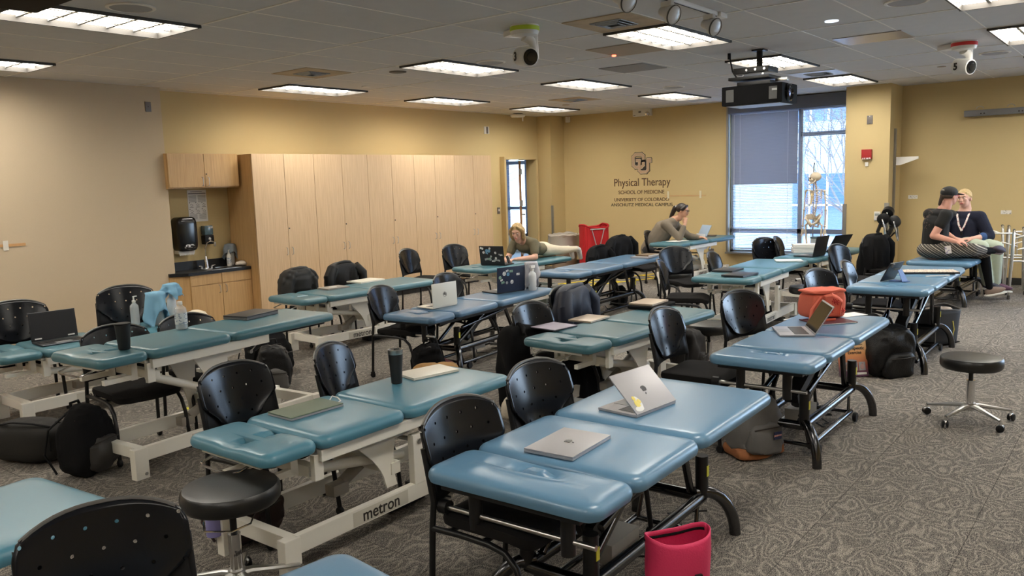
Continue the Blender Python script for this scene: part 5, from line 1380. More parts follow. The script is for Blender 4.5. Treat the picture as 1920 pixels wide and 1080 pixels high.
# ================================================================ BAGS ON THE FLOOR
def backpack(lab, x, y, rz, m, size=(.17, .12, .24), lean=0, base=None, logo=None, z=0, pocket=True, seed=0.0, s2=None, cat='backpack', trims=None):
    t = thing('backpack', lab, 'backpack', (x, y, z), R(rz))
    sx, sy, sz = size
    def f(p):
        q = p.copy(); k = 1 - .22 * sstep(0, sz, q.z); q.x *= k; q.y *= k * (1.0 + .08 * math.sin(q.z * 14 + seed))
        nn = Vector((q.x * .6, q.y, q.z * .25)).normalized()
        q += nn * (.030 * noise.noise(q * 7 + Vector((seed, 0, 0))) - .020 * abs(noise.noise(Vector((q.x * 9, q.y * 9, q.z * 18 + seed)))) + .008 * noise.noise(q * 30 + Vector((seed, 3, 0))))
        return q
    Mx = Matrix.Rotation(R(lean), 4, 'X')
    b = MB(); b.ell((0, 0, sz), (sx, sy, sz), ex=.5, nu=56, nv=36, fn=f, M=Mx); b.build('main_body', m, t)
    if pocket:
        b = MB(); b.ell((0, -sy * .86, sz * .66), (sx * .76, sy * .42, sz * .50), ex=.5, nu=40, nv=24, fn=f, M=Mx); p_ = b.build('front_pocket', s2 or m, t)
        b = MB(); b.tube([Mx @ Vector((-sx * .62, -sy * 1.18, sz * 1.02)), Mx @ Vector((0, -sy * 1.29, sz * 1.05)), Mx @ Vector((sx * .62, -sy * 1.18, sz * 1.02))], .004, n=6); b.build('zip', M_INK, p_)
    b = MB(); b.tube([Mx @ Vector(q) for q in [(-sx * .8, -sy * .2, sz * 1.1), (-sx * .7, -sy * .25, sz * 1.7), (0, -sy * .3, sz * 1.96), (sx * .7, -sy * .25, sz * 1.7), (sx * .8, -sy * .2, sz * 1.1)]], .005, n=6); b.build('zip', M_INK, t)
    for s in (-1, 1):
        b = MB(); b.tube([Mx @ Vector(q) for q in [(s * sx * .35, sy * .6, sz * 1.85), (s * sx * .75, sy * 1.35, sz * 1.4), (s * sx * .95, sy * 1.45, sz * .7), (s * sx * .9, sy * .9, sz * .15)]], .022, n=8, flat=.3); b.build('shoulder_strap', m, t)
    b = MB(); b.tube([Mx @ Vector(q) for q in [(-.04, sy * .5, sz * 1.93), (-.03, sy * .55, sz * 2.1), (.03, sy * .55, sz * 2.1), (.04, sy * .5, sz * 1.93)]], .009, n=8); b.build('top_handle', m, t)
    if base:
        b = MB(); b.ell((0, 0, sz * .22), (sx * 1.03, sy * 1.05, sz * .21), ex=.4, nu=48, nv=14, fn=f, M=Mx); b.build('leather_base', base, t)
    if logo:
        b = MB(); b.box(Mx @ Vector((sx * .33, -sy * 1.30, sz * .78)), (.055, .004, .045), rot=(R(lean), 0, 0)); g_ = b.build('brand_patch', mat('navy_patch', (.02, .03, .09), .6), t)
        text_mesh('lettering', logo, .012, mat('patch_red', (.7, .35, .3), .6), t, Mx @ Vector((sx * .33, -sy * 1.30 - .003, sz * .78)), (R(90 + lean), 0, 0), bold=.0005)
    return t
t = thing('duffel_bag', 'round-ended black duffel bag lying by the left table legs', 'bag', (2.02, 5.62, 0), R(-62))
b = MB(); b.ell((0, 0, .13), (.25, .14, .13), ex=.6, nu=48, nv=28, fn=rough_fn(.012, 6, 2)); b.build('body', mat('black_mesh_cloth', (.011, .010, .009), .8, bump=.3, bscale=500), t)
b = MB(); b.tube([(-.2, -.06, .24), (-.05, -.09, .27), (.1, -.09, .265), (.2, -.06, .24)], .012, n=8, flat=.4); b.tube([(.235, -.12, .10), (.22, -.10, .2), (.19, 0, .255), (.22, .10, .2)], .004, n=6); b.build('carry_strap', M_BLACKC, t)
backpack('black backpack standing against the duffel bag at left', 2.12, 5.05, 25, M_BLACKC, (.16, .12, .21), s2=mat('charcoal_nylon', (.03, .028, .027), .5), seed=1)
backpack('black and grey backpack slumped beside white table frame', 4.02, 5.85, -30, M_GLOSSC, (.15, .13, .20), lean=14, s2=M_GREYC, seed=2)
backpack('black backpack behind the tumbler on floor', 4.92, 4.88, -40, M_BLACKC, (.14, .11, .17), lean=14, seed=3)
t = thing('jacket', 'tan brown fleece jacket heaped on floor behind ivory laptop', 'jacket', (4.52, 4.42, 0), R(20))
b = MB(); b.ell((0, 0, .13), (.25, .17, .14), ex=.8, nu=60, nv=36, fn=rough_fn(.045, 7, 5)); b.build('body', mat('tan_fleece', (.40, .22, .08), .95, bump=.6, bscale=120), t)
t = thing('jacket', 'maroon cloth bundle on floor under blue table', 'clothes', (5.12, 4.95, 0), 0); b = MB(); b.ell((0, 0, .07), (.14, .12, .07), fn=rough_fn(.03, 9, 6)); b.build('body', mat('maroon_cloth', (.12, .03, .04), .9), t)
b = MB(); b.ell((4.42, 3.45, .10), (.16, .12, .10), ex=.8, fn=rough_fn(.04, 8, 8), nu=48, nv=30); tag(b.build('cloth_bag', mat('cream_cotton', (.62, .55, .44), .9, bump=.4, bscale=80)), 'cream cotton bag slumped on floor behind foreground chair', 'bag')
backpack('grey backpack with brown leather base and a navy patch, under blue table', 4.62, 1.86, -28, M_GREYC, (.165, .12, .19), base=mat('brown_suede', (.30, .11, .04), .8), logo='JANSPORT', seed=4)
backpack('large black backpack slumped beside the orange book', 7.12, 1.74, -35, M_GLOSSC, (.20, .16, .21), lean=12, seed=5)
backpack('dark backpack on the floor left of the stool with chrome post', 6.05, 3.0, 10, mat('charcoal_cloth', (.02, .018, .018), .85), (.16, .13, .22), seed=6)
backpack('black backpack under the teal table before the sink', 4.3, 6.3, 10, M_BLACKC, (.20, .14, .20), seed=7)
backpack('black backpack under the head of lilac tablet table', 5.0, 3.35, 0, M_BLACKC, (.17, .10, .17), seed=8, pocket=False)
backpack('dark backpack beneath the teal table of closed black laptops', 9.2, 3.7, 30, M_BLACKC, (.2, .14, .2), seed=9)
backpack('small black bag on floor beneath long blue table', 9.3, 5.6, 20, M_BLACKC, (.13, .1, .13), seed=10, pocket=False)
t = thing('tote_bag', 'dark grey tote bag with yellow trim under the tablet table', 'bag', (8.55, 1.62, 0), R(-30))
def tf(u, v):
    a_ = 2 * PI * u; k = .86 + .14 * v; ex = .55
    return (.22 * k * math.copysign(abs(math.cos(a_)) ** ex, math.cos(a_)), .12 * k * math.copysign(abs(math.sin(a_)) ** ex, math.sin(a_)), .02 + .33 * v + (.02 * math.sin(a_ * 2) if v > .9 else 0))
b = MB(); b.grid(48, 8, tf); b.build('body', mat('tote_grey', (.035, .038, .045), .7), t, solid=.008)
b = MB(); b.box((0, 0, .022), (.38, .2, .01)); b.build('bottom', M_BLACKC, t)
b = MB(); b.tube([tf(k / 30, 1.0) for k in range(31)], .008, n=6); b.build('rim', mat('rim_dark', (.06, .055, .05), .6), t)
b = MB(); b.tube([(.06, -.125, .08), (.07, -.13, .16), (.055, -.128, .24)], .006, n=6); b.build('yellow_trim', mat('yellow_trim', (.6, .5, .12), .6), t)
b = MB(); b.ell((.0, 0, .33), (.18, .08, .03), fn=rough_fn(.03, 14, 2)); b.build('contents', mat('cream_contents', (.55, .45, .38), .8), t)
# textbook leaning
t = thing('textbook', 'orange textbook titled Therapeutic Exercise leaning on black backpack', 'book', (6.86, 1.90, 0.0), R(-48))
Mb = Matrix.Rotation(R(-14), 4, 'X')
b = MB(); b.box((0, 0, .145), (.215, .045, .285), M=Mb, bev=.002); b.build('pages', M_PAPER, t, smooth=False)
mg = mat('book_cover_orange', (.75, .36, .16), .4); n, l, bb = nodes_of(mg)
tcn = n.new('ShaderNodeTexCoord'); sp = n.new('ShaderNodeSeparateXYZ'); l.new(tcn.outputs['Object'], sp.inputs[0]); r_ = ramp(n, [(.04, (.12, .04, .10)), (.10, (.45, .12, .08)), (.19, (.80, .36, .14)), (.27, (.80, .55, .30))]); l.new(sp.outputs['Z'], r_.inputs[0]); l.new(r_.outputs[0], bb.inputs['Base Color'])
b = MB(); b.box((0, -.024, .147), (.222, .003, .292), M=Mb); b.box((0, .024, .147), (.222, .003, .292), M=Mb); b.box((-.110, 0, .147), (.003, .05, .292), M=Mb); b.build('cover', mg, t, smooth=False)
text_mesh('title', 'Therapeutic\nExercise', .036, M_INK, t, Mb @ Vector((.008, -.0265, .215)), (R(90 - 14), 0, 0), bold=.0006, sx=.95)
text_mesh('title', 'FOUNDATIONS AND TECHNIQUES', .010, M_INK, t, Mb @ Vector((0, -.0265, .262)), (R(90 - 14), 0, 0))
for k, cc in enumerate(((.35, .22, .18), (.45, .12, .10), (.5, .3, .28))):
    b = MB(); b.box((-.066 + k * .064, -.0265, .085), (.054, .002, .07), M=Mb); p_ = b.build('cover_photo', mat('photo_grey_%d' % k, (.35, .36, .4), .4), t)
    b = MB(); b.ell((-.066 + k * .064, -.028, .08), (.018, .002, .022), M=Mb); b.ell((-.060 + k * .064, -.028, .105), (.008, .002, .009), M=Mb); b.build('cover_figure', mat('photo_fig_%d' % k, cc, .5), p_)
b = MB(); b.box((.055, -.0265, .025), (.08, .002, .018), M=Mb); b.build('cover_strip', M_PAPER, t)
# pink roll top bag in the foreground
t = thing('roll_top_bag', 'bright pink open roll-top bag at the bottom edge beside nearest table', 'bag', (2.50, 1.28, 0), R(-32))
def pk(u, v):
    a_ = 2 * PI * u; ex = .8
    kx = .112 + .010 * v; ky = .085 - .020 * v
    w_ = .004 * noise.noise(Vector((math.cos(a_) * 2, math.sin(a_) * 2, v * 4)))
    return ((kx + w_) * math.copysign(abs(math.cos(a_)) ** ex, math.cos(a_)), (ky + w_ + .006 * math.sin(v * 9)) * math.copysign(abs(math.sin(a_)) ** ex, math.sin(a_)), .005 + .425 * v + (.012 * math.cos(a_ * 2) if v > .95 else 0))
M_PINK = mat('pink_coated_fabric', (.72, .035, .13), .55, bump=.15, bscale=150)
b = MB(); b.grid(64, 26, pk); b.build('body', M_PINK, t, solid=.004)
b = MB(); b.lathe([(.09, 0), (.09, .01)], n=24, M=Matrix.Diagonal((1.2, .9, 1, 1))); b.build('bottom', M_PINK, t)
b = MB(); b.tube([tuple(Vector(pk(k / 48, .96)) * .985 + Vector((0, 0, .0))) for k in range(1, 24)], .0055, n=6); b.build('black_tape', M_BLACKC, t)
b = MB(); b.tube([tuple(Vector(pk(k / 48, .84)) * 1.004) for k in range(49)], .0015, n=5); b.build('seam', mat('pink_dark', (.5, .02, .09), .6), t)
b = MB(); b.box((.035, -.082, .28), (.028, .012, .05), bev=.004); b.box((.035, -.084, .24), (.02, .012, .03), bev=.004); bk_ = b.build('buckle', M_BLACKP, t)
b = MB(); b.tube([(.035, -.082, .26), (.02, -.09, .20), (.03, -.088, .10), (.05, -.08, .02)], .014, n=8, flat=.2); b.tube([(.04, -.088, .23), (.085, -.09, .20), (.10, -.07, .10)], .012, n=8, flat=.25); b.build('webbing_strap', M_BLACKC, t)
# maroon backpack with bottle behind the stool
t = backpack('maroon backpack on floor behind the foreground stool', 2.14, 3.40, 20, mat('dark_maroon_nylon', (.035, .018, .018), .6), (.15, .11, .17), seed=11)
t = thing('water_bottle', 'colourful lilac, lime and orange bottle in side of maroon backpack', 'bottle', (1.93, 3.36, .10), 0)
b = MB(); b.lathe([(.034, 0), (.036, .01), (.036, .13)], n=24); b.build('body', mat('lilac_plastic', (.28, .26, .55), .4), t)
b = MB(); b.lathe([(.0365, .13), (.037, .145)], n=24); b.build('white_band', M_WHITEP, t)
b = MB(); b.lathe([(.037, .145), (.034, .18), (.030, .19)], n=24); b.build('lime_collar', mat('lime_plastic', (.45, .50, .04), .4), t)
b = MB(); b.lathe([(.028, .19), (.03, .21), (.022, .23)], n=24); b.build('orange_cap', mat('orange_plastic', (.75, .20, .10), .4), t)
# things at the left edge
b = MB(); b.ell((2.02, 6.72, .17), (.10, .08, .17), ex=.7, fn=rough_fn(.02, 8, 3)); tag(b.build('cloth_bag', mat('red_cloth', (.45, .01, .015), .7)), 'bright red bag on the floor at far left edge', 'bag')
b = MB(); b.ell((2.14, 7.70, .90), (.10, .08, .13), ex=.8, fn=rough_fn(.02, 8, 4)); b.cyl((2.14, 7.70, 0), (2.14, 7.70, .8), .02); tag(b.build('coat_stand', mat('red_cloth', (.45, .01, .015), .7)), 'sliver of red cloth at left edge beside the chair', 'cloth')
# right edge maroon bag
b = MB(); b.ell((11.9, .82, .22), (.16, .12, .22), ex=.6, fn=rough_fn(.02, 8, 4)); tag(b.build('cloth_bag', mat('maroon_cloth2', (.13, .018, .02), .8)), 'maroon bag at right edge in front of the walkers', 'bag')
# chrome bottle on floor, crate, yellow taped ladder
bottle('small clear bottle standing on floor by the white table leg', (5.05, 2.86, 0), .17, .035, kind='cap', liquid=.08, name='bottle')
bottle('squat white bottle on floor beyond long blue table, left one', (10.3, 5.45, 0), .2, .05, body=M_WHITEP, kind='cap')
bottle('squat white bottle on the floor by chair legs, right one', (9.1, 4.2, 0), .2, .05, body=M_WHITEP, kind='cap')
bottle('small teal bottle in the shade under blue table', (5.22, 2.15, 0), .16, .03, body=mat('teal_plastic', (.08, .35, .33), .4), kind='pump')
bottle('blue tinted spray bottle beside white table frame and stool', (7.6, 3.0, 0), .26, .05, body=mat('blue_milky', (.35, .45, .55), .3), kind='spray')
t = thing('plastic_box', 'pale grey plastic storage crate on floor behind towel bottle', 'crate', (9.0, 6.65, 0), R(10))
b = MB()
for (c_, s_) in (((0, -.13, .13), (.34, .01, .26)), ((0, .13, .13), (.34, .01, .26)), ((-.17, 0, .13), (.01, .26, .26)), ((.17, 0, .13), (.01, .26, .26)), ((0, 0, .01), (.34, .26, .01))): b.box(c_, s_)
b.build('walls', mat('grey_green_plastic', (.38, .45, .42), .4), t, smooth=False); b = MB(); b.box((0, -.14, .24), (.36, .02, .03), bev=.004); b.box((-.06, -.14, .13), (.05, .015, .12), bev=.004); b.build('clips', M_WHITEP, t)
t = thing('agility_ladder', 'yellow flat agility ladder laid on carpet behind long blue table', 'ladder', (11.35, 7.35, .004), R(-22))
b = MB(); b.box((0, 0, 0), (3.0, .05, .005)); b.box((0, -.50, 0), (3.0, .05, .005)); b.build('rails', mat('yellow_webbing', (.80, .62, .02), .6), t, smooth=False)
b = MB()
for k in range(8): b.box((-1.4 + .4 * k, -.25, .004), (.04, .5, .005))
b.build('rungs', mat('yellow_webbing', (.80, .62, .02), .6), t, smooth=False)
b = MB(); b.box((3.35, 5.9, .004), (.30, .05, .006), rot=(0, 0, R(15))); tag(b.build('tape_strip', mat('yellow_tape', (.65, .60, .03), .5), smooth=False), 'short yellow tape strip on carpet under black cup table', 'tape')
# floor box on the carpet at right edge
t = thing('floor_outlet', 'recessed carpeted floor outlet cover cut by the right edge', 'floor outlet', (3.97, .02, .002), R(0))
b = MB()
for (c_, s_) in (((0, -.15, 0), (.32, .012, .004)), ((0, .15, 0), (.32, .012, .004)), ((-.155, 0, 0), (.012, .3, .004)), ((.155, 0, 0), (.012, .3, .004))): b.box(c_, s_)
b.build('rim', mat('dark_brass', (.10, .095, .085), .4, metal=.5), t, smooth=False)

# ================================================================ WASTE BIN, HAMPER, WALKERS, METAL SUPPORTS
t = thing('waste_bin', 'tan waste bin with translucent liner beside corner column', 'waste bin', (12.55, 8.75, 0), R(0))
b = MB(); b.lathe([(.20, 0), (.22, .02), (.27, .62), (.275, .64), (.25, .63)], n=32, M=Matrix.Diagonal((1.25, .9, 1, 1))); b.build('bin', mat('tan_plastic', (.30, .23, .16), .5), t)
b = MB()
b.lathe([(.285, .42), (.292, .52), (.283, .62), (.290, .66), (.262, .68), (.25, .64)], n=40, M=Matrix.Diagonal((1.25, .9, 1, 1)))
for v in b.bm.verts: v.co += Vector((.02, .02, .035)) * noise.noise(v.co * 9)
b.build('liner', mat('grey_liner', (.50, .46, .40), .35, alpha=.8), t)
t = thing('laundry_hamper', 'red cloth laundry hamper on a crossed metal frame by logo wall', 'hamper', (12.55, 8.08, 0), R(-38))
M_RED = mat('red_hamper_cloth', (.52, .012, .018), .75, bump=.3, bscale=60)
def hf(u, v):
    a_ = 2 * PI * u; ex = .35
    x = .235 * math.copysign(abs(math.cos(a_)) ** ex, math.cos(a_)); y = .20 * math.copysign(abs(math.sin(a_)) ** ex, math.sin(a_))
    f_ = .010 * math.sin(a_ * 11 + v * 2) * (1 - v * .5)
    return (x * (1 + .0 * v) + f_, y + f_, 0.06 + .77 * v + .03 * math.sin(a_ * 2 + 1) * v)
b = MB(); b.grid(96, 18, hf); b.build('cloth', M_RED, t, solid=.004, angle=180)
b = MB(); b.tube([tuple(hf(k / 40, 1.0)) for k in range(41)], .016, n=8); b.build('rolled_rim', M_RED, t)
for s in (-1, 1):
    b = MB()
    b.tube([(s * .12, -.225, .79), (-s * .09, -.235, .02)], .010, n=8)
    b.build('frame_leg', M_STEEL, t)
    b = MB(); b.tube([(s * .12, .225, .79), (-s * .09, .235, .02)], .010, n=8); b.build('frame_leg', M_STEEL, t)
b = MB(); b.cyl((-.14, -.222, .78), (.14, -.222, .78), .012); b.build('top_bar', M_STEEL, t)

WK = None
def walker(lab, x, y, rz):
    global WK
    if WK is None:
        t = thing('walker', lab, 'walker', (x, y, 0), R(rz), 'folded aluminium walkers')
        for s in (-1, 1):
            b = MB()
            b.tube([(s * .26, -.20, .02), (s * .235, -.17, .55), (s * .23, -.15, .80), (s * .228, -.12, .845), (s * .228, -.07, .86), (s * .228, .06, .86), (s * .23, .11, .845), (s * .235, .15, .78), (s * .26, .21, .02)], .0125, n=10)
            b.tube([(s * .245, -.185, .28), (s * .25, .19, .28)], .009, n=8); b.tube([(s * .238, -.172, .48), (s * .243, .175, .48)], .009, n=8)
            b.build('side_frame', M_ALU, t)
            b = MB(); b.tube([(s * .228, -.06, .861), (s * .228, .055, .861)], .018, n=12); b.build('hand_grip', mat('grey_grip', (.12, .11, .10), .7), t)
        b = MB()
        b.tube([(-.235, .155, .74), (-.12, .16, .78), (.12, .16, .78), (.235, .155, .74)], .0125, n=10); b.tube([(-.24, .18, .45), (.24, .18, .45)], .011, n=10); b.tube([(-.12, .16, .78), (-.11, .18, .45)], .008, n=8); b.tube([(.12, .16, .78), (.11, .18, .45)], .008, n=8); b.tube([(-.18, .165, .6), (0, .17, .66), (.18, .165, .6)], .009, n=8)
        b.build('front_frame', M_ALU, t)
        for s in (-1, 1):
            b = MB(); b.lathe([(.045, -.011), (.06, -.008), (.06, .008), (.045, .011)], M=Matrix.Translation((s * .285, .20, .06)) @ Matrix.Rotation(R(90), 4, 'Y'), n=24); b.build('wheel', M_BLACKP, t)
            b = MB(); b.lathe([(.016, 0), (.020, .01), (.016, .05)], c=(s * .26, -.20, 0), n=14); b.build('rubber_tip', mat('grey_grip', (.12, .11, .10), .7), t)
        WK = t; return t
    return dup(WK, (x, y, 0), R(rz), label=lab)
walker('aluminium walker right behind the two seated people', 12.55, 1.62, -80)
walker('aluminium walker in front row at the right edge, grey grip low', 12.15, 1.22, -82)
walker('aluminium walker pressed against right wall, its grip topmost left', 12.98, 1.92, -80)
walker('aluminium walker against right wall, cut by right edge', 12.95, 1.38, -80)
walker('aluminium walker mostly beyond right edge of the picture', 12.6, .95, -80)

t = thing('leg_rests', 'black and chrome wheelchair leg rests piled on black jacket chair', 'leg rests', (11.9, 2.92, 0), R(0))
for (dx, dy, z0, a_) in ((-.1, .02, .92, 10), (.05, .0, 1.0, -15), (.0, -.1, .88, 30)):
    b = MB(); b.lathe([(.055, -.05), (.075, -.04), (.075, .04), (.055, .05)], M=Matrix.Translation((dx, dy, z0 + .10)) @ Matrix.Rotation(R(80 + a_), 4, 'Y'), n=20); b.box((dx, dy + .05, z0 - .02), (.11, .02, .15), rot=(R(15), R(a_), 0), bev=.008); p_ = b.build('pad', M_BLACKP, t)
    b = MB(); b.tube([(dx - .06, dy, z0 + .1), (dx - .08, dy - .03, z0), (dx - .03, dy - .05, z0 - .16)], .011, n=8); b.tube([(dx + .06, dy, z0 + .1), (dx + .10, dy - .02, z0 - .02), (dx + .08, dy - .03, z0 - .17)], .011, n=8); b.build('tube', M_CHROME, t)
b = MB(); b.tube([(-.1, 0, .80), (.02, .0, .72), (.1, -.1, .84)], .012, n=8); b.cyl((0, .0, .0), (0, 0, .80), .02); b.box((0, 0, .02), (.4, .35, .03), bev=.01); b.build('stand', M_BLACKM, t)
# ================================================================ PEOPLE
def fig(name, m, parent, prims, voxel=.006, it=6):
    """one continuous skin grown over overlapping tapered volumes"""
    b = MB(); O = Vector(parent.location)
    for p in prims:
        if p[0] == 'c': b.capsule(Vector(p[1]) - O, Vector(p[2]) - O, p[3], p[4], n=16, m=5)
        else:
            M_ = Matrix.Translation(-O) @ (p[4] if len(p) > 4 and isinstance(p[4], Matrix) else Matrix.Identity(4))
            b.ell(p[1], p[2], rot=p[3] if len(p) > 3 else None, nu=20, nv=14, M=M_)
    o = b.build(name, m, parent)
    r = o.modifiers.new('remesh', 'REMESH'); r.mode = 'VOXEL'; r.voxel_size = voxel; r.use_smooth_shade = True
    s = o.modifiers.new('smooth', 'SMOOTH'); s.factor = .5; s.iterations = it
    return o
def frame(origin, fwd, up=(0, 0, 1)):
    f = Vector(fwd).normalized(); u = Vector(up); u = (u - f * u.dot(f)).normalized(); l = u.cross(f)
    return Matrix(((f.x, l.x, u.x, origin[0]), (f.y, l.y, u.y, origin[1]), (f.z, l.z, u.z, origin[2]), (0, 0, 0, 1)))
def head_prims(M, k=1.0):
    E = lambda c, r: ('e', [k * v for v in c], [k * v for v in r], None, M)
    P = lambda c: M @ Vector([k * v for v in c])
    return [E((-.012, 0, .028), (.096, .074, .088)), E((.022, 0, -.030), (.066, .056, .070)), E((.050, 0, -.072), (.030, .032, .024)),
            ('c', P((.080, 0, .022)), P((.100, 0, -.014)), .010 * k, .0135 * k), E((.086, 0, -.046), (.012, .022, .012)), E((.060, .034, -.008), (.026, .022, .022)), E((.060, -.034, -.008), (.026, .022, .022)),
            E((.074, 0, .040), (.018, .050, .012)), E((-.004, .074, -.006), (.018, .008, .030)), E((-.004, -.074, -.006), (.018, .008, .030)),
            ('c', P((-.02, 0, -.04)), P((-.035, 0, -.125)), .052 * k, .054 * k)]
def face(t, M, k=1.0, brow=(.12, .07, .04), lip=(.55, .16, .14)):
    O = Matrix.Translation(-Vector(t.location)) @ M
    for s in (-1, 1):
        b = MB(); b.ell((.0775 * k, s * .030 * k, .016 * k), (.010 * k, .0125 * k, .0052 * k), M=O); ey = b.build('eye', mat('eye_white', (.75, .72, .70), .3), t)
        b = MB(); b.ell((.0855 * k, s * .030 * k, .015 * k), (.0040 * k, .0055 * k, .0050 * k), M=O); b.build('iris', mat('iris_dark', (.04, .025, .02), .2), ey)
        b = MB(); b.tube([O @ Vector((k * .089, s * k * .014, k * .034)), O @ Vector((k * .090, s * k * .030, k * .040)), O @ Vector((k * .080, s * k * .048, k * .034))], .0035 * k, n=6); b.build('eyebrow', mat('brow_%d' % int(brow[0] * 100), brow, .8), t)
    b = MB(); b.ell((.094 * k, 0, -.0425 * k), (.006 * k, .021 * k, .0045 * k), M=O); b.ell((.093 * k, 0, -.0505 * k), (.007 * k, .018 * k, .0055 * k), M=O); b.build('mouth', mat('lips', lip, .4), t)
def hand_prims(M, curl=40, side=1, k=.9, thumb=35, spread=1.0):
    """x = fingers, y*side = thumb side, z = back of the hand"""
    out = [('e', (k * .045, 0, 0), (k * .050, k * .040, k * .015), None, M), ('c', M @ Vector((-.01, 0, 0)), M @ Vector((k * .03, 0, 0)), .024 * k, .026 * k)]
    for i, (y, L) in enumerate(((.031, .070), (.0105, .080), (-.0105, .074), (-.031, .058))):
        p = Vector((k * .085, side * y * k * spread, 0)); a = R(-8); y1 = y * .12 * (spread)
        for j, (f, r0, r1) in enumerate(((.45, .0088, .0082), (.32, .0082, .0076), (.23, .0076, .0066))):
            a -= R(curl * (.6, 1.0, .7)[j] * (1 + .06 * i)); q = p + Vector((math.cos(a) * L * f * k, side * y1 * .3 * k, math.sin(a) * L * f * k))
            out.append(('c', M @ p, M @ q, r0 * k, r1 * k)); p = q
    p = Vector((k * .022, side * k * .030, -.004)); d = Vector((math.cos(R(thumb)), side * math.sin(R(thumb)), -.35)).normalized()
    q = p + d * .042 * k; d2_ = (d + Vector((.5, -side * .25, -.1))).normalized(); q2 = q + d2_ * .030 * k
    out += [('c', M @ p, M @ q, .0125 * k, .0105 * k), ('c', M @ q, M @ q2, .0105 * k, .0085 * k)]
    return out
def limb(pts, rs): return [('c', pts[i], pts[i + 1], rs[i], rs[i + 1]) for i in range(len(pts) - 1)]
def shoe(t, M, m, sole=None, L=.25):
    O = Matrix.Translation(-Vector(t.location)) @ M
    def f(p): q = p.copy(); q.z *= 1 - .45 * sstep(-.02, .12, q.x); q.y *= 1 - .25 * sstep(.0, -.12, q.x); return q
    b = MB(); b.ell((.045, 0, .012), (L / 2, .044, .048), ex=.75, fn=f, nu=28, nv=16, M=O); s_ = b.build('shoe', m, t)
    b = MB(); b.ell((.045, 0, -.030), (L / 2 + .006, .046, .014), ex=.5, nu=28, nv=8, M=O); b.build('sole', sole or M_WHITEP, s_)
    b = MB()
    for k in range(4): b.tube([O @ Vector((.02 + .022 * k, -.025, .048 - .007 * k)), O @ Vector((.03 + .022 * k, 0, .056 - .007 * k)), O @ Vector((.02 + .022 * k, .025, .048 - .007 * k))], .0035, n=5)
    b.build('laces', M_PAPER, s_)

# ---- 1: lying on the teal table, propped on elbows
t = thing('person', 'person lying face down on teal table, olive t-shirt and cream trousers, looking at stickered laptop', 'person', (8.9, 6.83, .63))
HM = frame((8.63, 6.79, 1.010), (-.90, -.34, -.36))
sk = head_prims(HM, .95)
sk += [('c', (8.69, 6.80, .95), (8.78, 6.82, .885), .050, .06), ('e', (8.93, 6.83, .80), (.17, .14, .085)), ('e', (9.2, 6.83, .735), (.16, .15, .08))]
shL, shR = Vector((8.83, 6.665, .855)), Vector((8.83, 6.995, .855))
eL, eR = Vector((8.76, 6.60, .675)), Vector((8.74, 7.03, .675))
wL, wR = Vector((8.50, 6.70, .672)), Vector((8.50, 6.88, .675))
for sh, el, wr in ((shL, eL, wL), (shR, eR, wR)): sk += limb([(8.87, 6.83, .85), sh, el, wr], [.07, .05, .040, .026])
sk += hand_prims(frame(wL, (-.93, .36, .02), (0, 0, 1)), 38, -1); sk += hand_prims(frame(wR, (-.93, -.40, .02), (0, 0, 1)), 38, 1)
legs = []
for s in (-1, 1):
    hp, kn, an = Vector((9.20, 6.83 + s * .08, .735)), Vector((9.56, 6.80 + s * .09, .695)), Vector((9.90, 6.78 + s * .07, .69))
    legs += limb([hp, kn, an], [.088, .058, .040]); sk += limb([hp, kn, an, an + Vector((.10, 0, -.05))], [.07, .05, .034, .028])
fig('body', M_SKIN, t, sk, .006)
M_OLIVE = mat('olive_tshirt', (.155, .135, .085), .9, bump=.3, bscale=25)
sh_ = [('e', (8.93, 6.83, .805), (.185, .165, .10)), ('e', (9.08, 6.83, .755), (.15, .15, .095)), ('e', (8.85, 6.83, .86), (.09, .155, .085)), ('e', (9.17, 6.83, .745), (.11, .155, .09))]
for sh, el in ((shL, eL), (shR, eR)): sh_ += limb([(8.88, 6.83, .86), sh, sh.lerp(el, .62)], [.085, .066, .060])
fig('tshirt', M_OLIVE, t, sh_, .008)
tr_ = [('e', (9.24, 6.83, .745), (.12, .155, .098))] + legs
fig('trousers', mat('cream_sweatpants', (.66, .58, .44), .9, bump=.3, bscale=25), t, tr_, .008)
for s in (-1, 1):
    b = MB(); O = -Vector(t.location); a_ = Vector((9.90, 6.78 + s * .07, .69)) + O
    b.capsule(a_, a_ + Vector((.06, 0, -.02)), .042, .040); b.capsule(a_ + Vector((.06, 0, -.02)), a_ + Vector((.11, 0, -.14)), .040, .030); b.build('sock', mat('white_sock', (.62, .60, .57), .9), t)
hO = Matrix.Translation(-Vector(t.location)) @ HM
def hair_tube(b, pts, rs, O): b.tube([O @ Vector(p) for p in pts], rs, n=10)
M_BLOND = mat('blond_streaked_hair', (.50, .34, .15), .5, noise_amt=.6, nscale=60, bump=.6, bscale=120)
hp = [('e', (-.026, 0, .040), (.098, .083, .088), None, HM)]
for s in (-1, 1):
    P_ = lambda c: HM @ Vector(c)
    hp += [('c', P_((.055, s * .030, .105)), P_((.012, s * .086, .03)), .018, .024), ('c', P_((.012, s * .086, .03)), P_((-.005, s * .082, -.06)), .024, .026), ('c', P_((.0, s * .080, -.06)), P_((-.03, s * .07, -.12)), .026, .016),
           ('c', P_((-.05, s * .06, .02)), P_((-.06, s * .06, -.11)), .04, .028)]
hp += [('c', P_((-.08, 0, .0)), P_((-.085, 0, -.11)), .045, .03)]
fig('hair', M_BLOND, t, hp, .006, 3)
face(t, HM, .95, (.2, .12, .06))
b = MB(); b.tube([wR - Vector(t.location) + Vector((.03 * math.cos(0), .028 * math.cos(2 * PI * k / 16), .028 * math.sin(2 * PI * k / 16))) for k in range(17)], .006, n=6); b.build('bracelet', M_PAPER, t)

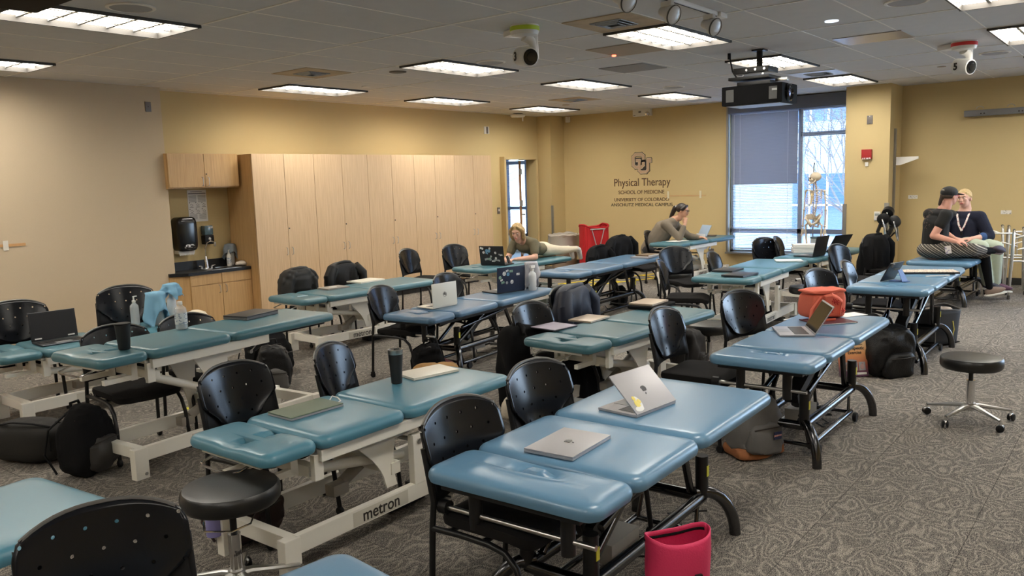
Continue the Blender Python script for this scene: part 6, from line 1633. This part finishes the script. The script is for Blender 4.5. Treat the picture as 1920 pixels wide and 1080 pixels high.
t.location = t.location + Vector((-.17, -.14, 0))
# ---- 2: ponytailed person at the logo wall table
t = thing('person', 'person with dark ponytail in taupe jacket, chin on hand, sitting by logo wall', 'person', (11.9, 6.5, .0))
HM = frame((12.0, 6.03, 1.130), (.10, -.96, -.20))
pel, chs, nck = Vector((11.84, 6.52, .52)), Vector((11.93, 6.33, .83)), Vector((11.98, 6.17, .985))
sk = head_prims(HM, .95) + [('c', (11.99, 6.10, 1.03), nck, .05, .055), ('c', nck, chs, .07, .13), ('c', chs, pel, .12, .13)]
s1, e1_, w1 = Vector((11.80, 6.24, .93)), Vector((11.86, 6.02, .715)), Vector((11.95, 5.965, .93))
s2_, e2_, w2 = Vector((12.10, 6.25, .93)), Vector((12.14, 6.0, .72)), Vector((12.12, 5.80, .705))
sk += limb([chs, s1, e1_, w1], [.1, .052, .040, .025]) + limb([chs, s2_, e2_, w2], [.1, .052, .040, .025])
sk += hand_prims(frame(w1, (.2, .03, .95), (-.9, -.1, .2)), 48, 1); sk += hand_prims(frame(w2, (.0, -1, .02)), 25, 1)
lg = []
for dx in (-.09, .09):
    k_, a_ = Vector((11.86 + dx, 6.10, .50)), Vector((11.86 + dx, 6.12, .09)); lg += limb([pel + Vector((dx, 0, 0)), k_, a_], [.09, .06, .042])
sk += [(p[0], p[1], p[2], p[3] * .8, p[4] * .8) for p in lg]
fig('body', M_SKIN2, t, sk, .006)
M_TAUPE = mat('taupe_jacket_cloth', (.19, .155, .115), .85, bump=.3, bscale=22)
fig('jacket', M_TAUPE, t, [('c', nck + Vector((0, .03, -.04)), chs, .095, .165), ('c', chs, pel, .160, .165), ('e', nck + Vector((0, .02, -.02)), (.15, .085, .07))] + limb([nck + Vector((-.06, .03, -.06)), s1, e1_, e1_.lerp(w1, .75)], [.08, .070, .058, .042]) + limb([nck + Vector((.06, .03, -.06)), s2_, e2_, e2_.lerp(w2, .85)], [.08, .070, .058, .042]), .008)
fig('collar', M_TAUPE, t, [('c', nck + Vector((-.05, .03, .02)), nck + Vector((0, -.06, .0)), .022, .014), ('c', nck + Vector((.05, .03, .02)), nck + Vector((0, -.06, 0)), .022, .014), ('c', nck + Vector((-.05, .03, .02)), nck + Vector((.05, .03, .02)), .022, .022)], .006)
fig('trousers', mat('dark_trousers', (.03, .03, .035), .9), t, lg + [('e', pel, (.17, .15, .12))], .010)
for dx in (-.09, .09): shoe(t, frame((11.86 + dx, 6.09, .045), (0, -1, 0)), M_BLACKP)
P_ = lambda c: HM @ Vector(c)
M_DKHAIR = mat('dark_brown_hair', (.018, .010, .007), .35, noise_amt=.4, nscale=60, bump=.4, bscale=140)
fig('hair', M_DKHAIR, t, [('e', (-.024, 0, .040), (.096, .081, .084), None, HM), ('c', P_((.045, .03, .09)), P_((.0, .078, .03)), .02, .02), ('c', P_((.045, -.03, .09)), P_((.0, -.078, .03)), .02, .02), ('c', P_((-.09, 0, .05)), P_((-.135, 0, .02)), .035, .040), ('c', P_((-.135, 0, .02)), P_((-.165, 0, -.09)), .042, .034), ('c', P_((-.165, 0, -.09)), P_((-.20, 0, -.20)), .034, .010)], .006, 3)
b = MB(); b.ell((-.115, -.03, .055), (.012, .012, .016), M=Matrix.Translation(-Vector(t.location)) @ HM); b.build('hair_tie', M_PAPER, t)
face(t, HM, .95, (.03, .02, .015))
b = MB(); O = Matrix.Translation(-Vector(t.location)) @ HM
for s in (-1, 1): b.tube([O @ Vector((.092, s * .030 + .018 * math.cos(2 * PI * k / 12), .015 + .014 * math.sin(2 * PI * k / 12))) for k in range(13)], .0018, n=5); b.tube([O @ Vector((.092, s * .048, .018)), O @ Vector((.0, s * .074, .02))], .0018, n=5)
b.build('glasses', M_BLACKP, t)

t.location = t.location + Vector((-.17, -.09, 0))
# ---- 3: person in black cap, back turned, sitting on the blue table
t = thing('person', 'person in black cap and black t-shirt with striped trousers, back to camera, legs crossed', 'person', (11.15, 2.15, .57))
HM = frame((11.18, 2.03, 1.325), (.80, -.60, -.05))
pel, chs, nck = Vector((11.13, 2.17, .68)), Vector((11.14, 2.16, .99)), Vector((11.16, 2.09, 1.175))
sk = head_prims(HM, 1.0) + [('c', (11.165, 2.06, 1.25), nck, .052, .058), ('c', nck, chs, .07, .12), ('c', chs, pel, .12, .14)]
sR, eR_, wR_ = Vector((11.02, 2.03, 1.11)), Vector((10.95, 2.15, .865)), Vector((10.93, 1.90, .800))
sL, eL_, wL_ = Vector((11.28, 2.27, 1.11)), Vector((11.38, 2.12, .88)), Vector((11.24, 1.90, .76))
sk += limb([nck - Vector((0, 0, .05)), sR, eR_, wR_], [.07, .055, .043, .026]) + limb([nck - Vector((0, 0, .05)), sL, eL_, wL_], [.07, .055, .043, .026])
sk += hand_prims(frame(wR_, (.10, -.97, -.05), (-.25, 0, 1)), 26, -1); sk += hand_prims(frame(wL_, (-.5, -.8, -.2)), 35, 1)
kX, aX = Vector((11.02, 1.74, .70)), Vector((11.33, 1.56, .665))       # crossed leg
kD, aD = Vector((11.34, 1.66, .64)), Vector((11.45, 1.60, .20))        # leg hanging down
sk += limb([pel + Vector((-.07, -.05, 0)), kX, aX], [.09, .058, .036]) + limb([pel + Vector((.10, 0, 0)), kD, aD], [.09, .058, .036])
fig('body', mat('skin_pink', (.68, .34, .25), .5, noise_amt=.06, nscale=20), t, sk, .006)
M_TEE = mat('black_tshirt', (.010, .010, .010), .85, bump=.25, bscale=25)
fig('tshirt', M_TEE, t, [('c', nck - Vector((0, -.01, .06)), chs, .10, .155), ('c', chs, pel + Vector((0, 0, .08)), .150, .150), ('e', nck - Vector((0, -.01, .05)), (.13, .16, .06), (0, 0, R(0)))] + limb([nck - Vector((0, 0, .07)), sR, sR.lerp(eR_, .42)], [.08, .075, .072]) + limb([nck - Vector((0, 0, .07)), sL, sL.lerp(eL_, .42)], [.08, .075, .072]), .008)
# faded print on the back
O = Matrix.Translation(-Vector(t.location))
bk = frame((11.14, 2.16, 1.0), (-.75, .66, 0))
rn = random.Random(3); b = MB()
for k in range(44):
    yy, zz = rn.uniform(-.05, .06), rn.uniform(-.13, .12)
    b.ell((.158 - abs(yy) * .35 - abs(zz) * .10, yy, zz), (.004, rn.uniform(.004, .012), rn.uniform(.003, .008)), nu=8, nv=5, M=O @ bk)
b.tube([O @ bk @ Vector((.150 - abs(.07 * math.cos(a)) * .35 - .012, .072 * math.cos(a), .13 + .05 * math.sin(a))) for a in [R(10 + 16 * q) for q in range(11)]], .004, n=5)
b.build('back_print', mat('faded_print', (.14, .09, .075), .8), t)
M_STRIPE = stripes('striped_knit', (.06, .055, .05), (.50, .46, .38), 1, 'Z', .85, .5, [(0, (.05, .045, .04)), (.22, (.42, .38, .31)), (.30, (.06, .055, .05)), (.5, (.20, .18, .15)), (.62, (.05, .045, .04)), (.80, (.48, .44, .36)), (.9, (.08, .07, .06))])
n, l, b_ = nodes_of(M_STRIPE)
for nd in n:
    if nd.type == 'MATH' and nd.operation == 'MULTIPLY': nd.inputs[1].default_value = 14
    if nd.type == 'SEPXYZ':
        src = nd.inputs[0].links[0].from_socket; mpn = n.new('ShaderNodeMapping'); mpn.inputs['Rotation'].default_value = (R(-35), R(0), 0); l.new(src, mpn.inputs[0]); l.new(mpn.outputs[0], nd.inputs[0])
fig('trousers', M_STRIPE, t, [('e', pel + Vector((0, 0, .0)), (.20, .20, .115)), ('c', pel + Vector((-.06, -.04, .0)), kX, .11, .080), ('c', pel + Vector((.09, 0, 0)), kD, .11, .078), ('c', kX, kX.lerp(aX, .45), .08, .062)], .008)
fig('leggings', M_BLACKC, t, limb([kD, kD.lerp(aD, .4), aD], [.062, .056, .038]) + limb([kX.lerp(aX, .3), aX], [.052, .038]), .007)
M_CAPM = mat('black_cap_cloth', (.012, .012, .013), .7)
fig('cap', M_CAPM, t, [('e', (-.014, 0, .055), (.106, .088, .078), None, HM)], .006, 2)
CO = O @ HM
b = MB(); b.ell((.115, 0, .040), (.078, .074, .007), rot=(0, R(10), 0), M=CO); b.build('cap_brim', M_CAPM, t)
b = MB(); b.tube([CO @ Vector((-.112 + .02 * abs(u) ** 2 * 6, u * .09, .075 + .012 * math.cos(u * 4))) for u in [-.4, -.2, 0, .2, .4]], .0045, n=6); b.build('cap_lettering', mat('cap_cream', (.5, .45, .35), .7), t)
P_ = lambda c: HM @ Vector(c)
fig('hair', mat('short_dark_hair', (.05, .03, .02), .7), t, [('e', (-.022, 0, .012), (.090, .077, .05), None, HM), ('c', P_((-.09, .02, .02)), P_((-.115, .03, -.09)), .028, .018)], .006)
face(t, HM, 1.0)
b = MB()
for s in (-1, 1): b.tube([CO @ Vector((.090, s * .032 + .021 * math.cos(2 * PI * k / 12), .012 + .016 * math.sin(2 * PI * k / 12))) for k in range(13)], .0045, n=6); b.tube([CO @ Vector((.088, s * .05, .018)), CO @ Vector((.0, s * .077, .02))], .004, n=6)
b.build('red_glasses', mat('red_frame', (.40, .02, .03), .3), t)
b = MB(); b.box((0, 0, 0), (.075, .004, .095), rot=(R(0), R(12), R(70))); bd = b.build('name_badge', printed('badge_print', (.72, .66, .62), (.35, .3, .4), 30, 30, .6), t); bd.location = Vector((10.93, 1.98, .70)) - Vector(t.location)
shoe(t, frame((11.36, 1.54, .68), (.65, -.30, -.10), (.25, -.85, .3)), mat('dark_red_shoe', (.05, .035, .05), .6), mat('shoe_sole_brown', (.22, .12, .09), .6))
shoe(t, frame((11.47, 1.58, .14), (.55, -.80, .18)), mat('taupe_shoe', (.26, .19, .15), .7), M_WHITEP)

# ---- 4: blond person with lanyard
t = thing('person', 'blond person in navy sweater and pale trousers wearing a white lanyard, facing camera', 'person', (12.0, 1.98, .57))
HM = frame((11.90, 1.99, 1.275), (-.97, .20, -.06), (0.0, .12, 1))
pel, chs, nck = Vector((12.0, 1.98, .68)), Vector((11.96, 1.99, .93)), Vector((11.93, 1.99, 1.11))
sk = head_prims(HM, 1.05) + [('c', (11.92, 1.99, 1.19), nck, .055, .06), ('c', nck, chs, .07, .13), ('c', chs, pel, .13, .16)]
sA, eA, wA = Vector((11.92, 2.165, 1.04)), Vector((11.86, 2.24, .80)), Vector((11.70, 2.05, .775))
sB, eB, wB = Vector((11.94, 1.815, 1.04)), Vector((11.93, 1.70, .80)), Vector((11.73, 1.86, .775))
sk += limb([nck - Vector((0, 0, .06)), sA, eA, wA], [.08, .06, .048, .030]) + limb([nck - Vector((0, 0, .06)), sB, eB, wB], [.08, .06, .048, .030])
sk += hand_prims(frame(wA, (-.35, -.93, -.05), (-.3, 0, 1)), 30, -1, .95); sk += hand_prims(frame(wB, (-.35, .93, .0), (-.3, 0, 1)), 30, 1, .95)
kA, aA = Vector((11.66, 1.74, .68)), Vector((11.72, 1.66, .24)); kB, aB = Vector((11.80, 1.60, .665)), Vector((11.84, 1.60, .22))
lg = limb([pel + Vector((-.08, .02, 0)), kA, aA], [.125, .088, .070]) + limb([pel + Vector((0, -.10, 0)), kB, aB], [.125, .088, .070])
sk += [(p[0], p[1], p[2], p[3] * .75, p[4] * .6) for p in lg]
fig('body', mat('skin_fair', (.74, .43, .33), .5, noise_amt=.06, nscale=20), t, sk, .006)
M_NAVY = mat('navy_sweater_knit', (.008, .011, .030), .9, bump=.3, bscale=60)
fig('sweater', M_NAVY, t, [('c', nck - Vector((0, 0, .07)), chs, .105, .165), ('c', chs, pel + Vector((0, 0, .06)), .165, .175), ('e', nck - Vector((0, 0, .07)), (.09, .17, .06))] + limb([nck - Vector((0, 0, .08)), sA, eA, eA.lerp(wA, .25)], [.085, .082, .072, .062]) + limb([nck - Vector((0, 0, .08)), sB, eB, eB.lerp(wB, .25)], [.085, .082, .072, .062]), .008)
for e_, w_ in ((eA, wA), (eB, wB)): fig('blue_cuff', mat('blue_cuff', (.03, .08, .22), .8), t, limb([e_.lerp(w_, .22), e_.lerp(w_, .36)], [.062, .058]), .007)
fig('trousers', mat('pale_green_trousers', (.46, .52, .41), .85, bump=.3, bscale=22), t, [('e', pel, (.20, .21, .13))] + lg, .009)
P_ = lambda c: HM @ Vector(c)
fig('hair', mat('blond_hair', (.62, .45, .22), .5, noise_amt=.4, nscale=60, bump=.4, bscale=120), t, [('e', (-.022, 0, .043), (.101, .084, .090), None, HM), ('c', P_((.050, .045, .085)), P_((-.01, .080, .02)), .012, .016), ('c', P_((.050, -.045, .085)), P_((-.01, -.080, .02)), .012, .016), ('c', P_((-.10, 0, .03)), P_((-.12, 0, -.02)), .035, .03)], .006, 3)
face(t, HM, 1.05, (.35, .22, .12), (.60, .16, .17))
O = Matrix.Translation(-Vector(t.location))
b = MB()
for s in (-1, 1): b.tube([O @ Vector(p) for p in [(11.95, 1.99 + s * .065, 1.135), (11.835, 1.99 + s * .065, 1.07), (11.79, 1.99 + s * .035, .95), (11.785, 1.99, .87)]], .011, n=8, flat=.35)
b.build('lanyard', printed('lanyard_print', (.74, .68, .64), (.35, .08, .10), 45, 45, .6), t)
b = MB(); b.box(O @ Vector((11.785, 1.99, .835)), (.014, .028, .05), bev=.003); b.build('lanyard_clip', M_BLACKP, t)
b = MB(); b.tube([wB + Vector(t.location) * -1 + Vector((.012 * math.cos(2 * PI * k / 16) + .02, .012 * math.cos(2 * PI * k / 16), .030 * math.sin(2 * PI * k / 16))) for k in range(17)], .010, n=8); b.build('watch', M_BLACKP, t)
shoe(t, frame((11.70, 1.63, .17), (-.3, -.9, -.1)), mat('dark_blue_shoe', (.03, .035, .06), .6)); shoe(t, frame((11.84, 1.57, .15), (.1, -.95, -.1)), mat('pink_navy_shoe', (.10, .04, .08), .6))

# ================================================================ SKELETON ON A STAND
M_BONE = mat('bone_plastic', (.68, .58, .44), .45)
t = thing('anatomical_skeleton', 'life-size anatomical skeleton hanging from a stand before the right window half', 'skeleton', (12.45, 4.08, 0), R(166))
# local: +x is the front
b = MB(); b.ell((-.01, 0, 1.61), (.085, .064, .070), nu=24, nv=16); b.ell((.055, 0, 1.565), (.035, .045, .035)); b.ell((.055, 0, 1.545), (.03, .032, .022)); skl = b.build('skull', M_BONE, t); skl.rotation_euler = (0, 0, R(-42))
b = MB(); b.tube([(.0, .045, 1.56), (.03, .046, 1.52), (.085, .018, 1.505), (.09, 0, 1.503), (.085, -.018, 1.505), (.03, -.046, 1.52), (.0, -.045, 1.56)], .009, n=8); b.build('jaw', M_BONE, skl)
for s in (-1, 1):
    b = MB(); b.ell((.074, s * .028, 1.590), (.012, .015, .014)); b.build('eye_socket', mat('socket_brown', (.09, .05, .03), .8), skl)
b = MB(); b.ell((.088, 0, 1.563), (.008, .009, .014)); b.build('nose_opening', M_DARKGAP, skl)
b = MB()
sp_pts = []
for k in range(25):
    z = 1.535 - k * .0225; x = -.03 - .03 * math.sin((1.535 - z) / .55 * PI * 1.6 - .6); sp_pts.append((x, 0, z))
    b.ell((x, 0, z), (.018, .020, .0095), nu=10, nv=6); b.ell((x - .022, 0, z - .004), (.014, .005, .006), nu=8, nv=5)
b.tube(sp_pts, .010, n=8); b.build('spine', M_BONE, t)
for s in (-1, 1):
    for k in range(12):
        z0 = 1.385 - k * .0275; wd = .060 + .055 * math.sin(min(1, (k + 1) / 7) * PI / 2); dpt = .115 if k < 8 else .06
        pts = []
        ext = 1.0 if k < 8 else .62
        for q in range(11):
            a = PI * q / 10 * ext; pts.append((-.045 + (dpt * .5 + .045) * (1 - math.cos(a)) * .78 - .01, s * wd * math.sin(a) * 1.05 + s * .012, z0 - .065 * q / 10))
        b = MB(); b.tube(pts, .0052, n=6, flat=.7); b.build('rib', M_BONE, t)
b = MB(); b.box((.082, 0, 1.28), (.012, .030, .17), rot=(0, R(-10), 0), bev=.004); b.build('sternum', mat('bone_yellow', (.70, .55, .28), .5), t)
for s in (-1, 1):
    b = MB(); b.tube([(.065, s * .015, 1.395), (.05, s * .07, 1.41), (.0, s * .14, 1.415)], .0075, n=8); b.build('collarbone', M_BONE, t)
    b = MB(); b.prism([(-.0, 0), (.08, .03), (.05, -.10), (.02, -.13)], -.004, .004, M=Matrix.Translation((-.075, s * .05, 1.39)) @ Matrix.Rotation(R(90), 4, 'X') @ Matrix.Rotation(R(s * 50), 4, 'Y')); b.build('shoulder_blade', M_BONE, t)
    b = MB(); b.ell((-.01, s * .155, 1.395), (.021, .021, .021)); b.tube([(-.01, s * .158, 1.385), (-.01, s * .175, 1.24), (-.01, s * .18, 1.12)], [.012, .0095, .013], n=8); b.ell((-.01, s * .18, 1.115), (.016, .024, .014)); b.build('upper_arm_bone', M_BONE, t)
    b = MB(); b.tube([(-.005, s * .172, 1.105), (.0, s * .175, .99), (.01, s * .178, .885)], [.008, .007, .008], n=8); b.tube([(-.012, s * .188, 1.105), (-.004, s * .192, .99), (.01, s * .19, .885)], [.008, .007, .008], n=8); b.ell((.01, s * .184, .87), (.016, .022, .016)); b.build('forearm_bones', M_BONE, t)
    b = MB()
    for q in range(5):
        y0 = s * (.166 + .009 * q); xx = .012 + .006 * (2 - abs(q - 2)); b.tube([(.01, s * .184, .862), (xx, y0, .80), (xx + .006, y0 + s * .003 * (q - 2), .745), (xx + .018, y0 + s * .004 * (q - 2), .70 + .018 * abs(q - 2))], .0045, n=6)
    b.build('hand_bones', M_BONE, t)
b = MB()
for s in (-1, 1):
    b.tube([(-.045, s * .02, .985), (-.035, s * .07, 1.035), (.02, s * .115, 1.03), (.05, s * .115, .985), (.03, s * .08, .94), (.045, s * .03, .905), (.052, 0, .90)], [.022, .020, .014, .014, .022, .014, .012], n=10)
    b.tube([(.02, s * .085, .93), (.0, s * .06, .86), (.035, s * .03, .87), (.05, s * .02, .905)], [.016, .014, .010, .010], n=8)
    def wf(u, v, s=s): return (-.045 + .085 * u, s * (.025 + .085 * u) , .965 + .065 * v * math.sin(PI * (.25 + .6 * u)) * 1.1)
    b.grid(8, 4, wf)
b.ell((-.05, 0, .96), (.022, .035, .055)); b.build('pelvis', M_BONE, t, solid=.006)
for s in (-1, 1):
    b = MB(); b.ell((.015, s * .095, .915), (.022, .022, .022)); b.tube([(.015, s * .10, .91), (.01, s * .135, .885), (.015, s * .125, .72), (.02, s * .10, .52)], [.013, .015, .0125, .017], n=10); b.ell((.02, s * .10, .50), (.024, .034, .022)); b.ell((.05, s * .10, .505), (.009, .018, .020)); b.build('thigh_bone', M_BONE, t)
    b = MB(); b.ell((.02, s * .10, .47), (.022, .032, .016)); b.tube([(.02, s * .095, .47), (.018, s * .095, .30), (.015, s * .09, .12)], [.015, .011, .013], n=8); b.tube([(.005, s * .125, .455), (.005, s * .118, .30), (.008, s * .105, .11)], .0065, n=6); b.build('shin_bones', M_BONE, t)
    b = MB(); b.ell((-.0, s * .095, .085), (.035, .022, .028))
    for q in range(5): b.tube([(.01, s * (.08 + .008 * q), .08), (.08, s * (.072 + .013 * q), .06), (.13, s * (.07 + .015 * q), .045)], .006, n=6)
    b.build('foot_bones', M_BONE, t)
b = MB(); b.tube([(-.11, -.09, .03), (-.11, -.09, 1.70), (-.105, -.085, 1.77), (-.08, -.06, 1.81), (.02, .0, 1.815), (.05, .02, 1.81)], .0095, n=10); b.cyl((-.01, 0, 1.81), (-.01, 0, 1.675), .003)
for q in range(5): b.tube([(-.11, -.09, .06), (-.11 + .24 * math.cos(q * 1.2566), -.09 + .24 * math.sin(q * 1.2566), .035)], .012, n=8)
b.build('stand_pole', M_STEEL, t)
for q in range(5):
    b = MB(); b.ell((-.11 + .24 * math.cos(q * 1.2566), -.09 + .24 * math.sin(q * 1.2566), .022), (.02, .012, .022)); b.build('caster', M_BLACKP, t)
bpy.context.view_layer.update()
